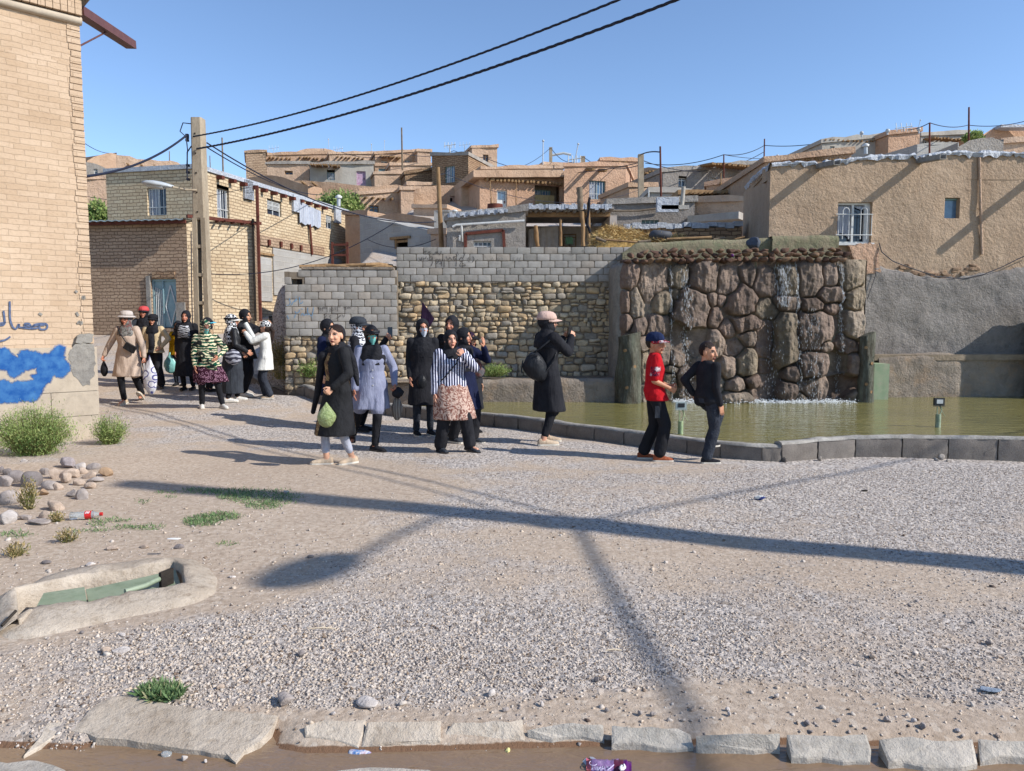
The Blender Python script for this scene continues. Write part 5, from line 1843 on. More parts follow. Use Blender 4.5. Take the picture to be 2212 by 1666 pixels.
for si,(x0,ytop,ybot,wd_,n,lab)in enumerate([(518,300,1330,12,230,'leftmost trickle of water falling over the rock face'),(625,340,1330,40,420,'sparkling water trickle over the big left boulder'),(1370,300,620,50,420,'broad white water curtain on the upper middle rocks'),(1475,280,1330,14,260,'thin straight water thread right of the white curtain'),(1560,640,1330,70,260,'scattered drops falling over the right middle boulders'),(1815,270,1330,16,300,'dark narrow water stream near the right edge of the waterfall'),(1270,700,1330,60,130,'loose drops falling in the middle recess')]):
 V,F=[],[]
 for k in range(n):
  x=x0+rg.normal()*wd_*.5
  y=rg.uniform(ytop,ybot)
  s,z=FF.hit(*Z8(x,y))
  o=hface(s,z)+rg.uniform(.01,.06)+(.05 if y>700 else 0)
  r_,ln=rg.uniform(.0014,.0044),rg.uniform(.006,.035)*(1.7 if y<650 else 1)
  c=FF.pt(s,z,o)
  b=len(V)
  for dz,rr in((-ln,.0),(-ln*.4,r_),(ln,.0)):
   if rr==0:
    V.append((c.x,c.y,c.z+dz))
   else:
    for a in range(4):
     V.append((c.x+math.cos(a*1.571)*rr,c.y+math.sin(a*1.571)*rr,c.z+dz))
  for a in range(4):
   F.append((b,b+1+(a+1)%4,b+1+a))
   F.append((b+5,b+1+a,b+1+(a+1)%4))
 tag(link('water_trickle',np_mesh('water_trickle',np.array(V),np.array(F),M['falling_water'],smooth=True)),lab,'water',kind='stuff')
V,F=[],[]
for k in range(3200):
 x=rg.uniform(520,1890)
 dens=.35+.65*(abs(x-620)<130 or 1100<x<1750)
 if rg.random()>dens:continue
 s,_=FF.hit(*Z8(x,1340))
 o=.16+abs(rg.normal())*.16
 r_=rg.uniform(.003,.011)
 z=WZ+abs(rg.normal())*.03
 c=np.array(FF.pt(s,z,o))
 T,TF=ICO1,ICO1F
 b=len(V)
 V+=list(T*np.array([r_*1.4,r_,r_*.8])+c)
 F+=[tuple(b+i for i in f)for f in TF]
tag(link('foam',np_mesh('foam',np.array(V),np.array(F),M['foam'],smooth=True)),'white splashing foam along the foot of the waterfall','foam',kind='stuff')
lump_wall('buttress',[(10.62,15.2),(10.62,14.75),(12.6,14.75)],[2.0,2.15,2.3],-.2,.5,M['rough_plaster'],.06,'unseen rough plastered block added out of view to shade the low wall','buttress',seed=19)  # unseen block, added only to cast shade on the right low wall
M['light_case']=plain('light_case',S(176,190,190,.8),.4)
M['black_case']=plain('black_case',S(30,34,40),.4)
M['pale_green']=rough_mat('pale_green',S(150,172,130,.75),S(176,190,150,.8),10,rough=.5)
for(u,vb,vt,vl,mat,mat2,lab)in((1470,938,868,884,'light_case','pale_green','small pale floodlight on a green pipe stand in the pond between the boys'),(2026,923,860,876,'black_case','green_metal','small black floodlight on a green pipe stand in the pond at right')):
 p=at_z(u,vb,WZ)
 Y=p.y
 root=empty('floodlight',p,lab,'floodlight')
 zl,zt_,zc=at(u,vl,Y).z,at(u,vt,Y).z,at(u,vb-28,Y).z
 mb=MB()
 mb.tube([(p.x,Y,WZ-.2),(p.x,Y,zc)],.036,12)
 mb.build('base_pipe',M[mat2],root)
 mb=MB()
 mb.tube([(p.x-.015,Y,zc-.05),(p.x-.02,Y,zl-.02)],.008,6)
 mb.tube([(p.x+.015,Y,zc-.05),(p.x+.045,Y,zl-.06),(p.x+.02,Y,zl)],.007,6)
 mb.tube([(p.x+.01,Y+.01,zl),(p.x+.06,Y+.0,zl-.1),(p.x+.10,Y+.0,zl-.16)],.004,5)
 mb.build('stand',M[mat2],root)
 mb=MB()
 mb.box((p.x,Y,(zl+zt_)/2),.145,.04,zt_-zl)
 mb.box((p.x,Y-.01,zl-.008),.17,.02,.008)
 hd_=mb.build('lamp_case',M[mat],root)
 mb=MB()
 mb.box((p.x,Y-.024,(zl+zt_)/2+.004),.09,.006,(zt_-zl)*.55)
 mb.build('lamp_glass',M['lamp_glass']if mat=='black_case' else M['black_case'],hd_)
 # ================================================================== houses on the hillside
def mud(name,r,g,b,k=.70,amp=.03):
 r,g,b,k=min(255,r+15),g+21,b+28,k+.08
 return rough_mat(name,S(r,g,b,k),S(int(r*.93),int(g*.91),int(b*.90),k),.9,S(int(r*.85),int(g*.82),int(b*.79),k),5,((3.5,amp*2.2),(14,amp),(60,amp*.3)),f3=.45)
M['mud_pink']=mud('mud_pink',206,170,136)
M['mud_tan']=mud('mud_tan',196,158,122,.68)
M['mud_warm']=mud('mud_warm',204,160,124,.70)
M['mud_big']=rough_mat('mud_big',S(202,176,149,.73),S(192,165,138,.73),1.1,S(178,152,126,.71),6,((5,.045),(17,.028),(60,.008)),f3=.5)
M['mud_grey']=mud('mud_grey',176,164,148)
M['plaster_grey']=rough_mat('plaster_grey',S(200,194,182,.74),S(186,178,168,.74),1.4,S(160,152,142,.74),6,((4,.02),(26,.008)),f3=.4)
M['plaster_dark']=rough_mat('plaster_dark',S(190,182,172,.72),S(170,163,155,.72),2.2,S(146,140,132,.7),7,((7,.05),(24,.03),(80,.01)),f3=.5)
M['render_grey']=rough_mat('render_grey',S(178,170,162,.70),S(162,155,148,.70),2.6,S(136,129,123,.68),8,((8,.06),(22,.035),(70,.012)),f3=.55)
M['brick_yellow']=brick_mat('brick_yellow',S(232,212,178,.78),S(218,194,160,.76),S(186,162,134,.68),.26,.115,.013,.02,.022,fine=(25,.008))
M['brick_brown']=brick_mat('brick_brown',S(208,180,152,.72),S(190,162,136,.70),S(156,132,110,.66),.26,.11,.014,.02,.03,fine=(25,.010))
M['adobe_brick']=brick_mat('adobe_brick',S(196,166,134,.70),S(178,146,118,.68),S(140,114,92,.64),.26,.10,.016,.03,.035,fine=(20,.012))
M['far_block']=brick_mat('far_block',S(196,194,190,.74),S(184,182,178,.72),S(206,202,194,.72),.42,.21,.016,.008,.02)
M['foil']=rough_mat('foil',S(204,208,214,.8),S(176,182,192,.78),9,S(142,148,158,.75),20,((9,.05),(30,.02)),rough=.5,spec=.6,f3=.5)
M['glass_dark']=plain('glass_dark',S(44,52,66),.12,.6)
M['glass_blue']=plain('glass_blue',S(96,124,150),.15,.6)
M['frame_white']=plain('frame_white',S(222,222,218,.8),.5)
M['frame_teal']=plain('frame_teal',S(126,160,160,.75),.5)
M['door_teal']=rough_mat('door_teal',S(140,172,180,.72),S(158,184,186,.74),3,rough=.5,spec=.4)
M['curtain']=rough_mat('curtain',S(214,218,226,.78),S(170,178,196,.75),6,stretch=(5,5,.3),rough=.8,bumps=((12,.03),))
M['curtain_pink']=rough_mat('curtain_pink',S(186,140,170,.75),S(220,200,214,.75),14,rough=.9)
M['rust']=rough_mat('rust',S(128,72,58,.7),S(100,56,46,.7),9,rough=.8)
M['interior']=plain('interior',S(214,200,188,.72),.9)
M['straw']=rough_mat('straw',S(214,178,112,.75),S(190,152,90,.7),8,bumps=((30,.02),))
HG='mud and brick houses on the hillside'
def prect(fac,Zf,x0,y0,x1,y1):
 a,b=Zf(x0,y0),Zf(x1,y1)
 return fac.rect(a[0],a[1],b[0],b[1])
def window(root,fac,r,kind='grey',o=0.0,rec=.12,name='window',lab=None):
 """r = s0,s1,z0,z1"""
 s0,s1,z0,z1=r
 w,h=s1-s0,z1-z0
 fm={'grey':'frame_white','white':'frame_white','teal':'frame_teal','blue':'frame_teal','dark':'wood','bars':'frame_white','curtain':'frame_white','big':'frame_white','half':'frame_white'}[kind]
 t=max(.035,w*.045)
 mb=MB()
 y=o-rec
 for(a,b,c,d)in((s0,s1,z0,z0+t),(s0,s1,z1-t,z1),(s0,s0+t,z0+t,z1-t),(s1-t,s1,z0+t,z1-t)):
  mb.box(fac.pt((a+b)/2,(c+d)/2,y),b-a,.05,d-c,X=fac.t,Y=fac.n)
 nm=1 if w<1.3 else 2
 for k in range(nm):
  s=s0+w*(k+1)/(nm+1)
  mb.box(fac.pt(s,(z0+z1)/2,y),t*.9,.04,h-2*t,X=fac.t,Y=fac.n)
 if kind in('grey','white','teal','dark'):
  mb.box(fac.pt((s0+s1)/2,z0+h*.72,y+.004),w-2*t,.04,t*.8,X=fac.t,Y=fac.n)
 f=mb.build(name,M[fm],root,lab)
 mb=MB()
 mb.box(fac.pt((s0+s1)/2,(z0+z1)/2,y-.03),w,.01,h,X=fac.t,Y=fac.n)
 mb.build('pane',M['glass_blue' if kind in('blue','teal')else 'glass_dark'],f)
 if kind in('bars','blue','teal','big','curtain'):
  mb=MB()
  n=max(4,int(w/.13))
  if kind in('bars','blue','teal'):
   for k in range(1,n):
    s=s0+w*k/n
    mb.box(fac.pt(s,(z0+z1)/2,y+.05),.018,.018,h-t,X=fac.t,Y=fac.n)
   mb.box(fac.pt((s0+s1)/2,z0+h*.3,y+.066),w,.014,.02,X=fac.t,Y=fac.n)
   mb.build('bars',M['frame_white'],f)
 if kind in('curtain','bars','blue','teal'):
  mb=MB()
  n=24
  span=(s0+t,s0+w*(.55 if kind!='curtain' else.92))
  V=[]
  for k in range(n+1):
   s=span[0]+(span[1]-span[0])*k/n
   for z in(z0+t,z1-t):
    V.append(fac.pt(s,z,y-.018+.012*math.sin(k*1.9)))
  mb.add(V,[(2*k,2*k+2,2*k+3,2*k+1)for k in range(n)],sm=True)
  mb.build('curtain',M['curtain'],f)
 return f
def louvre(root,fac,r,o=0,rec=.10):
 s0,s1,z0,z1=r
 h=z1-z0
 f=window(root,fac,r,'white',o,rec)
 mb=MB()
 n=7
 for k in range(n):
  z=z0+h*(.45+.5*(k+.5)/n)
  mb.box(fac.pt((s0+s1)/2,z,o-rec+.03),s1-s0-.1,.03,h*.03,X=fac.t,Y=fac.n)
 mb.build('slats',M['frame_white'],f)
 return f
def door(root,fac,r,mat,o=0,rec=.12,lab=None,frame_mat='frame_white',glazed=False):
 s0,s1,z0,z1=r
 mb=MB()
 t=.05
 for(a,b,c,d)in((s0,s1,z1-t,z1),(s0,s0+t,z0,z1-t),(s1-t,s1,z0,z1-t)):
  mb.box(fac.pt((a+b)/2,(c+d)/2,o-rec+.02),b-a,.06,d-c,X=fac.t,Y=fac.n)
 mb.box(fac.pt((s0+s1)/2,(z0+z1-t)/2,o-rec-.01),s1-s0-2*t,.04,z1-t-z0,X=fac.t,Y=fac.n)
 d=mb.build('door',mat,root,lab)
 mb=MB()
 mb.box(fac.pt(s0+(s1-s0)*.8,z0+(z1-z0)*.48,o-rec+.03),.04,.05,.12,X=fac.t,Y=fac.n)
 mb.build('handle',M['brown_steel'],d)
 if glazed:
  mb=MB()
  w=s1-s0
  for k in range(5):
   mb.box(fac.pt(s0+w*(.2+.15*k),z0+(z1-z0)*.76,o-rec+.02),w*.07,.03,(z1-z0)*.34,X=fac.t,Y=fac.n)
  mb.build('glazing',M['glass_blue'],d)
 return d
def rafters(root,fac,s0,s1,n,z,r=.05,ln=.5,o=-.2,mat='wood',dz=-.0,name='rafter',zb=None,zf=None):
 mb=MB()
 mb.tube([Vector((0,0,0)),fac.n*ln*.5+Vector((0,0,dz*.5)),fac.n*ln+Vector((0,0,dz))],[r,r*1.05,r*.9],7)
 first=None
 for k in range(n):
  s=s0+(s1-s0)*(k+.5)/n+random.uniform(-.06,.06)
  zz_=z if zf is None else zf(s)
  if first is None:
   o_=mb.build(name,M[mat],root)
   first=o_
   o_.matrix_basis=root.matrix_basis.inverted()@Matrix.Translation(fac.pt(s,zz_,o))
  else:
   c=first.copy()
   COL.objects.link(c)
   c.parent=root
   c.matrix_basis=root.matrix_basis.inverted()@Matrix.Translation(fac.pt(s,zz_+random.uniform(-.02,.02),o))
 return first
def house(label,Zf,xA,yA,dA,xB,yB,dB,mat,depth=5,name='mud_house',cat='house',group=HG,wins=(),doors=(),raft=None,roof=None,zb=None,back=None,amp=.04,cell=.4,seed=1,rth=.16,rov=.08,roofmat=None,level=True,holes=(),profile=None,wob=.05):
 a,b=Zf(xA,yA),Zf(xB,yB)
 if abs(dA-dB)<1.2 and dA>28:
  w_=(b[0]-a[0])/FPX*dA
  dA,dB=dA-.15*min(w_,8),dB+.15*min(w_,8)
 A,B=at(a[0],a[1],dA),at(b[0],b[1],dB)
 fac=Fac((A.x,A.y),(B.x,B.y))
 ztA,ztB=A.z,B.z
 base=min(zg(A.x,A.y),zg(B.x,B.y))-.8
 if zb is not None:base=zb
 root=empty(name,(A.x,A.y,base),label,cat,group)
 bk=Vector(back).normalized()if back else-fac.n
 hs=[]
 for w in wins:hs.append(prect(fac,Zf,*w[:4]))
 for d in doors:hs.append(prect(fac,Zf,*d[:4]))
 for h_ in holes:hs.append(prect(fac,Zf,*h_[:4]))
 hs=[(max(.05,h_[0]),min(fac.L-.05,h_[1]),h_[2],min(h_[3],min(ztA,ztB)-.12 if profile is None else 1e9))for h_ in hs]
 mb=MB()
 pr=None
 if profile is not None:
  pr=[]
  for(x,y)in profile:
   pr.append(fac.hit(*Zf(x,y)))
 wall_grid(mb,fac,base,ztA,ztB,hs,cell=cell,amp=amp,wob=wob,seed=seed,profile=pr)
 F0,F1=fac.pt(0,0),fac.pt(fac.L,0)
 K0,K1=F0+bk*depth,F1+bk*depth
 LS=Fac((K0 .x,K0 .y),(F0 .x,F0 .y))
 RS=Fac((F1 .x,F1 .y),(K1 .x,K1 .y))
 wall_grid(mb,LS,base,ztA,ztA,cell=cell*1.4,amp=amp,wob=0,seed=seed+1)
 wall_grid(mb,RS,base,ztB,ztB,cell=cell*1.4,amp=amp,wob=0,seed=seed+2)
 mb.face([K1+Vector((0,0,base)),K0+Vector((0,0,base)),K0+Vector((0,0,ztA)),K1+Vector((0,0,ztB))])
 mb.build('wall',mat,root)
 if profile is None:
  rm=roofmat or mat
  mb=MB()
  o_=rov
  n=max(3,int(fac.L/.5))
  V=[]
  rg=np.random.default_rng(seed)
  for k in range(n+1):
   s=-o_+(fac.L+2*o_)*k/n
   z=ztA+(ztB-ztA)*k/n
   j,j2=rg.normal(size=2)*.025
   V+=[fac.pt(s,z-.02,o_+j),fac.pt(s,z+rth+j2,o_*.8+j),fac.pt(s,z+rth+j2*.5,0)+bk*(depth+o_),fac.pt(s,z-.02,0)+bk*(depth+o_)]
  F=[]
  for k in range(n):
   for q in range(4):
    F.append((4*k+q,4*(k+1)+q,4*(k+1)+(q+1)%4,4*k+(q+1)%4))
  F+=[(3,2,1,0),(4*n,4*n+1,4*n+2,4*n+3)]
  mb.add(V,F)
  mb.build('roof',rm,root)
 for w in wins:
  r_=prect(fac,Zf,*w[:4])
  r_=(max(.05,r_[0]),min(fac.L-.05,r_[1]),r_[2],min(r_[3],min(ztA,ztB)-.12 if profile is None else 1e9))
  if w[4]=='louvre':louvre(root,fac,r_)
  else:window(root,fac,r_,w[4])
 for d in doors:
  r_=prect(fac,Zf,*d[:4])
  r_=(r_[0],r_[1],r_[2],min(r_[3],min(ztA,ztB)-.12))
  door(root,fac,r_,d[4],glazed=len(d)>5)
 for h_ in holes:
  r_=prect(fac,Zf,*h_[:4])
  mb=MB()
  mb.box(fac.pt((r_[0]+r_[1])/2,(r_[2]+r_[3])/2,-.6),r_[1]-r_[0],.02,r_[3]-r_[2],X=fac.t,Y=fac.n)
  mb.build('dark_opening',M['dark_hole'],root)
 if raft:
  for(x0,x1,n_,y,r_,ln,dz)in raft:
   s0,z_=fac.hit(*Zf(x0,y))
   s1,z2_=fac.hit(*Zf(x1,y))
   rafters(root,fac,s0,s1,n_,z_,r_,ln,dz=dz)
 return root,fac,(ztA,ztB,base)
mt,mp_,mw_,mg_,pg=M['mud_tan'],M['mud_pink'],M['mud_warm'],M['mud_grey'],M['plaster_grey']
# ---- ridge tier
house('far left ruined mud house on the ridge behind the brick building',Z1,640,425,50,860,385,52,mt,5,seed=1,profile=[(640,440),(700,415),(820,382),(860,395)])
house('rounded low mud wall on the ridge left of the lamp pole',Z1,855,440,50,1360,500,50,mp_,4,seed=2,profile=[(855,400),(975,405),(1000,430),(1100,430),(1200,445),(1290,440),(1360,490)],raft=[(900,1200,3,470,.06,1.0,-.1)])
house('grey stone gable with a small white window at far left',Z1,600,455,44,785,510,44,M['plaster_dark'],4,seed=3,profile=[(600,450),(720,470),(785,500)],wins=[(690,505,720,560,'white')],name='stone_house')
house('pinkish mud wall at far left between the brick building and brick house',Z1,600,585,38,790,575,38,mp_,4,seed=4)
house('reddish brick box on the ridge behind the brick house roof',Z2,152,312,50,312,305,50,M['brick_brown'],3,seed=5,name='brick_hut')
house('long mud house on the ridge with a row of projecting rafters on its left part',Z2,305,332,52,812,318,52,mt,6,seed=6,raft=[(330,520,6,345,.07,1.0,-.15),(560,760,7,345,.07,1.0,-.15)],wins=[(655,362,720,385,'grey')])
house('rounded mud house on the ridge with three projecting poles',Z2,808,322,51.5,1185,318,51.5,mp_,6,seed=7,raft=[(850,1080,7,342,.06,1.0,-.15)],wins=[(1020,365,1075,385,'grey')])
house('humped mud roof room standing highest behind the long ridge house',Z2,530,310,56,870,310,56,mp_,4,seed=8,profile=[(530,310),(600,280),(800,278),(870,306)])
house('mud house on the ridge with a dark row of beam ends and two windows',Z2,1165,322,50,1500,300,50,mt,5,seed=9,raft=[(1190,1360,8,338,.07,1.0,-.15)],wins=[(1395,368,1440,392,'grey'),(1210,374,1262,392,'grey')])
house('bright corner mud room right of the wooden pole on the ridge',Z2,1495,300,49.5,1600,305,49.5,mp_,4,seed=10)
house('low round mud wall in front of the ridge house with the beam ends',Z2,1285,410,47,1600,410,47,mp_,2.5,seed=11)
house('mud house with a teal door under a short porch',Z2,1160,415,48.2,1295,410,48.2,mt,2,seed=12,doors=[(1192,418,1282,474,M['door_teal'])])
# ---- upper middle
house('small square mud house with a dark window below the long ridge house',Z2,318,400,46.5,648,398,46,mp_,4,seed=13,wins=[(458,452,522,482,'dark')],roofmat=M['plaster_dark'])
house('grey plastered house with a curtained doorway and a slanting row of rafters',Z2,652,402,45.5,1152,400,45,pg,5,seed=14,amp=.02,wins=[(790,462,850,526,'blue')],doors=[(1020,455,1092,566,M['curtain_pink'])],raft=[(660,900,13,412,.06,1.1,-.1)],roofmat=M['plaster_dark'])
house('low mud retaining wall below the grey plastered house',Z2,1160,478,44.5,1420,474,44.5,mp_,3,seed=15)
house('shaded mud wall with a stone pipe on top beside the brown brick tower',Z2,1400,480,43.5,1625,440,43.5,M['adobe_brick'],3,seed=16)
house('broken mud terrace wall below the small square mud house',Z2,180,495,42,640,560,40,mt,3,seed=17,amp=.15,profile=[(180,500),(330,488),(430,500),(520,540),(640,560)])
house('long lumpy mud terrace wall with two leaning poles',Z2,510,530,41.5,1180,590,40.5,mt,2.5,seed=18,amp=.18,profile=[(510,525),(720,530),(900,545),(1030,570),(1180,578)],raft=[(600,730,2,560,.06,1.6,-.1)])
house('dark shaded mud terrace wall left of the pillar',Z2,1040,590,40,1400,580,40,mt,2.5,seed=19,amp=.15,profile=[(1040,590),(1160,575),(1330,560),(1400,575)])
house('brown brick tower house with one tall curtained window',Z2,1608,332,42,1892,330,40.5,M['adobe_brick'],6,seed=20,wins=[(1708,415,1786,545,'blue')],roofmat=M['plaster_dark'],back=(.35,.94,0),name='brick_house')
house('plain mud terrace block below the brown brick tower house',Z2,1420,565,41,1605,560,41,mp_,3,seed=21)
house('small mud tower room with a little dark window on the ridge',Z2,1922,272,47,2118,268,47,mp_,4,seed=22,wins=[(2008,325,2050,390,'dark')],name='mud_tower')
house('mud house with flat roof and spouts behind the porch house',Z3,625,440,40,1265,430,40,mp_,6,seed=23,raft=[(680,1180,3,452,.07,1.0,-.15)])
house('small mud block on the roof line right of the tall antenna',Z3,1110,405,46,1250,405,46,mp_,4,seed=24)
house('collapsed rubble wall with dark hollows below the brown brick tower house',Z2,1468,560,38.5,1850,570,38.5,mt,4,seed=25,amp=.35,cell=.3,profile=[(1468,600),(1600,575),(1700,560),(1850,575)],holes=[(1750,650,1832,720)])
house('round mud buttress right of the collapsed wall',Z2,1838,575,37.5,1985,600,37.5,mp_,3,seed=26,profile=[(1838,580),(1900,565),(1950,570),(1985,620)])
house('mud house with a small dark window and five projecting poles',Z2,1030,640,37,1372,610,37,mp_,5,seed=27,wins=[(1118,722,1194,806,'dark')],raft=[(1060,1300,5,660,.06,.9,-.12)])
house('square mud pillar at the corner of the house with projecting poles',Z2,1366,600,36.6,1466,600,36.6,mp_,3,seed=28)
house('low broken mud wall at the foot of the mud pillar',Z2,1150,800,33,1700,830,30,mt,3,seed=29,amp=.2,profile=[(1150,815),(1300,770),(1450,790),(1600,830),(1700,900)])
house('lumpy mud bank behind the grey block wall',Z2,930,790,34,1100,800,33,mt,3,seed=30,amp=.2)
house('tan mud wall segment left of the leaning wooden pole',Z2,1465,740,35,1720,745,34,mp_,3,seed=31)
# ---- grey block wall (sloping) with square hole
r_,f_,_=house('unfinished grey block house with a sloping top and one square opening',Z2,1045,805,27,1612,930,25,M['far_block'],4,seed=32,amp=0,wob=0,holes=[(1315,985,1420,1060)],name='block_house',rth=.03,rov=0)
mb=MB()
rr=prect(f_,Z2,1315,985,1420,1060)
mb.box(f_.pt((rr[0]+rr[1])/2,rr[3]+.04,.03),rr[1]-rr[0]+.3,.1,.08,X=f_.t,Y=f_.n)
mb.box(f_.pt(rr[0]+.05,(rr[2]+rr[3])/2,-.05),.08,.08,rr[3]-rr[2],X=f_.t,Y=f_.n)
mb.box(f_.pt((rr[0]+rr[1])/2+.1,rr[2]+.25,-.05),.9,.06,.08,X=f_.t,Y=f_.n)
mb.build('lintel',M['wood'],r_)
house('narrow pale wall piece between the grey block house and leaning pole',Z2,1600,940,24.5,1720,945,24,mp_,2,seed=33)
house('grey block wall behind the cement house with foil on its roof edge',Z2,1625,762,26,2080,790,26,M['far_block'],3,seed=34,amp=0,wob=0,name='block_wall',rth=.03,rov=0)
# ---- grey cement house with rust frame
r_,f_,zz_=house('grey cement house with a rusty door frame outline and a striped window',Z3,352,838,20.5,968,760,20.5,M['plaster_dark'],5,seed=35,amp=.02,wins=[(562,1000,702,1058,'bars')],name='cement_house',roofmat=M['plaster_dark'])
q0,q1=f_.hit(*Z3(365,825)),f_.hit(*Z3(830,782))
mb=MB()
n=30
for k in range(n):
 t=(k+.5)/n
 s,z=q0[0]+(q1[0]-q0[0])*t,q0[1]+(q1[1]-q0[1])*t
 mb.box(f_.pt(s,z+.06+.015*math.sin(k*2.1),.0+.02*math.sin(k*1.3)),(q1[0]-q0[0])/n+.01,.3,.11+.03*math.sin(k*1.7),X=f_.t,Y=f_.n)
mb.build('foil_edge',M['foil'],r_)
mb=MB()
pp=[f_.hit(*Z3(x,y))for x,y in((500,1050),(500,945),(795,918),(802,1050))]
for a,b in zip(pp[:-1],pp[1:]):
 c=f_.pt((a[0]+b[0])/2,(a[1]+b[1])/2,.04)
 d=f_.pt(b[0],b[1])-f_.pt(a[0],a[1])
 x_,y_,d_=frame(d)
 mb.box(c,.08,.08,d.length,X=x_,Y=y_,Zv=d_)
mb.build('rusty_frame',M['rust'],r_)
mb=MB()
mb.tube([f_.pt(*f_.hit(*Z3(400,895)),.12),f_.pt(*f_.hit(*Z3(430,880)),.12),f_.pt(*f_.hit(*Z3(960,848)),.12)],.035,8)
mb.tube([f_.pt(*f_.hit(*Z3(470,880)),.12),f_.pt(*f_.hit(*Z3(475,1010)),.12),f_.pt(*f_.hit(*Z3(455,1000)),.12),f_.pt(*f_.hit(*Z3(455,960)),.12)],.03,8)
mb.build('white_pipe',M['frame_white'],r_)
mb=MB()
V,Fk=sphere_template(10,6)
c_=f_.pt(*f_.hit(*Z3(398,1000)),.05)
# ---- porch house
A,B=at(*Z3(968,1040),21.5),at(*Z3(1625,1040),21.5)
FP=Fac((A.x,A.y),(B.x,B.y))
zt0,zt1=FP.hit(*Z3(968,800))[1],FP.hit(*Z3(968,768))[1]
ztop=FP.hit(*Z3(1300,742))[1]
zbs=zg(A.x,A.y)-.6
ph=empty('porch_house',(A.x,A.y,zbs),'house with an open whitewashed porch, rough tree trunk posts and a foil edged roof','house',HG)
mb=MB()
D=2.4
mb.box(FP.pt(FP.L/2,(zbs+zt0)/2,-D),FP.L,.2,zt0-zbs,X=FP.t,Y=FP.n)
mb.box(FP.pt(-.1,(zbs+zt0)/2,-D/2),.2,D,zt0-zbs,X=FP.t,Y=FP.n)
mb.box(FP.pt(FP.L+.1,(zbs+zt0)/2,-D/2),.2,D,zt0-zbs,X=FP.t,Y=FP.n)
mb.box(FP.pt(FP.L*.5,zbs+.35,-D/2),FP.L,D,.9,X=FP.t,Y=FP.n)
mb.build('wall',M['interior'],ph)
mb=MB()
mb.box(FP.pt(FP.L*.47,(zt1+ztop)/2,-D/2+.05),FP.L+.3,D+.5,(ztop-zt1)*.7,X=FP.t,Y=FP.n)
mb.build('roof',M['plaster_dark'],ph)
mb=MB()
for k in range(26):
 s=FP.L*(k+.5)/26-.0
 mb.box(FP.pt(s,ztop-.02+.012*math.sin(k*2.3),.22+.012*math.sin(k*1.1)),FP.L/26+.01,.3,.13+.03*math.sin(k*1.9),X=FP.t,Y=FP.n)
mb.build('foil_edge',M['foil'],ph)
rafters(ph,FP,.1,FP.L-.1,15,zt1-.02,.06,.7,-.4,'wood_grey')
mb=MB()
mb.box(FP.pt(FP.L/2,zt0+.02,.0),FP.L,.14,.12,X=FP.t,Y=FP.n)
mb.build('beam',M['wood'],ph)
def crook(Zf,pts,Y,r,name,mat='wood',parent=None,label=None,cat='post',group=None,n=8):
 r*=.38 if Y>18 else.6
 P=[at(*Zf(x,y),Y)for x,y in pts]
 Q=[]
 for a,b in zip(P[:-1],P[1:]):
  for t in(0,.33,.66):Q.append(a.lerp(b,t)+Vector((random.uniform(-1,1),random.uniform(-1,1),0))*r*.25)
 Q.append(P[-1])
 mb=MB()
 mb.tube(Q,[r*random.uniform(.85,1.2)for _ in Q],n)
 o=mb.build(name,M[mat],parent)
 if parent is None:tag(o,label,cat,group)
 return o
crook(Z3,[(1066,1045),(1055,960),(1048,880)],21.3,.15,'porch_post',parent=ph)
crook(Z3,[(1245,1040),(1243,940),(1242,830)],21.3,.10,'porch_post',parent=ph)
crook(Z3,[(1418,1040),(1415,900),(1408,770)],21.2,.16,'porch_post',parent=ph)
FI=Fac((FP.pt(0,0,-D+.1).x,FP.pt(0,0,-D+.1).y),(FP.pt(FP.L,0,-D+.1).x,FP.pt(FP.L,0,-D+.1).y))
window(ph,FI,prect(FI,Z3,1262,945,1365,1050),'dark',o=.10)
r4=prect(FI,Z3,1275,978,1330,1030)
mb=MB()
for k in range(6):
 s=r4[0]+(r4[1]-r4[0])*(k+.5)/6
 mb.box(FI.pt(s,(r4[2]+r4[3])/2-.03*(k%2),.35+.02*(k%2)),(r4[1]-r4[0])/6+.01,.02,r4[3]-r4[2],X=FI.t,Y=FI.n)
tag(mb.build('towel',plain('towel_green',S(150,200,160,.75),.9)),'pale green towel hanging in front of the porch window','towel')
mb=MB()
V=[]
for k in range(21):
 s,z=FI.hit(*Z3(985+220*k/20,945-30*k/20))
 V+=[FI.pt(s,z-.02,1.2+.03*math.sin(k*1.5)),FI.pt(s,z-1.15,1.2+.05*math.sin(k*1.5+.6))]
mb.add(V,[(2*k,2*k+1,2*k+3,2*k+2)for k in range(20)],sm=True)
tag(mb.build('sheet',plain('sheet_cream',S(196,186,174,.75),.9)),'pale sheet hanging inside the whitewashed porch','sheet')
crook(Z3,[(1480,1030),(1395,1032)],21.0,.01,'twig',parent=ph)
crook(Z3,[(1395,760),(1392,690),(1390,585)],19.6,.20,'tree_stump','wood_grey',None,'thick pale tree trunk post wrapped in foil beside the porch','post')
crook(Z3,[(1465,1025),(1462,960),(1458,700)],19.4,.10,'flag_post','wood',None,'crooked wooden post carrying a rolled black flag','post')
M['black_cloth']=rough_mat('black_cloth',(.012,.012,.016,1),(.02,.02,.026,1),4,bumps=((16,.01),),rough=.85)
crook(Z3,[(1467,660),(1465,740),(1450,830),(1448,870),(1462,900),(1475,940)],19.3,.085,'rolled_flag','black_cloth',None,'rolled up black flag hanging on the crooked post','flag',n=7)
crook(Z3,[(1530,1000),(1500,975),(1525,1010)],17.5,.05,'branch','wood_grey',None,'short pale branch lying at the left end of the straw','branch')
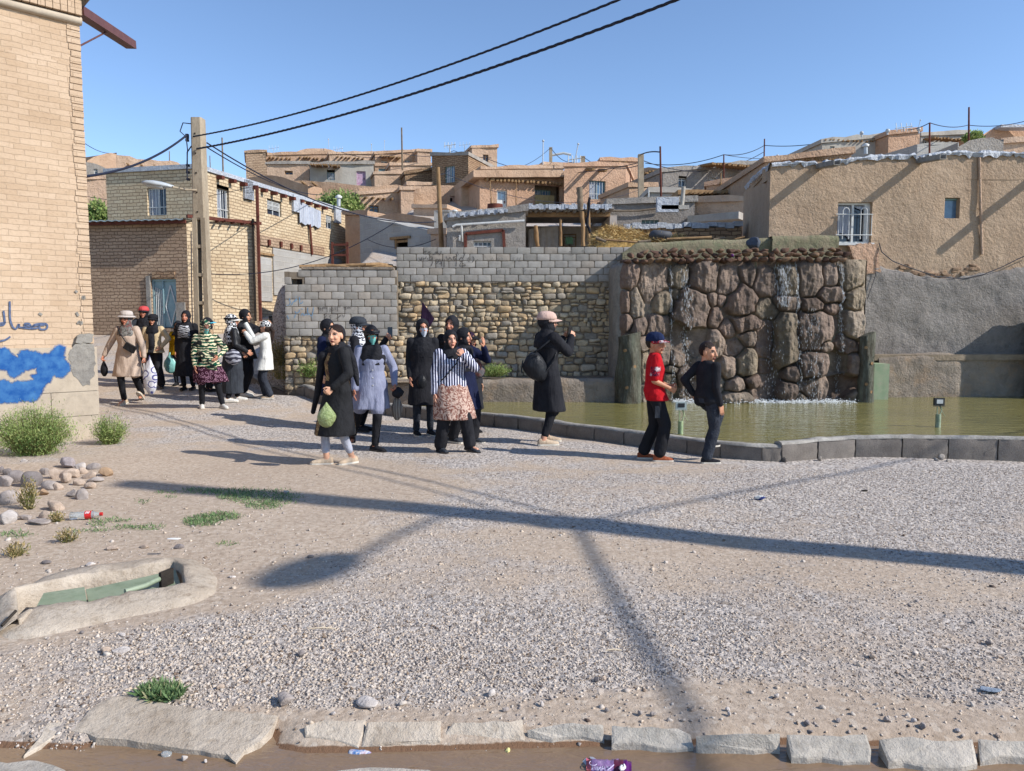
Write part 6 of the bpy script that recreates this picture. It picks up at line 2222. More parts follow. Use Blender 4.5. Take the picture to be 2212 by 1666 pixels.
# ---- rough grey house right of the porch
r_,f_,_=house('rough grey house with a pair of small white shutters right of the porch',Z3,1620,712,22.5,2290,690,22.5,M['render_grey'],5,seed=36,amp=.03,wins=[(1875,836,2010,890,'teal')],name='cement_house',roofmat=M['plaster_dark'])
mb=MB()
mb.tube([f_.pt(*f_.hit(*Z3(1600,770)),.1),f_.pt(*f_.hit(*Z3(1850,768)),.1),f_.pt(*f_.hit(*Z3(2040,745)),.1)],.03,6)
mb.build('wall_pipe',M['wood_grey'],r_)
r_,f_,_=house('tan mud wall between the rough grey house and the big mud house',Z4,350,568,23,668,560,22,mp_,3,seed=37,amp=.05)
mb=MB()
q0,q1=f_.hit(*Z4(380,678)),f_.hit(*Z4(660,680))
mb.box(f_.pt((q0[0]+q1[0])/2,q0[1],.3),q1[0]-q0[0],.7,.2,X=f_.t,Y=f_.n)
mb.build('white_ledge',M['plaster_grey'],r_)
A,B=at(*Z4(-20,705),18.2),at(*Z4(640,692),18.2)
FL_=Fac((A.x,A.y),(B.x,B.y))
lowr=empty('low_wall',(A.x,A.y,2),'low dark wall edged with silver foil behind the straw','wall')
mb=MB()
mb.box(FL_.pt(FL_.L/2,B.z-.55,-.4),FL_.L,.8,.95,X=FL_.t,Y=FL_.n)
mb.build('wall',M['adobe_brick'],lowr)
mb=MB()
for k in range(14):
 s=FL_.L*(k+.5)/14
 mb.box(FL_.pt(s,A.z+(B.z-A.z)*k/14+.02*math.sin(k*2),-.15+.02*math.sin(k)),FL_.L/14-(.03 if k%4==3 else-.005),.4,.12+.02*math.sin(k*1.7),X=FL_.t,Y=FL_.n)
mb.build('foil_edge',M['foil'],lowr)
rg=np.random.default_rng(91)
n=9000
xs,ys=[],[]
sx0,sx1=at(*Z3(1500,980),17.3).x,at(*Z4(330,760),17.0).x
t=rg.random(n)
X_=sx0+(sx1-sx0)*t
zt_=np.interp(t,[0,.10,.22,.4,.55,.8,1],[at(*Z3(1500,975),17).z,at(*Z3(1570,905),17).z,at(*Z3(1640,885),17).z,at(*Z3(1800,925),17).z,at(*Z3(1900,950),17).z,at(*Z4(200,765),17).z,at(*Z4(330,770),17).z])
zb_=at(*Z3(1700,1000),17).z-.1
dep=rg.normal(size=n)*.45
Z_=zb_+(zt_-zb_)*np.exp(-(dep/.75)**2)+rg.normal(size=n)*.02
P=np.stack([X_,17.3+dep,Z_],1)
D=unit(rg.normal(size=(n,3))*np.array([1,1,.45]))
N=unit(np.cross(D,rg.normal(size=(n,3))))
ln=rg.uniform(.08,.24,n)
V,F=leaf_mesh(P,D,N,ln,np.full(n,.005))
pal_=np.array([S(220,186,120,.8)[:3],S(196,156,92,.75)[:3],S(232,206,150,.8)[:3],S(160,124,74,.7)[:3]])
c=pal_[rg.integers(0,4,n)]
sth=empty('straw_heap',(sx0,17.3,zb_),'heap of golden straw lying on the roof edge behind the block wall','straw')
link('straw',np_mesh('straw',V,F,M['pebble'],cols=np.repeat(c,4,0)),sth)
mb=MB()
V=[]
for k in range(21):
 t_=k/20
 x=sx0+(sx1-sx0)*t_
 zz2=float(np.interp(t_,[0,.10,.22,.4,.55,.8,1],[zb_+.05,zb_+.30,zb_+.42,zb_+.30,zb_+.18,zb_+.08,zb_]))
 for j in range(7):
  y=16.6+1.4*j/6
  V.append((x,y,zb_-.1+(zz2-zb_+.05)*math.sin(math.pi*j/6)))
mb.add(V,[(k*7+j,k*7+j+7,k*7+j+8,k*7+j+1)for k in range(20)for j in range(6)],sm=True)
mb.build('straw_core',M['straw'],sth)
SP_='poles lying under the straw'
for i,(Zf,a,b,r,lab)in enumerate([(Z3,(1515,975),(1595,1005),.05,'pale short pole end sticking out left under the straw'),(Z3,(1590,990),(1850,1012),.04,'thin dark pole under the straw heap'),(Z4,(60,790),(130,785),.05,'bundle of pale sticks under the straw'),(Z4,(220,775),(470,765),.05,'long reddish pole with a round sawn end'),(Z4,(480,775),(548,768),.035,'short pole with a pale sawn end right of the long one'),(Z4,(600,775),(655,762),.03,'small pole end near the corner of the big mud house')]):
 crook(Zf,[a,b],15.7,r,'pole','wood' if i%2 else 'wood_grey',None,lab,'pole',SP_)
p=at(*Z4(185,752),16.6)
V,Fk=rock_np((.26,.2,.14),77,.05,3,facets=1)
tag(link('dark_bowl',np_mesh('dark_bowl',V+np.array(p),Fk,plain('rubber',S(70,72,78),.7),smooth=True)),'dark upturned basin half buried in the straw','basin')
# ---- mid right: tan house with blue window, porch mud house
r_,f_,_=house('mud house with a white door, dark open porch and a blanket over its rail',Z3,610,515,36,1275,505,36,mw_,5,seed=38,doors=[(744,603,822,778,M['frame_white'],1)],holes=[(1040,540,1240,735)],raft=[(640,1260,22,518,.07,.5,-.05)],roofmat=mt,rth=.3,rov=.4)
hr=prect(f_,Z3,1040,540,1240,735)
mb=MB()
mb.box(f_.pt((hr[0]+hr[1])/2,(hr[2]+hr[3])/2,-.58),hr[1]-hr[0],.02,hr[3]-hr[2],X=f_.t,Y=f_.n)
mb.build('porch_back',M['wood_grey'],r_)
window(r_,f_,prect(f_,Z3,1045,590,1190,650),'blue',o=-.42)
mb=MB()
V=[]
bl=prect(f_,Z3,1035,645,1185,728)
for k in range(13):
 s=bl[0]+(bl[1]-bl[0])*k/12
 V+=[f_.pt(s,bl[3],.12),f_.pt(s,bl[2]+.05*math.sin(k),.16+.02*math.sin(k*1.7))]
mb.add(V,[(2*k,2*k+1,2*k+3,2*k+2)for k in range(12)],sm=True)
tag(mb.build('blanket',rough_mat('blanket',S(184,164,118,.7),S(160,138,96,.7),20,rough=.95)),'yellowish blanket hanging over the porch rail','blanket')
house('tan mud house with a large barred blue window',Z3,1270,418,35,1752,412,35,mw_,5,seed=39,amp=.03,wins=[(1466,530,1592,676,'blue')],raft=[(1390,1600,2,430,.08,1.0,-.2)],back=(.25,.97,0))
house('taller tan mud block behind the house with the blue window',Z3,1558,370,38.5,1862,378,38.5,mw_,5,seed=40,raft=[(1650,1720,2,385,.08,.9,-.15)],back=(-.05,1,0))
house('grey rough house with white windows and a long row of slanting rafters',Z4,198,400,33,735,352,33,M['render_grey'],6,seed=41,wins=[(285,432,330,480,'grey'),(455,420,493,463,'white'),(567,404,608,445,'blue'),(632,400,675,434,'white')],raft=[(400,730,20,362,.06,1.2,-.12)],name='stone_house',roofmat=M['plaster_dark'])
house('mud side wall with a recessed opening left of the grey rough house',Z4,88,398,34.5,205,395,33.5,mt,4,seed=42,holes=[(95,440,128,475)],raft=[(90,190,5,415,.06,.6,0)])
house('mud yard wall behind the concrete pole',Z4,10,482,31,160,480,31,mt,3,seed=43)
house('plain whitish yard wall beside the thin wooden pole',Z4,125,512,28,345,515,28,pg,2,seed=44,amp=.02)
house('orange brown house with a grey framed window left of the big mud house',Z4,440,478,29,700,440,28,mw_,4,seed=45,amp=.02,wins=[(558,512,602,562,'grey')],raft=[(500,690,5,466,.05,.3,0)])
sh_,f_,_=house('wooden pole shelter with a sagging brush roof',Z4,322,530,26,545,520,26,M['wood_grey'],2,seed=46,amp=.03,name='shelter',cat='shelter',group=None,roofmat=M['wood'],holes=[(430,545,520,562)],raft=[(330,540,9,532,.05,.7,.02)],rth=.12,rov=.3)
# ---- big mud house at right
A,B=at(1665,354,15.55),at(2460,345,15.7)
FM=Fac((A.x,A.y),(B.x,B.y))
bigh=empty('mud_house',(A.x,A.y,2.3),'big tan mud plastered house at right with a white barred window and silver roof edge','house')
zt=A.z
W1=prect(FM,Z4,1172,568,1364,798)
W2=prect(FM,Z4,1770,543,1855,658)
mb=MB()
wall_grid(mb,FM,.6,zt,zt+.08,[W1,W2],cell=.14,amp=.05,wob=.03,seed=60,reveal=.22)
LSd=at(1607,400,19.0)
LF=Fac((LSd.x,LSd.y),(A.x,A.y))
wall_grid(mb,LF,2.0,zt,zt,cell=.16,amp=.06,wob=.03,seed=61)
BK=FM.pt(FM.L,0)
mb.face([(BK.x,BK.y,.6),(BK.x,BK.y+4,.6),(BK.x,BK.y+4,zt),(BK.x,BK.y,zt)])
mb.face([(BK.x,BK.y+4,.6),(LSd.x,LSd.y,.6),(LSd.x,LSd.y,zt),(BK.x,BK.y+4,zt)])
mb.face([(A.x,A.y+.05,zt-.1),(BK.x,BK.y+.05,zt-.1),(BK.x,BK.y+4,zt-.1),(LSd.x,LSd.y,zt-.1)])
mb.build('wall',M['mud_big'],bigh)
def foil_strip(name,fac,pix,Zf,parent,hgt=.16,dep=.5,seed=1):
 rg=np.random.default_rng(seed)
 P=[fac.hit(*Zf(x,y))for x,y in pix]
 n=int((P[-1][0]-P[0][0])/.07)
 V=[]
 for k in range(n+1):
  s=P[0][0]+(P[-1][0]-P[0][0])*k/n
  z=float(np.interp(s,[p[0]for p in P],[p[1]for p in P]))
  a,b,c,d=rg.normal(size=4)*.012
  V+=[fac.pt(s,z-hgt+b*2,.035+a),fac.pt(s,z-hgt*.4,.055+c),fac.pt(s,z+a,.02+b),fac.pt(s,z+.01+d,-dep*.5),fac.pt(s,z-.03,-dep)]
 mb=MB()
 mb.add(V,[(5*k+q,5*(k+1)+q,5*(k+1)+q+1,5*k+q+1)for k in range(n)for q in range(4)],sm=False)
 return mb.build(name,M['foil'],parent)
foil_strip('foil_edge',FM,[(802,352),(900,338),(1050,340),(1062,356)],Z4,bigh,.09,seed=1)
foil_strip('foil_edge',FM,[(1085,352),(1100,338),(1400,304),(1610,298),(1622,316)],Z4,bigh,.10,seed=2)
foil_strip('foil_edge',FM,[(1635,318),(1650,300),(1800,280),(2000,284),(2212,288),(2600,300)],Z4,bigh,.11,seed=3)
foil_strip('foil_edge',LF,[(668,470),(700,430),(760,380),(800,354)],Z4,bigh,.12,seed=4)
mb=MB()
for(x0,y0,x1,y1)in((802,352,1050,342),(1085,345,1400,306),(1400,306,1620,306),(1635,306,1800,284),(1800,284,2600,300)):
 a,b=FM.hit(*Z4(x0,y0)),FM.hit(*Z4(x1,y1))
 zm=(a[1]+b[1])/2-.04
 V=[FM.pt(a[0],zt-.3,-.005),FM.pt(b[0],zt-.3,-.005),FM.pt(b[0],b[1]-.02,-.005),FM.pt(a[0],a[1]-.02,-.005)]
 V+=[p-FM.n*.5 for p in V]
 mb.add(V,[(0,1,2,3),(5,4,7,6),(3,2,6,7),(0,3,7,4),(1,5,6,2)])
mb.build('parapet',M['mud_big'],bigh)
for i,(x,y)in enumerate(((1068,358),(1628,328),(2330,372))):
 s,z=FM.hit(*Z4(x,y))
 mb=MB()
 p=FM.pt(s,z-.02,-.1)
 for dx_,dz_,w_,h_ in((0,-.05,.16,.02),(-.08,0,.02,.11),(.08,0,.02,.11)):
  mb.box(p+FM.n*.42+Vector((0,0,dz_-.05))+FM.t*dx_*.75,w_*.75,1.05,h_*.8,X=FM.t,Y=(FM.n+Vector((0,0,-.12))).normalized(),Zv=Vector((0,0,1)))
 mb.build('roof_spout',M['cement'],bigh)
s0,s1,z0,z1=W1
w_,h_=s1-s0,z1-z0
mb=MB()
t_=.045
for(a,b,c,d)in((s0,s1,z0,z0+t_),(s0,s1,z1-t_,z1),(s0,s0+t_*.7,z0+t_,z1-t_),(s1-t_*2.6,s1,z0+t_,z1-t_),(s0+w_*.47,s0+w_*.53,z0+t_,z1-t_)):
 mb.box(FM.pt((a+b)/2,(c+d)/2,-.12),b-a,.05,d-c,X=FM.t,Y=FM.n)
mb.box(FM.pt((s0+s1)/2,z0-.02,-.02),w_+.06,.2,.05,X=FM.t,Y=FM.n)
wf_=mb.build('window',M['frame_white'],bigh)
mb=MB()
mb.box(FM.pt((s0+s1)/2,(z0+z1)/2,-.20),w_,.01,h_,X=FM.t,Y=FM.n)
mb.build('pane',M['glass_dark'],wf_)
mb=MB()
V=[]
for k in range(25):
 f=k/24
 s=s0+.03+(w_*.45)*f
 zl_=z0+.1+h_*.25*(1-f)*(math.sin(f*3)*.6+.4)
 for j in range(4):
  V.append(FM.pt(s+.02*(j%2),z1-.06-(z1-.06-zl_)*j/3,-.15+.012*math.sin(k*1.6+j)))
mb.add(V,[(4*k+j,4*k+j+1,4*k+j+5,4*k+j+4)for k in range(24)for j in range(3)],sm=True)
V=[FM.pt(s0+w_*.56,z1-.06,-.15),FM.pt(s0+w_*.90,z1-.06,-.15),FM.pt(s0+w_*.80,z1-.14,-.15),FM.pt(s0+w_*.64,z1-.10,-.15)]
mb.face(V[::-1])
mb.build('curtain',M['curtain'],wf_)
mb=MB()
for c0_,c1_ in((.14,.32),(.66,.84)):
 a,b=s0+w_*c0_,s0+w_*c1_
 zt2=z0+h_*.86
 arc=[FM.pt(a,z0+h_*.10,.02),FM.pt(a,zt2-(b-a)/2,.02)]+[FM.pt((a+b)/2-math.cos(q)*(b-a)/2,zt2-(b-a)/2+math.sin(q)*(b-a)/2,.02)for q in np.linspace(.3,2.84,7)]+[FM.pt(b,zt2-(b-a)/2,.02),FM.pt(b,z0+h_*.10,.02)]
 mb.tube(arc,.011,6)
for f in(.02,.98):
 mb.tube([FM.pt(s0+w_*f,z0+h_*.2,.02),FM.pt(s0+w_*f,z0+h_*.7,.02)],.009,6)
for f in(.2,.70):
 mb.tube([FM.pt(s0-.04,z0+h_*f,.03),FM.pt(s1+.0,z0+h_*f,.03)],.010,6)
mb.build('window_grille',M['frame_white'],wf_)
s0,s1,z0,z1=W2
mb=MB()
mb.box(FM.pt((s0+s1)/2,(z0+z1)/2,-.14),s1-s0,.02,z1-z0,X=FM.t,Y=FM.n)
wn_2=mb.build('window',M['glass_blue'],bigh)
mb=MB()
mb.box(FM.pt(s0+.02,(z0+z1)/2,-.11),.03,.04,z1-z0,X=FM.t,Y=FM.n)
mb.box(FM.pt((s0+s1)/2,z1-.02,-.11),s1-s0,.04,.03,X=FM.t,Y=FM.n)
mb.build('window_frame',M['frame_teal'],wn_2)
mb=MB()
s,z=FM.hit(*Z4(1962,600))
mb.tube([FM.pt(FM.hit(*Z4(1960,320))[0],FM.hit(*Z4(1960,320))[1],.02),FM.pt(FM.hit(*Z4(1965,600))[0],z,.03),FM.pt(FM.hit(*Z4(1972,860))[0],FM.hit(*Z4(1972,860))[1],.04)],.028,8)
mb.build('mud_ridge',M['mud_pink'],bigh)
GP=[(1250,990),(1290,950),(1330,930),(1400,925),(1480,940),(1560,955),(1650,975),(1750,985),(1850,990),(1950,975),(2050,955),(2120,940),(2212,925),(2600,900),(2600,1640),(1250,1640)]
gr_=empty('retaining_wall',(FM.pt(0,0).x,FM.pt(0,0).y,1.0),'rough grey cement render wall with a ragged top below the big mud house','wall')
FG=Fac((FM.A.x-.9,FM.A.y-.12),(FM.B.x,FM.B.y-.12))
P=[FG.hit(*Z4(x,y))for x,y in GP[:-2]]
mb=MB()
n,m=int(FG.L/.06),36
V=[]
xs=np.array([p[0]for p in P]);zs_=np.array([p[1]for p in P])
ssx=np.linspace(P[0][0],min(FG.L,P[-1][0]),n)
Q3=[]
for s in ssx:
 zt_s=float(np.interp(s,xs,zs_))+.03*float(vn(np.array([[s,0,0]]),8,3)[0])
 for j in range(m+1):
  Q3 .append((s,.6+(zt_s-.6)*j/m,j))
Q3=np.array(Q3)
off=fbm(np.stack([Q3[:,0],Q3[:,1],Q3[:,0]*0],1),3.2,4,71)*.035+.01
off[Q3[:,2]==m]=-.09
W=np.array(FG.A)[None]+Q3[:,:1]*np.array(FG.t)[None]+off[:,None]*np.array(FG.n)[None]
W[:,2]=Q3[:,1]
idx=np.arange(n*(m+1)).reshape(n,m+1)
F=np.stack([idx[:-1,:-1],idx[1:,:-1],idx[1:,1:],idx[:-1,1:]],-1).reshape(-1,4)
link('render',np_mesh('render',W,F,M['render_grey'],smooth=True),gr_)
mb=MB()
mb.box(FG.pt(FG.L/2,.96,.12),FG.L,.35,.12,X=FG.t,Y=FG.n)
mb.build('ledge',M['bed_soil'],gr_)
cells=[]
rg=np.random.default_rng(3)
for k in range(30):
 x=rg.uniform(1520,1960)
 y=930+45*math.sin((x-1520)/440*math.pi)+rg.uniform(-28,20)
 s,z=FM.hit(*Z4(x,y))
 cells.append((s,z,rg.uniform(.09,.18),rg.uniform(.05,.08)))
stones_mesh('exposed_stones',cells,FM,.01,M['stone'],bigh,[S(192,160,130,.68),S(170,140,114,.66)],7,4,.03,.022)
mb=MB()
cb=[(1385,800),(1400,850),(1460,900),(1550,935),(1700,985),(1850,998),(1960,975),(2060,935),(2140,895),(2300,820)]
mb.tube([FM.pt(*FM.hit(*Z4(x,y)),.14)for x,y in cb],.010,6)
mb.tube([FM.pt(*FM.hit(*Z4(x,y)),.14)for x,y in[(1385,820),(1370,880),(1365,980),(1320,1110)]],.006,5)
tag(mb.build('loose_cable',M['cable']),'thin black cable drooping across the big mud house below its window','cable')
patch('mud_skirt',[(1225,815),(1385,800),(1400,960),(1300,975),(1255,900)],FM,Z4,.03,.10,M['mud_warm'],bigh,seed=9,jit=.015)
# ---- roofs above the big house
house('low mud roof with a line of dark beam ends above the big mud house',Z4,770,345,22,1250,292,22,mt,6,seed=50,raft=[(800,1240,24,328,.04,.25,0)],zb=4.2)
house('grey flat roofed house with two small windows on the right ridge',Z4,1087,238,32,1462,200,31.5,M['plaster_grey'],5,seed=51,wins=[(1130,255,1156,292,'blue'),(1306,228,1342,270,'white')],raft=[(1095,1450,16,222,.04,.3,0)])
house('orange tan mud end wall on the right ridge',Z4,1458,192,31.2,1632,172,31,mw_,5,seed=52)
house('grey house with beam ends and an arched window behind the metal pole',Z4,1640,198,35,1885,188,35,M['plaster_grey'],5,seed=53,raft=[(1650,1880,12,212,.05,.8,-.1)],wins=[(1648,208,1685,245,'white')])
house('low grey block wall on the right ridge',Z4,1618,250,29,1850,240,29,M['far_block'],2,seed=54,amp=.02,rth=.04,rov=0)
house('rounded grey mud hump roof above the big mud house',Z4,1845,235,27,2100,215,27,M['mud_grey'],4,seed=55,profile=[(1845,262),(1870,235),(1950,218),(2080,208),(2100,235)])
house('tan mud house with a white roof line at the right photo edge',Z4,1980,190,34,2300,150,34,mw_,6,seed=56,profile=[(1980,195),(2040,160),(2100,145),(2300,130)])
house('pale mud wall at the right photo edge below the tan house',Z4,2090,240,28,2300,225,28,mp_,4,seed=57)
mb=MB()
p=at(*Z4(2150,152),33.6)
mb.box((p.x+.8,p.y,p.z),3.0,.6,.12)
tag(mb.build('roof_sheet',M['foil']),'white roof sheet on the tan house at the right photo edge','roof sheet')
# ================================================================== yellow brick house (left middle)
CY=25.5
C0=at(425,362,CY)
L0=at(228,373,26.3)
R0=at(752,462,35.5)
zt=C0 .z
FBL=Fac((L0 .x,L0 .y),(C0 .x,C0 .y))
FBR=Fac((C0 .x,C0 .y),(R0 .x,R0 .y))
bh_=empty('brick_house',(C0 .x,C0 .y,1.0),'two storey yellow brick house with beam ends along its roof and a blue steel door','house')
wl=[prect(FBL,Z1,1085,645,1225,848)]
wr=[prect(FBR,Z1,1600,655,1690,868),prect(FBR,Z2,322,688,432,822),prect(FBR,Z2,780,800,832,905)]
dr=[prect(FBR,Z2,235,1100,355,1480)]
mb=MB()
wall_grid(mb,FBL,4.5,zt,zt,wl,cell=.5,amp=.01,wob=.01,seed=80,reveal=.15)
wall_grid(mb,FBR,0.6,zt,zt,wr,cell=.5,amp=.01,wob=.01,seed=81,reveal=.15)
kb0=Vector((R0 .x-8,R0 .y+1,0))
mb.face([(R0 .x,R0 .y,.6),(kb0 .x,kb0 .y,.6),(kb0 .x,kb0 .y,zt),(R0 .x,R0 .y,zt)])
kb1=Vector((L0 .x+.5,L0 .y+10,0))
mb.face([(kb1 .x,kb1 .y,.6),(L0 .x,L0 .y,.6),(L0 .x,L0 .y,zt),(kb1 .x,kb1 .y,zt)])
mb.build('wall',M['brick_yellow'],bh_)
mb=MB()
mb.face([(L0 .x,L0 .y,zt+.02),(C0 .x,C0 .y,zt+.02),(R0 .x,R0 .y,zt+.02),(kb0 .x,kb0 .y,zt+.02),(kb1 .x,kb1 .y,zt+.02)])
for f_,L_ in((FBL,FBL.L),(FBR,FBR.L)):
 mb.box(f_.pt(L_/2,zt+.04,-.14),L_+(.1 if f_ is FBL else 0),.42,.15,X=f_.t,Y=f_.n)
mb.build('roof',M['foil'],bh_)
window(bh_,FBL,wl[0],'bars')
window(bh_,FBR,wr[0],'bars')
louvre(bh_,FBR,wr[1])
louvre(bh_,FBR,wr[2])
mb=MB()
mb.box((0,0,0),.15,.25,.12,X=FBR.t,Y=FBR.n)
first=None
for k in range(13):
 x=[1620,1710,1792,1868,1944,2016][k]if k<6 else None
 if x:
  u,v=Z1(x,0)
  v=Z1(0,[545,570,592,612,634,656][k])[1]
 else:
  xx=[372,446,515,582,646,709,767][k-6]
  u,v=Z2(xx,[595,615,635,653,675,692,710][k-6])
 s,z=FBR.hit(u,v,.1)
 o=mb.build('beam_end',M['rust'],bh_)if first is None else first.copy()
 if first is not None:
  COL.objects.link(o)
  o.parent=bh_
 first=first or o
 o.matrix_basis=bh_.matrix_basis.inverted()@Matrix.Translation(FBR.pt(s,zt-.14,.12))
for(Zf,x0,y0,x1,y1)in((Z1,1800,580,1845,655),(Z2,145,515,180,600),(Z2,524,640,548,690),(Z2,848,735,875,800)):
 r5=prect(FBR,Zf,x0,y0,x1,y1)
 mb=MB()
 mb.box(FBR.pt((r5[0]+r5[1])/2,zt-.28,.06),.5,.1,.7,X=FBR.t,Y=FBR.n)
 mb.build('foil_spout',M['foil'],bh_)
for nm_,x,y0,y1,r_ in(('steel_column',240,590,1560,.10),('dark_gap',205,850,1560,.05)):
 a,b=at(*Z2(x,y0),25.9),at(*Z2(x+30,y1),25.9)
 mb=MB()
 mb.box((a.x+(b.x-a.x)*.5,25.9,(a.z+b.z)/2-.1),.085 if r_>.06 else.05,.1,a.z-b.z+.4)
 mb.build(nm_,M['rust']if r_>.06 else M['dark_hole'],bh_)
r6=prect(FBR,Z2,556,700,725,880)
mb=MB()
V=[]
for k in range(31):
 t_=k/30
 s=r6[0]+(r6[1]-r6[0])*t_
 zt3,zb3=r6[3]-.25*t_**.5,r6[2]+.05*math.sin(k*.7)
 for j in range(4):
  V.append(FBR.pt(s,zt3+(zb3-zt3)*j/3,.12+.03*math.sin(k*1.4)*(j+1)/4))
mb.add(V,[(4*k+j,4*k+j+1,4*k+j+5,4*k+j+4)for k in range(30)for j in range(3)],sm=True)
tag(mb.build('hanging_sheet',M['curtain']),'white sheet hung over a window of the yellow brick house','sheet')
def panel(root,fac,Zf,x0,y0,x1,y1,mat,o,name):
 r=prect(fac,Zf,x0,y0,x1,y1)
 mb=MB()
 mb.box(fac.pt((r[0]+r[1])/2,(r[2]+r[3])/2,o),r[1]-r[0],.06,r[3]-r[2],X=fac.t,Y=fac.n)
 return mb.build(name,mat,root)
panel(bh_,FBR,Z2,365,1100,900,1440,M['far_block'],.02,'block_infill')
panel(bh_,FBR,Z2,262,1130,352,1470,M['far_block'],.02,'blocked_doorway')
panel(bh_,FBR,Z2,240,1095,360,1112,M['wood'],.06,'lintel')
panel(bh_,FBR,Z2,262,1000,760,1075,M['brick_brown'],.02,'darker_brick_band')
for k,x in enumerate((322,415,498,572)):
 r5=prect(FBR,Z2,x,998+k*14,x+12,1030+k*14)
 mb=MB()
 mb.box(FBR.pt(r5[0],(r5[2]+r5[3])/2,.08),.12,.1,.22,X=FBR.t,Y=FBR.n)
 mb.build('beam_stub',M['rust'],bh_)
for(x0,y0,x1,y1)in((638,870,658,1110),(945,900,955,1100)):
 a,b=FBR.hit(*Z2(x0,y0)),FBR.hit(*Z2(x1,y1))
 mb=MB()
 mb.tube([FBR.pt(a[0],a[1],.1),FBR.pt(b[0],b[1],.1)],.05,6)
 mb.build('rusty_pipe',M['rust'],bh_)
E0=at(*Z2(935,935),35.4)
E1=at(*Z2(1075,975),39)
mb=MB()
FE=Fac((FBR.B.x,FBR.B.y),(FBR.B.x+FBR.t.x*4.5,FBR.B.y+FBR.t.y*4.5))
ze=FE.hit(*Z2(960,935))[1]
wall_grid(mb,FE,.6,ze,ze-.1,cell=.5,amp=.01,wob=.01,seed=82)
e1=FE.pt(FE.L,0)
mb.face([(e1 .x,e1 .y,.6),(e1 .x-4,e1 .y+1,.6),(e1 .x-4,e1 .y+1,ze),(e1 .x,e1 .y,ze)])
mb.face([(FE.A.x,FE.A.y,ze),(e1 .x,e1 .y,ze),(e1 .x-4,e1 .y+1,ze),(FE.A.x-4,FE.A.y+1,ze)])
mb.build('annex_wall',M['brick_yellow'],bh_)
a0,a1=at(188,486,25.0),at(402,480,24.5)
a2=at(549,476,26.1)
a0=a0+(a0-a1).normalized()*3.2
zl=a1 .z
FA1=Fac((a0 .x,a0 .y),(a1 .x,a1 .y))
FA2=Fac((a1 .x,a1 .y),(a2 .x,a2 .y))
ddr=prect(FA1,Z1,1118,1318,1302,1680)
mb=MB()
wall_grid(mb,FA1,.6,zl,zl,[ddr],cell=.4,amp=.02,wob=.01,seed=83,reveal=.2)
wall_grid(mb,FA2,.6,zl,a2 .z,cell=.4,amp=.015,wob=.01,seed=84)
mb.face([(a2 .x,a2 .y,.6),(a2 .x-.3,a2 .y+1.2,.6),(a2 .x-.3,a2 .y+1.2,a2 .z),(a2 .x,a2 .y,a2 .z)])
mb.build('annex_wall',M['brick_brown'],bh_)
bh_.children[-1]['label']='lower brown brick annex wall with the blue door'
mb=MB()
wall_grid(mb,FA2,.6,zl-.01,a2 .z-.01,cell=.4,amp=.015,wob=.0,seed=84,o=.004)
mb.build('annex_side_wall',M['brick_yellow'],bh_)
mb=MB()
n=90
V=[]
for k in range(n+1):
 s=-.3+(FA1 .L+.45)*k/n
 w_=.02*math.sin(k*1.9)
 V+=[FA1 .pt(s,zl+.05+w_,.42),FA1 .pt(s,zl+.12+w_,-1.4),FA1 .pt(s,zl+.08+w_,-1.4),FA1 .pt(s,zl+.02+w_,.42)]
mb.add(V,[(4*k+q,4*(k+1)+q,4*(k+1)+(q+1)%4,4*k+(q+1)%4)for k in range(n)for q in range(4)])
mb.build('tin_roof',M['tin'],bh_)
mb=MB()
mb.box(FA1 .pt(FA1 .L/2,zl-.02,.27),FA1 .L+.3,.06,.10,X=FA1 .t,Y=FA1 .n)
mb.box(FA2 .pt(FA2 .L/2+.1,(zl+a2 .z)/2+.04,.08),FA2 .L+.2,.14,.10,X=FA2 .t,Y=FA2 .n)
mb.build('eave_beam',M['rust'],bh_)
rafters(bh_,FA2,.2,FA2 .L,7,(zl+a2 .z)/2-.03,.035,.35,-.05,'rust')
s0,s1,z0,z1=ddr
mb=MB()
w_=s1-s0
t_=.06
for(a,b,c,d)in((s0,s1,z1-t_,z1),(s0,s0+t_,z0,z1-t_),(s1-t_,s1,z0,z1-t_),(s0+w_*.40,s0+w_*.44,z0,z1-t_)):
 mb.box(FA1 .pt((a+b)/2,(c+d)/2,-.10),b-a,.07,d-c,X=FA1 .t,Y=FA1 .n)
mb.box(FA1 .pt((s0+s1)/2,(z0+z1)/2-.02,-.14),w_-.1,.04,z1-z0-.08,X=FA1 .t,Y=FA1 .n)
dd=mb.build('door',M['door_teal'],bh_,'pale blue double steel door')
mb=MB()
hh=z1-z0
cx=s0+w_*.70
dia=[(cx,z1-hh*.13),(cx+w_*.22,z0+hh*.45),(cx,z0+hh*.04),(cx-w_*.20,z0+hh*.45)]
for i in range(4):
 a,b=dia[i],dia[(i+1)%4]
 mb.tube([FA1 .pt(a[0],a[1],-.10),FA1 .pt(b[0],b[1],-.10)],.022,6)
for k in range(4):
 s=s0+w_*(.12+.075*k)
 mb.tube([FA1 .pt(s,z1-hh*(.16+.02*k),-.10),FA1 .pt(s,z0+.1,-.10)],.016,6)
mb.build('diamond_trim',M['frame_white'],dd)
panel(bh_,FA1,Z1,1125,1262,1290,1312,M['adobe_brick'],.01,'lintel')
panel(bh_,FA1,Z1,1305,1490,1370,1690,M['cement'],.02,'cement_pier')
mb=MB()
mb.box(FA1 .pt(ddr[0]-.08,(ddr[2]+ddr[3])/2,.02),.14,.06,ddr[3]-ddr[2]+.2,X=FA1 .t,Y=FA1 .n)
mb.build('door_jamb',M['cement'],bh_)
r7=at(*Z2(890,1110),22)
mb=MB()
for dx_ in(-.22,.22):mb.box((r7 .x+dx_,22,r7 .z),.06,.06,.75)
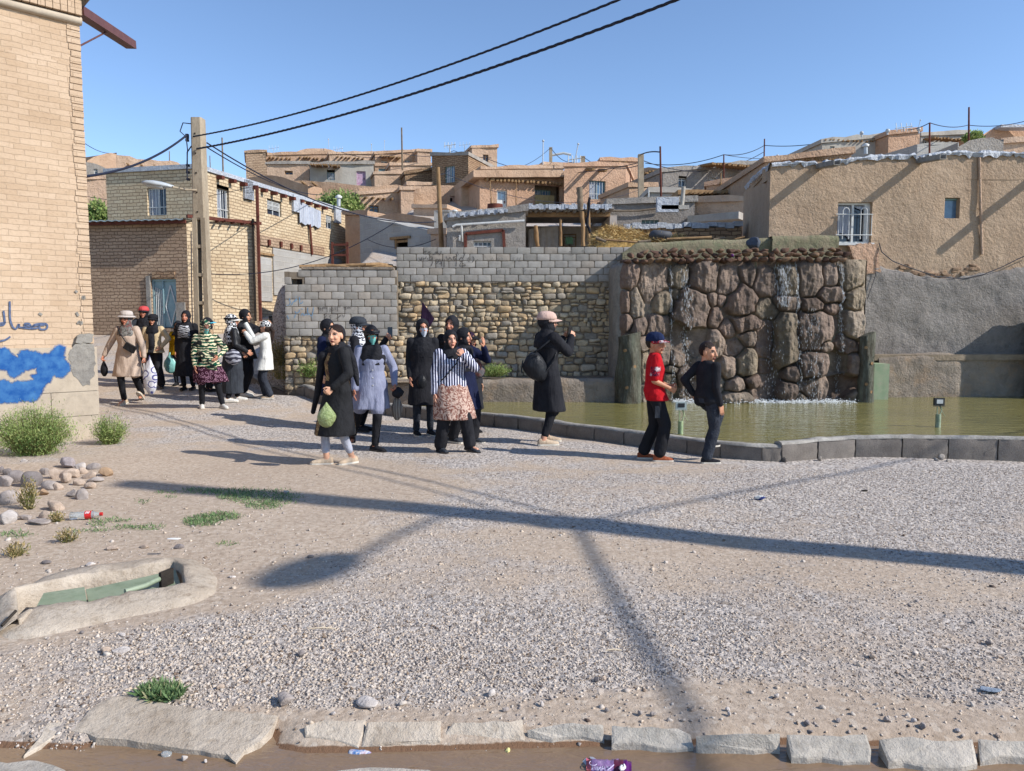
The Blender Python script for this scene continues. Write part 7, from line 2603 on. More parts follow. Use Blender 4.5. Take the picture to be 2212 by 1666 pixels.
for dz_ in(-.3,0,.3):mb.box((r7 .x,22.0,r7 .z+dz_),.5,.05,.06)
tag(mb.build('window_frame',M['rust']),'old reddish window frame leaning behind the block shed','frame')
# ================================================================== bushes, poles, antennas, wires on the hillside
def tree(label,u0,v0,u1,v1,Y,n,ll,kind='dark',seed=1,lw=.5,name='shrub'):
 a,b=at(u0,v1,Y),at(u1,v0,Y)
 cx=(a.x+b.x)/2
 g=zg(cx,Y)
 hh_=b.z-a.z
 return bush(name,(cx,Y,a.z-.1),(b.x-a.x)/2,(b.x-a.x)/2.4,hh_,60,n,ll,kind,label,'shrub',seed=seed,lw=lw,up=.3)
x0,y0=Z2(720,600);x1,y1=Z2(1065,800)
tree('wide green shrub growing beside the mud terrace above the brick house',x0,y0,x1,y1,36.5,9000,.14,'weed',51)
x0,y0=Z1(640,740);x1,y1=Z1(785,905)
tree('bushy green tree between the brick building and the yellow brick house',x0-6,y0,x1+14,y1+20,30,6000,.16,'weed',52)
x0,y0=Z4(1880,160);x1,y1=Z4(1985,225)
tree('small green bush on the right ridge beside the metal pole',x0,y0,x1,y1,31.5,2600,.12,'weed',53)
def pole(label,Zf,x0,y0,x1,y1,Y,w,name='power_pole',mat='wood',cap=False,group='poles on the hillside',square=False):
 a,b=at(*Zf(x1,y1),Y),at(*Zf(x0,y0),Y)
 a.z-=1.2
 root=empty(name,a,label,'pole',group)
 mb=MB()
 if square:
  w*=.5
  mb.box((a+b)/2,w,w,(b-a).length,X=Vector((1,0,0)),Y=Vector((0,1,0)),Zv=(b-a).normalized())
 else:
  w*=.5
  mb.tube([a,a.lerp(b,.5),b],[w*.5,w*.45,w*.38],8)
 mb.build('shaft',M[mat],root)
 return root,b
PT={}
_,PT['A']=pole('tall thin wooden pole on the ridge near the middle of the village',Z2,1372,115,1380,470,46,.24,mat='wood_grey')
_,PT['B']=pole('leaning weathered wooden pole behind the left end of the block wall',Z3,283,425,325,1050,21.5,.30)
_,PT['C']=pole('square concrete pole in front of the taller tan mud block',Z3,1868,325,1872,690,30,.42,mat='pole_conc',square=True)
_,PT['D']=pole('dark thin pole right of the square concrete pole',Z3,2020,262,2036,690,27,.17,mat='rust')
_,PT['E']=pole('rust dark pole on the right ridge beside the small green bush',Z4,1906,38,1912,225,30.5,.17,mat='rust')
_,PT['F']=pole('dark pole above the parapet of the big mud house',Z4,1687,125,1693,300,25,.14,mat='rust')
_,PT['G']=pole('slim dark pole above the row of slanting rafters',Z4,765,215,763,345,36,.16,mat='rust')
_,PT['H']=pole('short dark pole in front of the grey rough house',Z4,538,303,540,450,32,.14,mat='rust')
_,PT['I']=pole('concrete pole with a lamp standing on the skyline',Z3,1165,270,1165,405,48,.40,mat='pole_conc',square=True)
_,PT['J']=pole('short concrete pole on the skyline left of the tan mud block',Z3,1416,340,1416,415,44,.5,mat='pole_conc',square=True)
_,PT['K']=pole('thin brown pole rising behind the brick house roof',Z1,1637,275,1645,520,38,.2,mat='wood_grey')
_,PT['L']=pole('short far pole on the ridge left of the lamp pole',Z1,1248,375,1248,440,52,.16,mat='wood_grey')
_,PT['M']=pole('short far pole on the ridge right of the lamp pole',Z1,1547,408,1549,480,52,.16,mat='wood_grey')
_,PT['N']=pole('far pole behind the brick building corner',Z1,622,315,624,470,40,.12,mat='rust')
pole('leaning stick beside the round mud buttress',Z3,592,665,575,770,36,.14,name='stick',mat='wood',group='leaning sticks on the hillside')
pole('rusty post beside the white door of the porch mud house',Z3,697,665,702,770,34.8,.12,name='post',mat='rust',group='leaning sticks on the hillside')
pole('thin leaning stick left of the white door',Z3,690,530,722,750,34.5,.10,name='stick',mat='wood',group='leaning sticks on the hillside')
pole('hanging stick on the wall between the white door and dark porch',Z3,895,535,892,640,35.6,.10,name='stick',mat='wood',group='leaning sticks on the hillside')
pole('rusty upright by the right edge of the taller tan mud block',Z3,1787,455,1792,690,31,.10,name='post',mat='rust',group='leaning sticks on the hillside')
pole('second rusty upright right of the first at the concrete pole',Z3,1835,565,1838,690,31,.10,name='post',mat='rust',group='leaning sticks on the hillside')
pole('white post beside the pale yard wall',Z3,1930,605,1932,690,27.8,.12,name='post',mat='frame_white',group='leaning sticks on the hillside')
pole('thin post of the wooden pole shelter',Z4,522,405,526,565,26.5,.09,name='post',mat='wood',group='leaning sticks on the hillside')
def antenna(label,Zf,x0,y0,x1,y1,Y,w=.05,kind='rod'):
 a,b=at(*Zf(x1,y1),Y),at(*Zf(x0,y0),Y)
 w*=.42
 root=empty('antenna',a,label,'antenna','antennas on the roofs')
 mb=MB()
 mb.tube([a,b],w,6)
 mb.build('mast',M['lamp_grey'],root)
 mb=MB()
 if kind=='yagi':
  mb.tube([b-Vector((.35,0,.05)),b+Vector((.35,0,.05))],w*.6,5)
  for k in(-.3,-.1,.12,.3):
   mb.tube([b+Vector((k,-.05,-.18)),b+Vector((k,.05,.18))],w*.5,5)
 else:
  V,Fk=sphere_template(8,5)
  mb.add(V*np.array([w*2.4,w*2.4,w*2.4])+np.array(b),Fk,sm=True)
 mb.build('aerial',M['lamp_grey'],root)
antenna('white rod on the highest humped mud roof',Z2,800,205,804,278,56)
antenna('small yagi aerial beside the reddish brick box',Z2,372,275,370,318,50,.05,'yagi')
antenna('little aerial cluster at the right of the humped roof',Z2,876,282,874,318,53,.06,'yagi')
antenna('thin aerial right of the humped roof',Z2,1136,245,1138,300,53,.05)
antenna('tiny aerial right of the ridge pole',Z2,1238,218,1236,300,55,.04)
antenna('aerial on the brown brick tower house',Z2,1748,252,1750,318,45,.10,'yagi')
antenna('cross shaped aerial left of the small mud tower room',Z2,1865,248,1864,305,47,.05,'yagi')
antenna('tall thin rod in the middle of the skyline',Z3,1106,218,1103,405,43,.07)
antenna('leaning rod with a ball top over the tan mud house',Z3,1380,243,1352,380,40,.06)
antenna('small white aerial at the base of the leaning rod',Z3,1350,360,1350,410,38,.12,'yagi')
antenna('small aerial on the parapet of the big mud house',Z4,838,310,838,335,24,.05)
antenna('stub aerial on the grey flat roofed house',Z4,1307,182,1307,205,31,.08)
antenna('white stub chimney on the orange tan end wall',Z4,1452,170,1450,192,30.5,.09)
antenna('bird shaped vent on the right ridge roof',Z4,1543,150,1545,172,30.5,.07,'yagi')
antenna('thin bent aerial at the end of the right ridge roof',Z4,1635,110,1620,170,30.5,.03)
antenna('white vent at the corner of the right ridge roof',Z4,1625,160,1627,185,30,.08)
mb=MB()
p=PT['I']+Vector((0,0,-.5))
mb.tube([p,p+Vector((.8,0,.15)),p+Vector((1.3,0,.05))],.08,6)
tag(mb.build('skyline_lamp',M['lamp_grey']),'lamp arm on the skyline concrete pole','lamp')
p=at(*Z2(1755,520),21.2)
def vent(label,Zf,x,y0,y1,Y,r):
 a,b=at(*Zf(x,y1),Y),at(*Zf(x,y0),Y)
 r*=.5
 root=empty('stove_pipe',a,label,'chimney','stove pipes on the roofs')
 mb=MB();mb.tube([a,b-Vector((0,0,(b.z-a.z)*.3))],r,8);mb.build('pipe',M['lamp_grey'],root)
 mb=MB();mb.tube([b-Vector((0,0,(b.z-a.z)*.3)),b-Vector((0,0,(b.z-a.z)*.15)),b],[r*1.7,r*1.9,r*.6],8);mb.build('cowl',M['frame_white'],root)
vent('white stove pipe beside the green terrace shrub',Z2,880,640,730,34,.17)
vent('white bent stove pipe left of the foil edged roof',Z3,415,755,810,21,.09)
vent('white stove pipe with a T cowl on the roof above the barred window',Z4,1330,240,300,20,.10)
p=at(*Z3(730,770),21.5)
mb=MB();mb.tube([p-Vector((0,0,.25)),p+Vector((0,0,.2))],[.24,.22],12)
tag(mb.build('clay_pot',M['rust']),'reddish brown clay pot on the foil edged roof','pot')
p=at(*Z3(2075,720),21.8)
mb=MB();mb.box(p,.62,.2,.42)
tag(mb.build('foil_patch',M['foil']),'silver foil patch on the rough grey house roof edge','foil')
p=at(*Z4(303,540),21.8)
mb=MB();mb.tube([p-Vector((0,0,.4)),p+Vector((.05,0,.3))],.06,6);mb.box(p-Vector((.2,0,.3)),.8,.2,.12)
tag(mb.build('roof_scrap',M['plaster_grey']),'blue grey pipe and scrap standing on the roof of the rough grey house','scrap')
WG='thin service wires over the village'
def wire(a,b,sag,lab,r=.018):
 cable('wire',(a,b),sag*.55,r*.6,lab,seg=16,group=WG)
wire(PT['A']-Vector((0,0,1.5)),at(*Z2(900,305),50),.6,'wire from the ridge pole down left to the humped roof',.03)
wire(PT['A']-Vector((0,0,1.5)),at(*Z2(1780,295),48),.5,'wire from the ridge pole down right to the brick tower',.03)
wire(at(*Z2(1780,295),48),at(*Z3(700,352),45),.2,'wire from the brick tower towards the small mud tower',.03)
wire(at(*Z3(640,345),46),PT['C']-Vector((0,0,.3)),1.2,'long wire passing behind the antennas to the concrete pole',.03)
wire(PT['C'],PT['D']-Vector((0,0,.2)),-.1,'short thick cable between the concrete pole and the dark pole',.04)
wire(PT['C']-Vector((0,0,.2)),PT['G']-Vector((0,0,.6)),1.2,'wire from the concrete pole across the rafters',.028)
wire(PT['I'],at(*Z3(1340,385),42),.5,'short wire from the skyline lamp pole to the right',.03)
wire(PT['I'],at(*Z3(960,410),45),.2,'short wire from the skyline lamp pole to the left',.025)
wire(PT['J'],PT['C']-Vector((0,0,.4)),.7,'wire between the short skyline pole and the concrete pole',.03)
wire(PT['G']-Vector((0,0,.3)),PT['H'],.3,'wire from the slim dark pole down left to the short pole',.028)
wire(PT['H'],at(*Z4(100,350),34),.4,'wire from the short dark pole to the left',.028)
wire(PT['G']-Vector((0,0,.3)),at(*Z4(1090,236),32),.15,'wire from the slim dark pole to the grey ridge house',.028)
wire(PT['H'],at(*Z4(800,325),33),.1,'wire from the short dark pole to the big house roof',.02)
wire(PT['E']-Vector((0,0,.7)),PT['F'],.2,'wire between the two rust dark poles on the right ridge',.025)
wire(PT['E']-Vector((0,0,.7)),at(*Z4(2300,92),30),.3,'wire from the rust pole out of the photo at right',.025)
wire(PT['F'],at(*Z4(1560,165),29),.1,'wire from the parapet pole to the ridge roof',.025)
wire(low_att+Vector((.1,.3,.2)),at(*Z2(1640,850),24),1.0,'dark cable from the lamp pole crossing the brick house to the grey blocks',.028)
wire(low_att+Vector((.1,.3,.1)),at(*Z2(760,640),33),.5,'cable from the lamp pole top to the terrace above the brick house',.024)
wire(at(*Z1(1550,1280),24.4),at(*Z2(1320,855),26),1.0,'drooping wire crossing the yellow brick annex wall',.024)
wire(at(*Z2(1100,985),26.5),at(*Z2(1640,985),22),.5,'drooping wire in front of the grey block house',.02)
wire(at(*Z1(640,708),30),at(*Z1(1840,640),25),.6,'thin wire across the window of the yellow brick house',.016)
wire(PT['N'],at(*Z1(800,390),48),.2,'wire at far left running to the ruined mud house',.03)
wire(at(*Z3(330,470),21.5),at(*Z3(1860,600),30),1.2,'thin wire crossing the porch mud house',.014)
wire(at(*Z3(340,960),21.3),at(*Z3(450,965),20.3),.1,'short wire from the leaning pole to the cement house',.014)
wire(PT['B']-Vector((0,0,.2)),at(*Z3(380,440),26),.1,'short stay wire at the top of the leaning pole',.014)
# ================================================================== people
DG=bpy.context.evaluated_depsgraph_get
def remesh(V,F,vox,smooth=2):
 me=bpy.data.meshes.new('tmp')
 me.from_pydata([tuple(map(float,v))for v in V],[],F)
 o=bpy.data.objects.new('tmp',me)
 COL.objects.link(o)
 m=o.modifiers.new('r','REMESH')
 m.mode='VOXEL'
 m.voxel_size=vox
 if smooth:
  s=o.modifiers.new('s','SMOOTH')
  s.factor=.5
  s.iterations=smooth
 ev=o.evaluated_get(DG())
 r=ev.to_mesh()
 n=len(r.vertices)
 co=np.empty(n*3,np.float32)
 r.vertices.foreach_get('co',co)
 k=len(r.polygons)
 ls=np.empty(len(r.loops),np.int32)
 r.loops.foreach_get('vertex_index',ls)
 ev.to_mesh_clear()
 bpy.data.objects.remove(o)
 bpy.data.meshes.remove(me)
 return co.reshape(-1,3).astype(float),ls.reshape(-1,4)if len(ls)==4*k else None
class Blob:
 def __init__(self):
  self.V,self.F=[],[]
 def add(self,V,F):
  b=len(self.V)
  self.V+=[tuple(p)for p in V]
  self.F+=[[b+i for i in f]for f in F]
 def cone(self,p0,r0,p1,r1,n=12,flat=1.0,side=None):
  p0,p1=Vector(p0),Vector(p1)
  d=p1-p0
  L=d.length
  x,y,z=frame(d)if L>1e-6 else(Vector((1,0,0)),Vector((0,1,0)),Vector((0,0,1)))
  if side is not None:
   x=(Vector(side)-z*Vector(side).dot(z)).normalized()
   y=z.cross(x)
  rings=[]
  for a in(-80,-50,-22):rings.append((r0*math.sin(R(a)),r0*math.cos(R(a))))
  rings.append((0,r0))
  rings.append((L,r1))
  for a in(22,50,80):rings.append((L+r1*math.sin(R(a)),r1*math.cos(R(a))))
  V=[]
  for t,r in rings:
   for k in range(n):
    a=2*math.pi*k/n
    V.append(p0+z*t+x*math.cos(a)*r+y*math.sin(a)*r*flat)
  m=len(rings)
  F=[(j*n+k,j*n+(k+1)%n,(j+1)*n+(k+1)%n,(j+1)*n+k)for j in range(m-1)for k in range(n)]
  F+=[tuple(range(n-1,-1,-1)),tuple(range((m-1)*n,m*n))]
  self.add(V,F)
 def chain(self,pts,rs,**kw):
  for i in range(len(pts)-1):
   self.cone(pts[i],rs[i],pts[i+1],rs[i+1],**kw)
 def ell(self,c,r,Mx=None,nu=20,nv=14):
  V,F=sphere_template(nu,nv)
  V=V*np.array(r)[None]
  out=[]
  for p in V:
   p=Vector(p)
   if Mx is not None:p=Mx@p
   out.append(p+Vector(c))
  self.add(out,[f if f[2]!=f[3]else f[:3]for f in F])
 def loft(self,secs,n=28,rip=0,ph=0.0,tf=None):
  """secs: (cx,cy,z,rx,ry[,ripple])"""
  V=[]
  for s in secs:
   cx,cy,z,rx,ry=s[:5]
   rp=s[5]if len(s)>5 else 0
   for k in range(n):
    a=2*math.pi*k/n
    w=1+rp*(math.sin(a*7+ph)*.6+math.sin(a*11+ph*2.3)*.4)
    p=Vector((cx+math.cos(a)*rx*w,cy+math.sin(a)*ry*w,z))
    V.append(tf(p)if tf else p)
  m=len(secs)
  F=[(j*n+k,j*n+(k+1)%n,(j+1)*n+(k+1)%n,(j+1)*n+k)for j in range(m-1)for k in range(n)]
  F+=[tuple(range(n-1,-1,-1)),tuple(range((m-1)*n,m*n))]
  self.add(V,F)
def cloth(name,c1,c2=None,rough=.9,sc=(10,10,3)):
 m=NT(name,rough,.15)
 v=m.coord()
 a=m.noise(v,7,4,.6)
 c2=c2 or tuple(x*.7 for x in c1[:3])+(1,)
 col=m.mix(m.ramp(a.outputs[0],.35,.7),c1,c2)
 mp=m.n('ShaderNodeMapping')
 mp.inputs['Scale'].default_value=sc
 m.l(v,mp.inputs[0])
 h=m.noise(mp.outputs[0],2.2,3,.55)
 n1=m.bump(h.outputs[0],.016)
 w=m.noise(v,300,2,.5)
 n1=m.bump(w.outputs[0],.0015,1,n1)
 return m.done(col,n1)
def pattern(name,kind,ca,cb,scale=1.0,cc=None):
 m=NT(name,.9,.15)
 v=m.coord()
 if kind=='stripes':
  mp=m.n('ShaderNodeMapping')
  mp.inputs['Rotation'].default_value=(0,0,.1)
  m.l(v,mp.inputs[0])
  w=m.n('ShaderNodeTexWave')
  w.inputs['Scale'].default_value=9.5*scale
  w.inputs['Distortion'].default_value=.9
  w.inputs['Detail Scale'].default_value=.6
  m.l(mp.outputs[0],w.inputs['Vector'])
  f=m.ramp(w.outputs['Fac'],.56,.62)
 elif kind=='zebra':
  w=m.n('ShaderNodeTexWave')
  w.bands_direction='Z'
  w.inputs['Scale'].default_value=6*scale
  w.inputs['Distortion'].default_value=9
  w.inputs['Detail Scale'].default_value=1.2
  m.l(v,w.inputs['Vector'])
  f=m.ramp(w.outputs['Fac'],.52,.58)
 elif kind=='rings':
  w=m.n('ShaderNodeTexVoronoi')
  w.inputs['Scale'].default_value=17*scale
  m.l(v,w.inputs['Vector'])
  f=m.ramp(m.math('ABSOLUTE',m.math('SUBTRACT',w.outputs['Distance'],.40)),.03,.09,(1,1,1,1),(0,0,0,1))
 elif kind=='paisley':
  w=m.n('ShaderNodeTexNoise')
  w.inputs['Scale'].default_value=8*scale
  w.inputs['Distortion'].default_value=4.5
  w.inputs['Detail'].default_value=3
  m.l(v,w.inputs['Vector'])
  f=m.ramp(w.outputs[0],.44,.56)
 elif kind=='checks':
  w=m.n('ShaderNodeTexChecker')
  w.inputs['Scale'].default_value=26*scale
  m.l(v,w.inputs['Vector'])
  f=w.outputs['Fac']
 else:
  w=m.n('ShaderNodeTexMagic')
  w.turbulence_depth=3
  w.inputs['Scale'].default_value=14*scale
  w.inputs['Distortion'].default_value=1.6
  m.l(v,w.inputs['Vector'])
  f=m.ramp(w.outputs['Fac'],.48,.54)
 col=m.mix(f,ca,cb)
 if cc:
  g=m.noise(v,12,3,.6)
  col=m.mix(m.ramp(g.outputs[0],.5,.6),col,cc)
 h=m.noise(v,14,3,.5)
 return m.done(col,m.bump(h.outputs[0],.02))
BLK=cloth('black_fabric',(.013,.013,.016,1),(.022,.022,.026,1))
BLK2=cloth('black_knit',(.02,.02,.022,1),(.012,.012,.013,1),sc=(8,8,5))
SCARF=cloth('scarf_black',(.010,.010,.013,1),(.02,.02,.024,1),.75,(9,9,9))
NAVY=cloth('navy_fabric',S(28,34,62),S(20,24,44))
LEGG=cloth('legging_black',(.012,.012,.014,1),(.016,.016,.02,1))
SKIN_M=attr_mat('skin',rough=.5,spec=.35,bumps=((90,.0006),),vary=.12,vs=25)
M['shoe_sole']=plain('shoe_sole',S(220,212,198,.8),.7)
M['lens']=plain('lens_dark',(.01,.01,.012,1),.15,.6)
M['hair']=cloth('hair_dark',S(52,38,32),S(34,25,22),.45,(60,60,8))
def ik(a,t,l1,l2,pole):
 a,t=Vector(a),Vector(t)
 d=t-a
 L=min(d.length,(l1+l2)*.995)
 dn=d.normalized()
 t=a+dn*L
 c=(l1*l1+L*L-l2*l2)/(2*L)
 h=math.sqrt(max(0,l1*l1-c*c))
 p=Vector(pole)
 p=(p-dn*p.dot(dn)).normalized()
 return a+dn*c+p*h,t
def hand_blob(B,w,d,pn,side,s,curl=.35,spread=.09,thumb=.7):
 """w wrist, d hand direction, pn palm normal, side +1/-1 towards the thumb"""
 d,pn=Vector(d).normalized(),Vector(pn)
 pn=(pn-d*pn.dot(d)).normalized()
 sd=d.cross(pn)*side
 w=Vector(w)
 kn=[]
 for i,off in enumerate((.030,.010,-.010,-.029)):
  k=w+d*(.085-.004*abs(i-1))*s+sd*off*s
  B.cone(w+sd*off*.5*s,.0155*s,k,.0118*s,n=8)
  kn.append(k)
 for i,(k,L)in enumerate(zip(kn,(.070,.078,.072,.056))):
  a0=(1.5-i)*spread
  fd=(d+sd*a0).normalized()
  f1=(fd*math.cos(curl)+pn*math.sin(curl)).normalized()
  f2=(fd*math.cos(curl*2.2)+pn*math.sin(curl*2.2)).normalized()
  m_=k+f1*L*.5*s
  B.cone(k,.0095*s,m_,.0085*s,n=8)
  B.cone(m_,.0085*s,m_+f2*L*.48*s,.0068*s,n=8)
 t0=w+d*.025*s+sd*.022*s
 t1=t0+(d*.6+sd*thumb+pn*.25).normalized()*.042*s
 B.cone(t0,.0135*s,t1,.0105*s,n=8)
 B.cone(t1,.0105*s,t1+(d*.85+sd*thumb*.35+pn*.3).normalized()*.032*s,.008*s,n=8)
def person(u,v,top,head_deg,label,Y=None,body=0,look=None,nod=0,lean=0,arms=None,feet=None,legs=True,skin=S(214,158,124,.62),topm=None,hem=.62,flare=(.22,.17),fat=1.0,sleeves=True,sleeve_r=1.0,trousers=LEGG,tr_r=1.0,tr_z=.10,skirt=None,shoes=(BLK,False),scarf=None,scarf_long=1.22,scarf_w=1.0,hair=None,cap=None,mask=None,shades=False,male=False,hands=('relax','relax'),open_=(.058,.088),ripple=.05,hk=1.08,H=None,vox=.012,group='visitors walking in the square',panels=None):
 if Y is None:
  g=gnd(u,v)
 else:
  p=at(u,v,Y)
  g=Vector((p.x,Y,zg(p.x,Y)))
 if H is None:
  H=at(u,top,g.y).z-g.z
 s=H/1.65
 look=body if look is None else look
 Mh=Matrix.Rotation(R(look-body),3,'Z')@Matrix.Rotation(R(nod),3,'X')
 Ml=Matrix.Rotation(R(lean),3,'X')
 hip0=Vector((0,0,.90))
 def up(p):
  p=Vector(p)
  return(hip0+Ml@(p-hip0))*s
 def dn(p):return Vector(p)*s
 hc0=Vector((0,-.012,1.535))
 hcw=up(hc0)
 sh=s*hk
 def hp(p):return hcw+(Ml@(Mh@Vector(p)))*sh
 arms=arms or{}
 sh_w=.165 if not male else.165
 J={}
 for sd,nm in((1,'L'),(-1,'R')):
  a=arms.get(nm,((sd*.215,-.04,.80),(sd*.12,1,0)))
  S0=up((sd*sh_w,0,1.345))
  el,wr_=ik(S0,up(a[0]),.285*s,.255*s,a[1])
  J[nm]=(S0,el,wr_,a[2]if len(a)>2 else None)
 feet=feet or{}
 for sd,nm in((1,'l'),(-1,'r')):
  f=feet.get(nm,(sd*.095,0,0,0))
  an=Vector((f[0],f[1]+.02,.085+f[2]))
  kn,an2=ik(dn((sd*.09,0,.88)),dn(an),.425*s,.40*s,(0,-1,0.05))
  J[nm]=(dn((sd*.09,0,.88)),kn,an2,f)
 B=Blob()
 B.loft([(0,0,z,rx*fat,ry*fat)for z,rx,ry in((.84,.12,.09),(.92,.155,.105),(1.05,.12,.085),(1.18,.14,.095),(1.29,.15,.09),(1.37,.11,.065),(1.41,.05,.05))][::1],tf=up)
 B.cone(up((0,.005,1.36)),.054*s,hp((0,.015,-.06)),.050*s)
 for nm in 'LR':
  S0,el,wr_,_=J[nm]
  B.chain([S0,el,wr_],[.050*s,.040*s,.026*s])
 for nm in 'lr':
  a,k,b,f=J[nm]
  B.chain([a,k,b],[.082*s,.054*s,.036*s])
  fd=Vector((math.sin(R(f[3])),-math.cos(R(f[3])),0))
  B.cone(b-fd*.03*s-Vector((0,0,.035*s)),.034*s,b+fd*.13*s-Vector((0,0,.055*s)),.026*s)
 V,F=remesh(B.V,B.F,.014*s,2)
 parts=[(V,F,'body')]
 B=Blob()
 R3=Ml@Mh
 B.ell(hp((0,.012,.018)),(.072*sh,.090*sh,.098*sh),R3)
 B.ell(hp((0,-.022,-.030)),(.058*sh,.062*sh,.078*sh),R3)
 B.ell(hp((0,-.062,-.094)),(.020*sh,.018*sh,.016*sh),R3,12,8)
 for k in(-1,1):
  B.ell(hp((.032*k,-.060,-.028)),(.022*sh,.020*sh,.022*sh),R3,12,8)
  B.ell(hp((.027*k,-.076,.026)),(.022*sh,.010*sh,.008*sh),R3,12,8)
  B.ell(hp((.073*k,.008,-.008)),(.009*sh,.020*sh,.032*sh),R3,12,8)
 B.cone(hp((0,-.082,.020)),.0085*sh,hp((0,-.103,-.026)),.0125*sh,n=10)
 B.ell(hp((0,-.086,-.030)),(.019*sh,.012*sh,.010*sh),R3,12,8)
 B.ell(hp((0,-.080,-.056)),(.024*sh,.014*sh,.0065*sh),R3,12,8)
 B.ell(hp((0,-.078,-.068)),(.021*sh,.013*sh,.0065*sh),R3,12,8)
 B.cone(hp((0,.015,-.04)),.050*sh,hp((0,.02,-.11)),.050*sh)
 V,F=remesh(B.V,B.F,.0052*s,1)
 parts.append((V,F,'head'))
 for nm,sd,hk in(('L',1,hands[0]),('R',-1,hands[1])):
  S0,el,wr_,ex=J[nm]
  B=Blob()
  d=(wr_-el).normalized()
  cfg={'relax':(.30,.05),'grip':(1.05,.02),'phone':(.9,.02),'open':(.18,.14),'flat':(.08,.05)}[hk]
  pn=Vector((-sd,0,0))if ex is None else Vector(ex[1])
  hd_=d if ex is None or ex[0]is None else Vector(ex[0])
  hand_blob(B,wr_-d*.01*s,hd_,pn,1 if(hd_.cross(pn)).dot(Vector((0,-1,.3)))>0 else-1,s,cfg[0],cfg[1])
  B.cone(wr_-d*.09*s,.027*s,wr_,.022*s,n=10)
  V,F=remesh(B.V,B.F,.0042*s,1)
  parts.append((V,F,'hand'))
 VV,FF_,CC=[],[],[]
 b=0
 iR=np.array(R3 .inverted())
 sk=np.array(skin[:3])*1.28
 for V,F,kd in parts:
  C=np.repeat(sk[None],len(V),0)
  if kd=='head':
   q=((V-np.array(hcw)[None])@iR.T)/sh
   fr=q[:,1]<-.04
   C=C*(1+.05*fbm(V,30,2,3))[:,None]
   ck=np.exp(-(((np.abs(q[:,0])-.036)/.018)**2+((q[:,2]+.030)/.02)**2))*fr*.35
   C=C*(1-ck[:,None])+np.array(S(206,112,92,.62)[:3])*ck[:,None]
   lip=(((q[:,0])/.023)**2+((q[:,2]+.062)/.0105)**2<1)&fr
   C[lip]=np.array(S(168,84,78,.6)[:3])
   C[lip&(np.abs(q[:,2]+.062)<.0028)]=np.array(S(96,42,40,.6)[:3])
   for k in(-1,1):
    so=(((q[:,0]-.030*k)/.022)**2+((q[:,2]-.012)/.013)**2<1)&fr
    C[so]=C[so]*.72  # eye socket shade painted into the skin colour
    ey=(((q[:,0]-.030*k)/.0145)**2+((q[:,2]-.010)/.0062)**2<1)&fr
    C[ey]=np.array((.55,.53,.5))
    C[ey&(np.abs(q[:,0]-.030*k)<.0068)]=np.array((.03,.018,.012))
    C[(((q[:,0]-.030*k)/.017)**2+((q[:,2]-.0165)/.0028)**2<1)&fr]=np.array((.03,.02,.018))
    br=(((q[:,0]-.031*k)/.022)**2+((q[:,2]-.032+.25*np.abs(np.abs(q[:,0])-.028))/.0052)**2<1)&fr
    C[br]=np.array((.035,.024,.02))
  VV.append(V);FF_.append(F+b);CC.append(C)
  b+=len(V)
 V=np.concatenate(VV);F=np.concatenate(FF_);C=np.concatenate(CC)
 root=link('person',np_mesh('person',V,F,SKIN_M,cols=C,smooth=True))
 root.location=g
 root.rotation_euler=(0,0,R(body))
 tag(root,label,'person',group)
 def part(name,V,F,mat,parent=root,lab=None,sm=True):
  return link(name,np_mesh(name,V,F,mat,smooth=sm)if isinstance(F,np.ndarray)else np_mesh(name,V,F,mat,smooth=sm),parent,lab,local=True)
 def folds(V,amp,seed,sc=(13,13,4)):
  P=V*np.array(sc)[None]
  n=fbm(P,1,2,seed)
  c=V.mean(0)
  d=V-np.array([0,0,0])[None]
  r=np.stack([V[:,0]-c[0],V[:,1]-c[1],V[:,2]*0],1)
  r/=np.linalg.norm(r,axis=1)[:,None]+1e-6
  return V+r*(n*amp)[:,None]
 sd_=int(abs(u)*7+abs(v))
 if trousers is not None:
  B=Blob()
  for nm in 'lr':
   a,k,b_,f=J[nm]
   e=k.lerp(b_,1-max(0,(tr_z-.08))/.40)if tr_z>.08 else b_
   B.chain([a,k,e],[.098*s*fat,.066*s*tr_r,(.050 if tr_r<1.15 else.066)*s*tr_r])
  B.loft([(0,0,.84,.15*fat,.115*fat),(0,0,.93,.17*fat,.12*fat),(0,0,1.02,.135*fat,.10*fat)],tf=up)
  V,F=remesh(B.V,B.F,vox*s,2)
  part('trousers',folds(V,.008*s,sd_,(16,16,14)),F,trousers)
 if skirt:
  m_,zh,fx,fy=skirt[:4]
  B=Blob()
  lx=(J['l'][2].x+J['r'][2].x)/2/s
  ly=(J['l'][2].y+J['r'][2].y)/2/s
  B.loft([(0,0,1.06,.135*fat,.10*fat),(0,0,.93,.185*fat,.14*fat),(lx*.3,ly*.3,.75,(.19*fat+fx)/2,(.15*fat+fy)/2,.02),(lx*.7,ly*.7,(zh+.75)/2,fx*.96,fy*.96,.05),(lx,ly,zh,fx,fy,.07)],tf=dn,ph=sd_)
  for nm in 'lr':
   a,k,b_,f=J[nm]
   e=a.lerp(k,.86)if zh<.55 else a.lerp(k,.5)
   B.cone(a,.115*s*fat,e,.095*s)
   if zh<.42:B.cone(k,.09*s,k.lerp(b_,.25),.08*s)
  V,F=remesh(B.V,B.F,vox*s,1)
  part('skirt',folds(V,.010*s,sd_+1,(14,14,2.5)),F,m_)
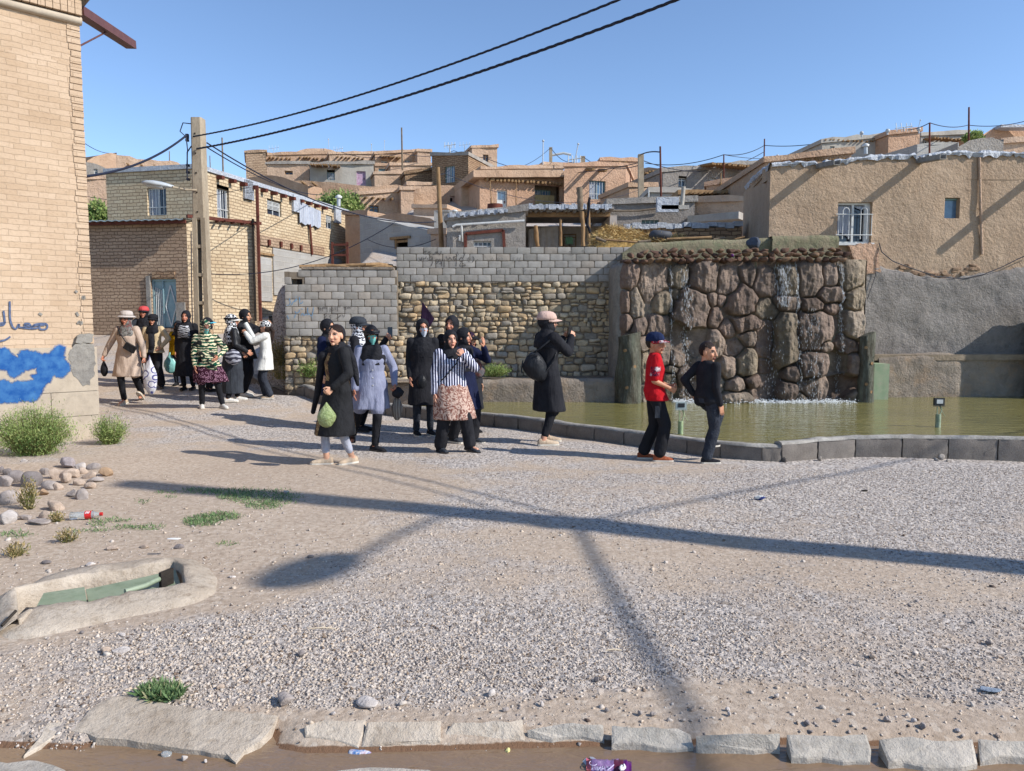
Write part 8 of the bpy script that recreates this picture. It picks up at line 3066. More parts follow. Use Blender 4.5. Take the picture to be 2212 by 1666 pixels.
 if topm is not None:
  B=Blob()
  sc_=[(0,.0,1.425,.062,.058),(0,.0,1.385,.135,.080),(0,0,1.30,.178*fat,.108*fat),(0,-.012,1.20,.178*fat,.128*fat),(0,0,1.06,.160*fat,.122*fat),(0,0,.93,.188*fat,.142*fat)]
  if hem>.86:
   sc_=[q for q in sc_ if q[2]>hem]+[(0,0,hem,.185*fat,.142*fat,.01)]
   B.loft(sc_[::-1],tf=up)
  else:
   B.loft(sc_[::-1],tf=up)
   lx=(J['l'][1].x+J['r'][1].x)/2/s*.5
   ly=(J['l'][1].y+J['r'][1].y)/2/s*.5
   B.loft([(lx,ly,hem,flare[0],flare[1],ripple),(lx*.5,ly*.5,(hem+.93)/2,(flare[0]+.19*fat)/2,(flare[1]+.145*fat)/2,ripple*.5),(0,0,.93,.190*fat,.144*fat),(0,0,1.02,.165*fat,.125*fat)],tf=dn,ph=sd_)
  if hem<.86:
   for nm in 'lr':
    a,k,b_,f=J[nm]
    e=a.lerp(k,.80)if hem<.6 else a.lerp(k,max(.05,(.82-hem)/.42))
    B.cone(a,.118*s*fat,e,.100*s)
    if hem<.45:B.cone(k,.090*s,k+Vector((0,0,-.02*s)),.085*s)
  for nm in 'LR':
   S0,el,wr_,_=J[nm]
   if sleeves is True:
    B.chain([S0,el,el.lerp(wr_,.93)],[.068*s*sleeve_r,.056*s*sleeve_r,.044*s*sleeve_r])
   elif sleeves=='short':
    B.chain([S0,S0 .lerp(el,.85)],[.068*s,.062*s])
   elif sleeves=='mid':
    B.chain([S0,el,el.lerp(wr_,.5)],[.068*s,.056*s,.050*s])
  V,F=remesh(B.V,B.F,vox*s,2)
  V=folds(V,.009*s,sd_+2)
  tp=part('coat' if hem<.75 else 'top',V,F,topm)
  if panels:
   for(pm,fn,pl)in panels:
    cen=V[F].mean(1)/s
    keep=fn(cen[:,0],cen[:,1],cen[:,2])
    F2=F[keep]
    if len(F2):
     ids,inv=np.unique(F2,return_inverse=True)
     Vp=V[ids].copy()
     c_=np.array([0,0,0])
     r=np.stack([Vp[:,0],Vp[:,1],Vp[:,2]*0],1)
     r/=np.linalg.norm(r,axis=1)[:,None]+1e-6
     part(pl,Vp+r*.004,inv.reshape(-1,4),pm,tp)
 for nm,sd in(('l',1),('r',-1)):
  a,k,b_,f=J[nm]
  yw=R(f[3])
  fd=Vector((math.sin(yw),-math.cos(yw),0))
  sdv=Vector((math.cos(yw),math.sin(yw),0))
  pt_=R(f[4])if len(f)>4 else 0
  fz=Vector((0,0,1))
  if pt_:
   q_=Matrix.Rotation(pt_,3,sdv)
   fd,fz=q_@fd,q_@fz
  base=b_-fz*.085*s
  rows=[(-.075,.028,.055,.06),(-.05,.036,.075,.085),(.0,.036,.078,.09),(.06,.040,.055,.065),(.12,.043,.040,.045),(.165,.036,.030,.030),(.19,.018,.020,.018)]
  V=[]
  n=12
  for t,w,h_,_ in rows:
   for i in range(n):
    an=2*math.pi*i/n
    zc=.020+max(0,math.sin(an))*h_+min(0,math.sin(an))*.008
    V.append(base+fd*t*s+sdv*math.cos(an)*w*s*(1.04)+fz*zc*s)
  F=[(r_*n+i,r_*n+(i+1)%n,(r_+1)*n+(i+1)%n,(r_+1)*n+i)for r_ in range(6)for i in range(n)]+[tuple(range(n-1,-1,-1)),tuple(range(6*n,7*n))]
  so=part('shoe',np.array([tuple(p)for p in V]),F,shoes[0])
  V=[]
  for t,w,h_,_ in rows:
   for cx_,z_ in((-1,0),(1,0),(1,.022),(-1,.022)):
    V.append(base+fd*(t*1.03)*s+sdv*cx_*w*1.1*s+fz*z_*s)
  F=[(r_*4+i,r_*4+(i+1)%4,(r_+1)*4+(i+1)%4,(r_+1)*4+i)for r_ in range(6)for i in range(4)]+[(3,2,1,0),(24,25,26,27)]
  part('sole',np.array([tuple(p)for p in V]),F,shoes[2]if len(shoes)>2 else M['shoe_sole']if shoes[1]else M['lens'],so,sm=False)
 if scarf is not None:
  B=Blob()
  B.ell(hp((0,.018,.022)),(.089*sh,.108*sh,.112*sh),R3)
  B.ell(hp((0,-.004,-.055)),(.082*sh,.088*sh,.085*sh),R3)
  B.loft([(0,.012,scarf_long,.17*scarf_w,.145,.05),(0,.01,(scarf_long+1.36)/2,.178*scarf_w,.148,.03),(0,.008,1.37,.150,.118,.02),(0,.006,1.415,.098,.090),(0,.0,1.45,.080,.080)],tf=up,ph=sd_)
  V,F=remesh(B.V,B.F,.0085*s,2)
  V=folds(V,.006*s,sd_+5,(16,16,22))
  cen=V[F].mean(1)
  q=((cen-np.array(hcw)[None])@iR.T)/sh
  ins=((q[:,0]/open_[0])**2+((q[:,2]+.012)/open_[1])**2<1)&(q[:,1]<-.02)
  F=F[~ins]
  part('headscarf',V,F,scarf)
 if hair is not None:
  B=Blob()
  B.ell(hp((0,.022,.028)),(.080*sh,.096*sh,.100*sh),R3)
  if hair=='long':
   B.ell(hp((0,.03,-.02)),(.082*sh,.08*sh,.10*sh),R3)
  V,F=remesh(B.V,B.F,.008*s,1)
  V=folds(V,.004*s,sd_+6,(40,40,12))
  cen=V[F].mean(1)
  q=((cen-np.array(hcw)[None])@iR.T)/sh
  hl=(.072+.010*np.sin(q[:,0]*160+.6))if hair!='long' else.058
  ins=((q[:,1]<.012)&(q[:,2]<hl-np.abs(q[:,0])*.35))|((q[:,2]<-.045)&(hair!='long'))
  if hair!='long':
   ins|=(np.abs(q[:,0])>.055)&(q[:,1]<.03)&(q[:,2]<.02)
  part('hair',V,F[~ins],M['hair'])
 def hmesh(name,secs,mat,n=24,parent=root,cut=None,sm=True):
  V=[]
  for(cx,cy,z,rx,ry)in secs:
   for k in range(n):
    a=2*math.pi*k/n
    V.append(tuple(hp((cx+math.cos(a)*rx,cy+math.sin(a)*ry,z))))
  m_=len(secs)
  F=[(j*n+k,j*n+(k+1)%n,(j+1)*n+(k+1)%n,(j+1)*n+k)for j in range(m_-1)for k in range(n)]
  F+=[tuple(range(n-1,-1,-1)),tuple(range((m_-1)*n,m_*n))]
  return part(name,np.array(V),F,mat,parent,sm=sm)
 if cap:
  kd,m1=cap[0],cap[1]
  yo=.016 if scarf is not None else.012
  ex=.016 if scarf is not None else 0.004
  if kd=='bucket':
   c_=hmesh('hat',[(0,yo,.045,.086+ex,.106+ex),(0,yo,.10,.080+ex,.098+ex),(0,yo,.125,.068+ex,.085+ex),(0,yo,.138,.04,.055)],m1)
   hmesh('brim',[(0,yo-.005,.022,.125+ex,.150+ex),(0,yo-.005,.030,.127+ex,.152+ex),(0,yo,.055,.090+ex,.110+ex),(0,yo,.045,.086+ex,.104+ex)],m1,parent=c_)
  else:
   if kd!='visor':
    c_=hmesh('cap',[(0,yo,.030,.084+ex,.104+ex),(0,yo,.062,.084+ex,.104+ex),(0,yo,.098,.073+ex,.090+ex),(0,yo+.004,.122,.050+ex,.064+ex),(0,yo+.008,.134,.018+ex,.024+ex)],m1)
   else:
    c_=hmesh('visor_band',[(0,yo,.030,.088+ex,.108+ex),(0,yo,.062,.088+ex,.108+ex)],m1)
   m2=cap[2]if len(cap)>2 else m1
   V,n=[],14
   for lay in(0,.006):
    for k in range(n+1):
     a=-math.pi*(k/n)
     for t in(0,.5,1):
      V.append(tuple(hp((math.cos(a)*(.080+ex-.004*t),yo+math.sin(a)*(.098+ex+.075*t*(math.sin(math.pi*k/n))**.5),.036-.016*t-.02*(math.cos(a)**2)*t+lay))))
   F=[]
   o2=(n+1)*3
   for k in range(n):
    for t in range(2):
     a=k*3+t
     F+=[(a,a+3,a+4,a+1),(o2+a,o2+a+1,o2+a+4,o2+a+3)]
    F.append((k*3+2,k*3+5,o2+k*3+5,o2+k*3+2))
   part('cap_brim',np.array(V),F,m2,c_)
 if mask is not None:
  V,n,m_=[],14,8
  for j in range(m_+1):
   z=-.008-.090*j/m_
   for i in range(n+1):
    t=-1+2*i/n
    w=.058*(1-.25*(j/m_)**2)
    y=-.088-.024*math.exp(-(t*1.7)**2)*(1-.4*j/m_)+.045*t*t+.02*(j/m_)**2
    V.append(tuple(hp((t*w,y,z+.012*(1-t*t)*(1 if j==0 else 0)-.012*(j==m_)*(1-t*t)+.002*math.sin(j*3)))))
  F=[(j*(n+1)+i,j*(n+1)+i+1,(j+1)*(n+1)+i+1,(j+1)*(n+1)+i)for j in range(m_)for i in range(n)]
  part('face_mask',np.array(V),F,mask)
 if shades:
  mb=MB()
  for k in(-1,1):
   pts=[hp((k*.031+.026*math.cos(a),-.098+.010*abs(k*.031+.026*math.cos(a))/.05,.010+.019*math.sin(a)))for a in np.linspace(0,2*math.pi,13)[:-1]]
   mb.prism(pts if k else pts,(R3@Vector((0,-1,0))),.004*s)
   mb.tube([hp((k*.056,-.085,.016)),hp((k*.082,-.0,.014))],.003*s,5)
  mb.tube([hp((-.008,-.100,.016)),hp((.008,-.100,.016))],.003*s,5)
  part('sunglasses',mb.v,mb.f,M['lens'])
 W=Matrix.Translation(g)@Matrix.Rotation(R(body),4,'Z')
 return dict(root=root,W=W,J=J,s=s,sh=sh,up=up,hp=hp,dn=dn,part=part,g=g,w=lambda p:W@Vector(p))
def held(name,V,F,mat,label,cat,sm=True):
 o=link(name,np_mesh(name,V,F,mat,smooth=sm))
 return tag(o,label,cat)
def bagmesh(c,rx,ry,rz,seed,amp=.12,neck=True):
 V,F=ICO3 .copy(),ICO3F
 V=V*(1+amp*fbm(V+seed,2.2,3,seed))[:,None]
 if neck:
  k=np.clip(V[:,2],0,1)**1.5
  V[:,0]*=1-.78*k
  V[:,1]*=1-.78*k
  V[:,2]+=.25*k
 return V*np.array([rx,ry,rz])[None]+np.array(c)[None],F
def phone(P,nm,label,dirv=(0,-.2,1)):
 w=P['w'](P['J'][nm][2])
 el=P['w'](P['J'][nm][1])
 d=(w-el).normalized()
 c=w+d*.10+Vector((0,0,.03))
 mb=MB()
 x,y,z=frame(Vector(dirv))
 mb.box(c,.072,.010,.145,X=x,Y=y,Zv=z)
 tag(mb.build('phone',M['lens']),label,'phone')
BEI=cloth('beige_coat',S(206,184,166,.74),S(190,168,150,.72))
KHA=cloth('khaki_jacket',S(216,194,156,.76),S(200,176,140,.74))
GRYS=cloth('bluegrey_shirt',S(158,162,186,.72),S(136,140,166,.70),.6)
WHT=cloth('white_knit',S(236,234,226,.8),S(216,212,204,.8))
YEL=cloth('yellow_shirt',S(222,176,20,.8),S(190,140,16,.7))
DGRY=cloth('dark_grey_fabric',S(58,62,68),S(44,46,52))
JEAN=cloth('dark_jean',S(56,60,68),S(40,42,50),sc=(20,20,20))
LGRY=cloth('light_grey_legging',S(190,192,204,.75),S(168,170,184,.72))
RED=cloth('red_cotton',S(196,28,38,.85),S(166,18,28,.8))
GSC=pattern('grey_scarf','paisley',S(90,88,84,.8),S(140,138,134,.8),1.6,S(110,74,70,.8))
STR=pattern('navy_stripes','stripes',S(24,26,58),S(222,222,236,.8))
ZEB=pattern('zebra_scarf','zebra',S(16,82,60,.8),S(226,214,178,.8),1,(.012,.014,.014,1))
RNG_=pattern('ring_dress','rings',S(48,20,34),S(170,126,146,.7),1.25)
PAI=pattern('paisley_wrap','paisley',S(134,88,76,.75),S(206,178,162,.78),1.1)
CHK=pattern('check_scarf','checks',(.012,.012,.014,1),S(226,226,226,.8))
MAZ=pattern('maze_scarf','maze',(.02,.02,.03,1),S(226,226,230,.8))
SNK=pattern('blackwhite_scarf','zebra',(.015,.015,.017,1),S(200,200,204,.8),1.6)
BRO=pattern('brocade','paisley',S(112,88,60,.75),S(170,144,106,.75),2.4,S(84,62,50))
FLO=pattern('floral_beige','rings',S(186,156,124,.75),S(140,104,84,.7),.6)
BPINK=cloth('pink_cap',S(216,184,170,.78),S(200,166,152,.76))
WHAT=cloth('pale_hat',S(206,196,188,.78),S(190,178,170,.76))
NAVC=cloth('navy_cap',S(28,40,72),S(22,30,56))
REDP=pattern('red_print','paisley',S(196,40,50,.8),S(70,30,60,.7),2.2,S(214,200,200,.8))
TEAL=plain('teal_mask',S(126,206,196,.78),.8)
WMSK=plain('white_mask',S(206,210,220,.78),.8)
SNW=cloth('white_sneaker',S(232,228,220,.8),S(200,196,190,.78),.7)
SNB=cloth('beige_sneaker',S(212,190,164,.78),S(188,164,138,.75),.7)
BRN=cloth('brown_boot',S(176,96,62,.75),S(146,74,46,.7),.6)
LTH=cloth('black_leather',(.02,.021,.024,1),(.012,.012,.014,1),.35)
BV=cloth('blue_visor',S(100,190,214,.8),S(80,170,200,.8),.6)
PUR=cloth('purple_flag_cloth',S(48,30,52),S(36,22,40),.9)
PNK=cloth('red_pink_cap',S(206,84,84,.8),S(190,70,74,.8),.7)
# ---- left group
P1=person(280.5,872,675,0,'woman in a long beige coat, pale bucket hat and sunglasses walking with a carrier bag',body=0,topm=BEI,hem=.50,flare=(.27,.20),scarf=GSC,cap=('bucket',WHAT),shades=True,arms={'R':((-.44,-.02,.84),(-.6,1,0)),'L':((.33,-.06,.82),(.5,1,0))},feet={'l':(.07,.30,.06,5,-35),'r':(-.06,-.10,0,-3,10)},shoes=(SNB,True),hands=('grip','grip'),skin=S(206,140,112,.62),vox=.012,scarf_long=1.16)
w=P1['w'](P1['J']['L'][2])
V,F=bagmesh((w.x+.10,w.y-.02,w.z-.36),.13,.06,.32,3)
held('carrier_bag',V,F,pattern('bag_print','rings',S(226,226,232,.8),S(74,76,140,.8),.4),'white plastic carrier bag with blue flower print held by the woman in the beige coat','bag')
w=P1['w'](P1['J']['R'][2])
V,F=bagmesh((w.x-.01,w.y,w.z-.25),.07,.035,.14,4)
held('folded_cap',V,F,BLK,'black folded cap hanging from the hand of the woman in the beige coat','cap')
w=P1['w'](P1['up']((.13,-.17,1.02)))
mb=MB();mb.box(w,.20,.06,.13,X=Vector((.85,0,-.5)).normalized(),Y=Vector((0,1,0)),Zv=Vector((.5,0,.85)).normalized())
mb.tube([P1['w'](P1['up'](q))for q in((-.12,-.09,1.40),(-.06,-.15,1.28),(.06,-.165,1.12),(.12,-.17,1.05))],.010,6)
tag(mb.build('crossbody_bag',LTH),'small black shoulder bag on the beige coat','bag')
P2=person(317,840,664,0,'woman in a red cap and sunglasses standing behind the two beige clad women',Y=15.9,body=8,topm=DGRY,hem=.6,scarf=SCARF,cap=('cap',PNK,BLK),shades=True,arms={'R':((-.34,-.30,1.30),(-.6,.4,-1))},hands=('relax','phone'),skin=S(206,140,112,.62),vox=.016,scarf_long=1.12)
phone(P2,'R','dark phone held up by the woman in the red cap')
P3=person(336,838,681,0,'woman in an open khaki jacket with a black cap and long black scarf',body=6,topm=KHA,hem=.80,flare=(.24,.18),scarf=SCARF,scarf_long=1.18,cap=('cap',BLK),shades=True,tr_r=1.35,arms={'R':((-.26,-.10,.84),(-.6,1,0)),'L':((.20,-.14,.93),(.9,.4,0))},trousers=BLK,feet={'l':(.14,-.04,0,20),'r':(-.08,0,0,-10)},skin=S(214,156,126,.62),vox=.014,panels=[(BLK,lambda x,y,z:(np.abs(x)<.065)&(y<0),'dark_shirt_front')])
mb=Blob();mb.loft([(0,-.165,.78,.05,.02,.05),(.0,-.17,1.0,.055,.028),(0,-.155,1.22,.065,.04)],tf=P3['up'])
P3['part']('scarf_end',np.array(mb.V),[tuple(f)for f in mb.F],SCARF)
P4=person(389,834,696,0,'small child in a yellow top carrying a pale blue bag',Y=15.6,body=0,hk=1.2,topm=YEL,hem=.80,flare=(.2,.15),scarf=SCARF,scarf_long=1.3,arms={'L':((.22,-.12,.82),(.5,1,0))},trousers=JEAN,vox=.016,skin=S(206,150,120,.6))
w=P4['w'](P4['J']['R'][2])
V,F=bagmesh((w.x+.02,w.y-.06,w.z-.20),.13,.07,.20,7)
held('plastic_bag',V,F,plain('aqua_plastic',S(150,216,210,.75),.3),'pale blue plastic bag carried by the child in yellow','bag')
P5=person(407,838,673,0,'smiling woman in a black veil with a black and white striped scarf',Y=15.1,body=4,topm=BLK,hem=.3,flare=(.26,.2),scarf=SCARF,scarf_long=1.05,scarf_w=1.15,skin=S(206,140,112,.62),vox=.016)
mb=Blob();mb.loft([(.0,-.15,1.10,.13,.04,.05),(0,-.155,1.28,.12,.045),(0,-.13,1.36,.09,.05)],tf=P5['up'])
P5['part']('striped_scarf',np.array(mb.V),[tuple(f)for f in mb.F],SNK)
P6=person(449,882,693,0,'woman wrapped in a green and cream striped shawl over a dark ring patterned dress',body=22,look=42,nod=12,lean=6,topm=ZEB,hem=.80,flare=(.25,.19),ripple=.04,skirt=(RNG_,.50,.31,.24),scarf=ZEB,scarf_long=1.02,scarf_w=1.18,mask=TEAL,arms={'R':((-.20,-.14,.80),(-.8,.8,0)),'L':((.20,-.22,1.0),(.9,.5,0))},feet={'l':(.26,-.10,0,25),'r':(-.10,.06,0,0)},shoes=(SNW,True),fat=1.08,skin=S(200,136,108,.6))
mb=Blob();mb.loft([(.10,-.17,.70,.085,.035,.06),(.06,-.19,.90,.12,.05),(0,-.17,1.1,.15,.07)],tf=P6['up'])
P6['part']('shawl_end',np.array(mb.V),[tuple(f)for f in mb.F],ZEB)
P7=person(453,838,688,0,'woman in a black scarf and bright blue sun visor seen from behind',Y=14.9,body=130,topm=FLO,hem=.52,flare=(.24,.19),scarf=BLK,scarf_long=1.02,cap=('visor',BLK,BV),vox=.016,skin=S(200,136,108,.6))
P8=person(505,867,681,0,'woman in a checked scarf with white visor, black jacket and dark grey skirt',body=125,look=110,topm=LTH,hem=.86,fat=1.12,scarf=CHK,scarf_long=1.10,scarf_w=1.05,cap=('visor',BLK,SNW),skirt=(DGRY,.16,.24,.20),arms={'R':((-.26,-.20,.96),(-.6,1,-.3)),'L':((.24,-.22,.92),(.6,1,0))},feet={'l':(.13,-.12,0,-15),'r':(-.12,.12,0,-20)},shoes=(SNW,True),skin=S(206,146,116,.62))
c=at(*Z5(1575,700),P8['g'].y-.28)
V,F=bagmesh(c,.15,.07,.14,8,.06,False)
held('handbag',V,F,pattern('silver_bag','zebra',S(186,186,196,.78),S(60,60,72),.7),'silver grey handbag with black trim on the arm of the woman in the checked scarf','bag')
P9=person(530,856,670,0,'tall woman all in black raising both arms to photograph',body=72,look=78,lean=4,topm=BLK,hem=.72,flare=(.24,.20),fat=1.1,scarf=SCARF,scarf_long=1.18,arms={'L':((.10,-.46,1.42),(.5,.2,-1)),'R':((-.10,-.44,1.34),(-.5,.2,-1))},hands=('phone','phone'),feet={'l':(.09,.06,0,0),'r':(-.09,-.06,0,5)},shoes=(SNW,True))
phone(P9,'L','dark phone held up by the tall woman in black')
mb=MB();a,b_=at(*Z5(1715,310),P9['g'].y-.33),at(*Z5(1830,510),P9['g'].y-.33)
mb.tube([a,b_],.045,10)
tag(mb.build('rolled_paper',M['frame_white']),'white rolled sheet under the arm of the tall woman in black','paper')
P10=person(577,861,695,0,'girl in a white hooded tunic and black and white bandana with both hands raised',body=-78,look=-80,topm=WHT,hem=.62,flare=(.24,.20),fat=.98,sleeve_r=1.15,hair='long',trousers=JEAN,tr_r=1.2,arms={'L':((.08,-.40,1.42),(.5,.2,-1)),'R':((-.08,-.38,1.36),(-.5,.2,-1))},hands=('phone','phone'),feet={'l':(.09,.05,0,0),'r':(-.09,-.05,0,0)},shoes=(SNB,True),skin=S(206,150,120,.62))
B=Blob();B.ell(P10['hp']((0,.022,.045)),(.090*P10['sh'],.105*P10['sh'],.088*P10['sh']),None)
V,F=remesh(B.V,B.F,.012,1)
P10['part']('bandana',V,F,CHK)
B=Blob();B.chain([P10['hp'](q)for q in((0,.10,.0),(0,.15,-.08),(0,.14,-.22),(0,.12,-.34))],[.035,.04,.03,.012])
V,F=remesh(B.V,B.F,.01,1)
P10['part']('ponytail',V,F,M['hair'])
# ---- middle group
P11=person(712,940,692,0,'woman in a black scarf hidden behind the young woman with the green bag',Y=11.6,body=70,topm=NAVY,hem=.5,scarf=SCARF,vox=.016)
P13=person(778,935,688,0,'woman in a maze patterned scarf and dark peaked cap holding up a phone',Y=11.2,body=80,look=84,topm=BLK,hem=.42,flare=(.24,.2),scarf=MAZ,scarf_long=1.22,cap=('cap',DGRY),arms={'L':((.20,-.36,1.36),(.6,.3,-1)),'R':((-.16,-.30,1.1),(-.6,.3,-1))},hands=('phone','relax'),vox=.014,skin=S(210,150,120,.62))
phone(P13,'L','dark phone held up by the woman in the maze patterned scarf',(0,.1,1))
BP=[(BRO,lambda x,y,z:(x>.02)&(y>-.02)&(z<1.30)&(x<.12),'brocade_panel'),(BRO,lambda x,y,z:(np.abs(x+.015)<.05)&(y<-.03)&(z>1.0)&(z<1.33),'brocade_panel'),(BRO,lambda x,y,z:(np.abs(x+.015)<.05)&(y<-.03)&(z<.62),'brocade_panel')]
P12=person(732,1001,704,0,'young woman in a long black coat with brocade panels holding a green bag',body=-48,look=-16,topm=BLK2,hem=.36,flare=(.26,.24),ripple=.03,fat=.98,hair='long',scarf=None,trousers=LGRY,tr_z=.16,tr_r=.95,arms={'L':((.24,-.20,.93),(.8,.9,0)),'R':((-.25,.05,.86),(-.6,1,0))},hands=('grip','relax'),feet={'l':(.10,.10,0,6),'r':(-.04,-.16,0,-30)},shoes=(SNB,True),skin=S(226,172,140,.66),panels=BP)
B=Blob();up_=P12['up'];hp_=P12['hp']
B.ell(hp_((0,.055,.015)),(.084*P12['sh'],.085*P12['sh'],.108*P12['sh']))
B.loft([(.0,.02,1.33,.165,.115,.04),(0,.012,1.40,.12,.10,.03),(0,.02,1.46,.078,.074)],tf=up_)
B.chain([up_(q)for q in((-.05,.10,1.40),(-.10,-.13,1.30),(-.17,-.13,1.10),(-.27,-.12,.85),(-.36,-.14,.60))],[.055,.05,.045,.04,.028])
B.chain([up_(q)for q in((.10,.08,1.38),(.15,.12,1.25),(.17,.15,1.08),(.18,.17,.95))],[.045,.045,.04,.02])
V,F=remesh(B.V,B.F,.0085,2)
q=((V[F].mean(1)-np.array(hp_((0,0,0)))[None])@np.array(Matrix.Rotation(R(32),3,'Z').inverted()).T)/P12['sh']
F=F[~((np.abs(q[:,0])<.07)&(np.abs(q[:,2])<.12)&(q[:,1]<-.02))]
P12['part']('headscarf',V,F,SCARF)
w=P12['w'](P12['J']['L'][2])
M['green_bag']=rough_mat('green_bag',S(186,200,140,.78),S(156,176,108,.75),5,bumps=((9,.06),(30,.02)),rough=.28,spec=.6)
c=at(*Z6(288,1140),w.y-.05)
V,F=bagmesh(c,.105,.08,.125,12,.10)
held('plastic_bag',V,F,M['green_bag'],'shiny green plastic bag held by the young woman in the black vest','bag')
P14=person(806,972,706,0,'woman in a grey blue buttoned tunic, black scarf and teal mask striding',body=14,look=24,topm=GRYS,hem=.56,flare=(.27,.19),scarf=SCARF,scarf_long=1.14,scarf_w=1.08,mask=TEAL,arms={'R':((-.24,-.10,.82),(-.6,1,0)),'L':((.29,-.10,.88),(.6,1,0))},hands=('grip','relax'),feet={'l':(.02,-.12,0,40),'r':(-.26,.34,.05,-5,-30)},shoes=(BLK,False),cap=('visor',LTH,LTH),skin=S(190,124,96,.6))
mb=MB()
for z in(1.18,1.08,.98,.88,.78):
 p=P14['up']((.0,-.135-.018*(z<.95),z));mb.box(p,.014,.008,.014)
P14['part']('buttons',mb.v,mb.f,M['frame_white'])
w=P14['w'](P14['J']['L'][2])
V,F=bagmesh((w.x+.04,w.y-.02,w.z-.10),.075,.06,.07,14,.3,False)
held('black_cloth',V,F,BLK,'bunched black cloth in the hand of the woman in the grey blue tunic','cloth')
V,F=bagmesh((w.x+.02,w.y+.04,w.z-.30),.07,.05,.17,15,.1,True)
held('striped_bag',V,F,pattern('bag_stripes','stripes',S(120,112,104,.7),S(160,152,142,.7)),'grey brown striped bag hanging behind the grey blue tunic','bag')
P15=person(915,941,692,0,'woman in a black coat and white face mask carrying a dark pennant',body=12,look=22,topm=BLK,hem=.45,flare=(.22,.18),scarf=SCARF,scarf_long=1.12,mask=WMSK,arms={'R':((-.19,-.06,.84),(-.1,1,0))},trousers=JEAN,feet={'l':(.10,.02,0,15),'r':(-.10,0,0,10)},shoes=(BLK,True),skin=S(214,150,120,.62))
yb=P15['g'].y+.22
mb=MB()
fl_=[(1200,60),(1225,90),(1260,150),(1310,215),(1330,260),(1290,240),(1240,260),(1170,480),(1140,640),(1180,300),(1195,120)]
pts=[at(*Z6(x,y),yb)for x,y in[(1200,60),(1310,215),(1260,300),(1200,470),(1140,640),(1150,480),(1180,300)]]
mb.prism(pts[::-1],(0,1,0),.03)
mb.tube([at(*Z6(1202,62),yb+.02),at(*Z6(1180,300),yb+.02),at(*Z6(1135,850),yb)],.012,6)
tag(mb.build('pennant',PUR),'dark purple pointed pennant rising behind the woman in the white mask','flag')
c=at(*Z6(1190,820),P15['g'].y-.16)
V,F=bagmesh(c,.075,.05,.11,16,.06,False)
held('handbag',V,F,LTH,'black handbag at the hip of the woman in the white mask','bag')
P16=person(978,958,685,0,'smiling woman in a shiny black scarf at the back of the middle group',Y=11.3,body=-15,look=-22,topm=BLK,hem=.4,scarf=SCARF,skin=S(206,140,112,.62),vox=.014)
P19=person(1016,955,720,0,'woman in a dark purple scarf mostly hidden behind the woman in profile',Y=11.0,body=50,topm=BLK,hem=.4,scarf=PUR,cap=('visor',BLK,BLK),vox=.016)
P18=person(1003,957,711,0,'woman in profile in black and navy holding a hand up to her face',body=48,look=66,topm=NAVY,hem=.50,flare=(.25,.20),scarf=SCARF,scarf_long=1.04,fat=1.05,arms={'L':((.10,-.30,1.40),(.7,-.2,-1),((-.25,-.2,1),(-.4,.9,0))),'R':((-.2,-.1,.85),(-.6,1,0))},hands=('open','relax'),open_=(.052,.088),tr_r=1.25,trousers=BLK,feet={'l':(.10,-.10,0,15),'r':(-.08,.14,0,0)},shoes=(DGRY,True),skin=S(210,150,120,.62))
c=at(*Z6(1725,700),P18['g'].y+.15)
V,F=bagmesh(c,.10,.06,.12,17,.15,True)
held('shoulder_bag',V,F,rough_mat('grey_bag',S(120,116,118,.7),S(170,110,96,.7),6,lo=.5,hi=.6),'grey and rust coloured bag behind the woman in profile','bag')
P17=person(975,976,716,0,'stout woman in a navy and white striped shirt with a brown paisley wrap',body=16,look=22,topm=STR,hem=.88,fat=1.18,scarf=SCARF,scarf_long=1.24,scarf_w=.9,skirt=(PAI,.46,.29,.23),trousers=BLK,tr_r=1.35,sleeve_r=1.15,arms={'L':((.12,-.24,1.33),(.9,-.1,-1),((-.35,-.1,.6),(-.2,1,0))),'R':((-.24,-.06,.80),(-.8,.8,0))},hands=('grip','relax'),feet={'l':(.24,-.12,.02,35,8),'r':(-.15,0,0,18)},shoes=(DGRY,False),skin=S(222,164,136,.66))
mb=MB()
mb.tube([P17['w'](P17['up'](q))for q in((.13,-.12,1.36),(.04,-.172,1.22),(-.08,-.17,1.08),(-.16,-.10,.98),(-.20,.02,.92))],.007,6)
tag(mb.build('bag_strap',LTH),'thin black bag strap across the striped shirt','strap')
# ---- woman with the backpack
P20=person(1181,958,677,0,'woman in a long black coat and pink cap photographing the waterfall',body=118,look=104,topm=BLK,hem=.42,flare=(.24,.20),ripple=.03,sleeve_r=1.15,scarf=SCARF,scarf_long=1.22,cap=('cap',BPINK),arms={'R':((-.04,-.34,1.36),(-.4,.2,-1)),'L':((.12,-.32,1.34),(.5,.2,-1))},hands=('phone','phone'),tr_z=.14,feet={'l':(.14,-.10,0,-28),'r':(-.13,.10,0,-18)},shoes=(SNB,True),skin=S(216,160,130,.62))
c=at(*Z7(700,325),P20['w'](P20['J']['R'][2]).y)
mb=MB();mb.box(c,.05,.03,.15,X=Vector((.8,.6,0)),Y=Vector((-.6,.8,0)),Zv=Vector((.15,0,.99)).normalized())
tag(mb.build('phone',M['lens']),'dark phone raised by the woman in the pink cap','phone')
bc=at(*Z7(395,620),P20['g'].y-.18)
bpk=empty('backpack',bc,'black leather drawstring backpack on the woman in the pink cap','backpack')
V,F=bagmesh((0,0,0),.165,.115,.20,18,.07,False)
V[:,0]+=(V[:,2]<0)*(-V[:,2])*.35
V[:,0]*=1-.35*np.clip(V[:,2]/.20,0,1)
link('bag_body',np_mesh('bag_body',V,F,LTH,smooth=True),bpk,local=True)
mb=MB()
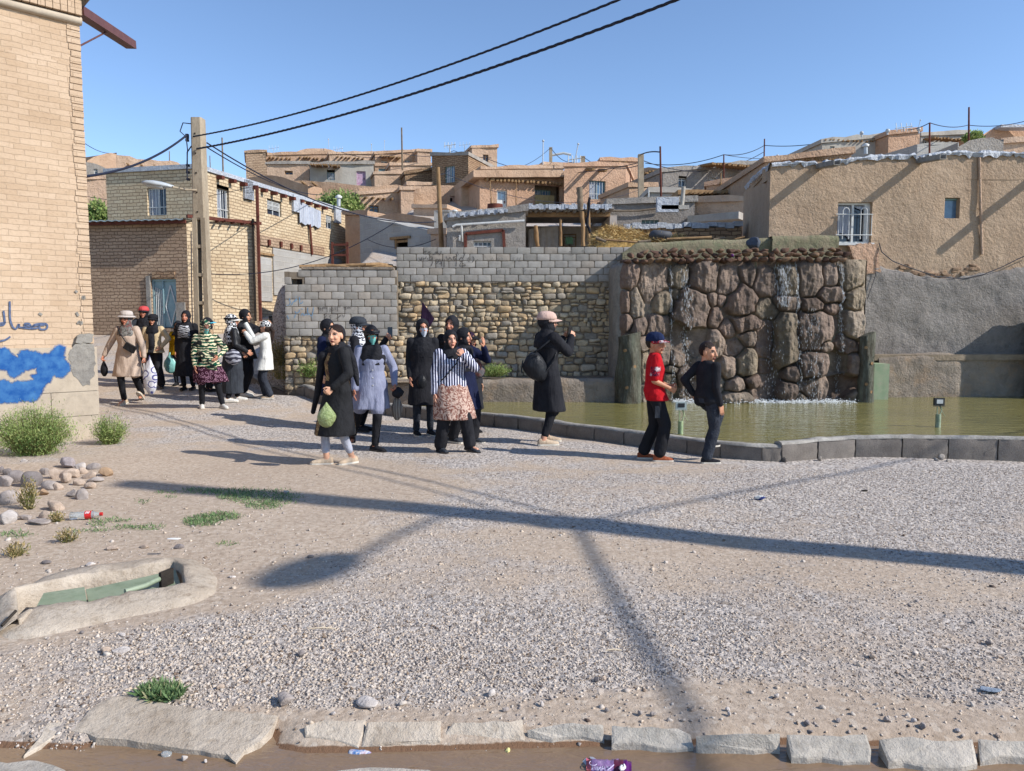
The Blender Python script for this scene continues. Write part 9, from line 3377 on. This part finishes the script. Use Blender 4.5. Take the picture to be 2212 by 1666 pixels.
mb.tube([Vector((-.02,-.02,.18)),Vector((.08,-.06,.24)),Vector((.22,-.02,.36)),Vector((.27,.05,.42))],.012,6)
mb.tube([Vector((.12,-.06,-.10)),Vector((.25,-.02,.06)),Vector((.30,.06,.2))],.012,6)
o_=mb.build('strap',LTH,None);o_.parent=bpk
mb=MB()
mb.tube([Vector((-.10,-.08,.14)),Vector((-.02,-.12,.16)),Vector((.06,-.10,.15))],.008,6)
mb.tube([Vector((-.15,-.03,.08)),Vector((-.17,-.05,-.04)),Vector((-.16,-.05,-.09))],.009,6)
o_=mb.build('tassel',LTH,None);o_.parent=bpk
# ---- two boys
def sleeve_band(x,y,z):return(x>.155)&(z<1.27)&(z>1.14)
P21=person(1411,994,724,0,'boy in a red shirt and navy and red cap beside the pond',body=88,look=52,hk=1.2,male=True,topm=RED,hem=.80,flare=(.20,.155),ripple=.02,sleeves='short',fat=.98,trousers=LEGG,tr_r=1.25,tr_z=.12,hair='short',cap=('cap',NAVC,REDP),arms={'R':((-.13,-.19,.96),(-.35,1,-.2)),'L':((.10,-.22,.97),(.5,1,0))},hands=('grip','grip'),feet={'l':(.10,.10,0,0),'r':(-.10,-.08,0,0)},shoes=(BRN,True),skin=S(196,138,104,.62),scarf=None,vox=.011,panels=[(REDP,lambda x,y,z:(x<-.165)&(z<1.25)&(z>1.13),'printed_sleeve_band')])
mb=MB()
mb.box(P21['dn']((-.175,-.02,.66)),.012,.06,.14)
P21['part']('leg_pocket',mb.v,mb.f,DGRY,sm=False)
P22=person(1524,1000,743,0,'boy in a black shirt and dark jeans with one foot up on the pond kerb',body=122,look=50,nod=6,hk=1.2,male=True,topm=BLK,hem=.84,flare=(.19,.15),ripple=.02,trousers=JEAN,tr_r=1.15,hair='short',arms={'R':((-.20,-.05,.82),(-.1,1,0)),'L':((.20,.05,.94),(.45,1,0))},hands=('grip','flat'),feet={'l':(.10,-.20,.19,0),'r':(-.04,.0,0,-30)},shoes=(BLK,True),skin=S(206,150,116,.64),vox=.011)
mb=MB()
V,F=sphere_template(14,8)
mb.add([P22['up'](Vector((-.205,-.01,1.24))+Vector((.012*p[0],.035*p[1],.042*p[2])))for p in V],F)
P22['part']('shoulder_badge',mb.v,mb.f,M['spray_lightblue'])
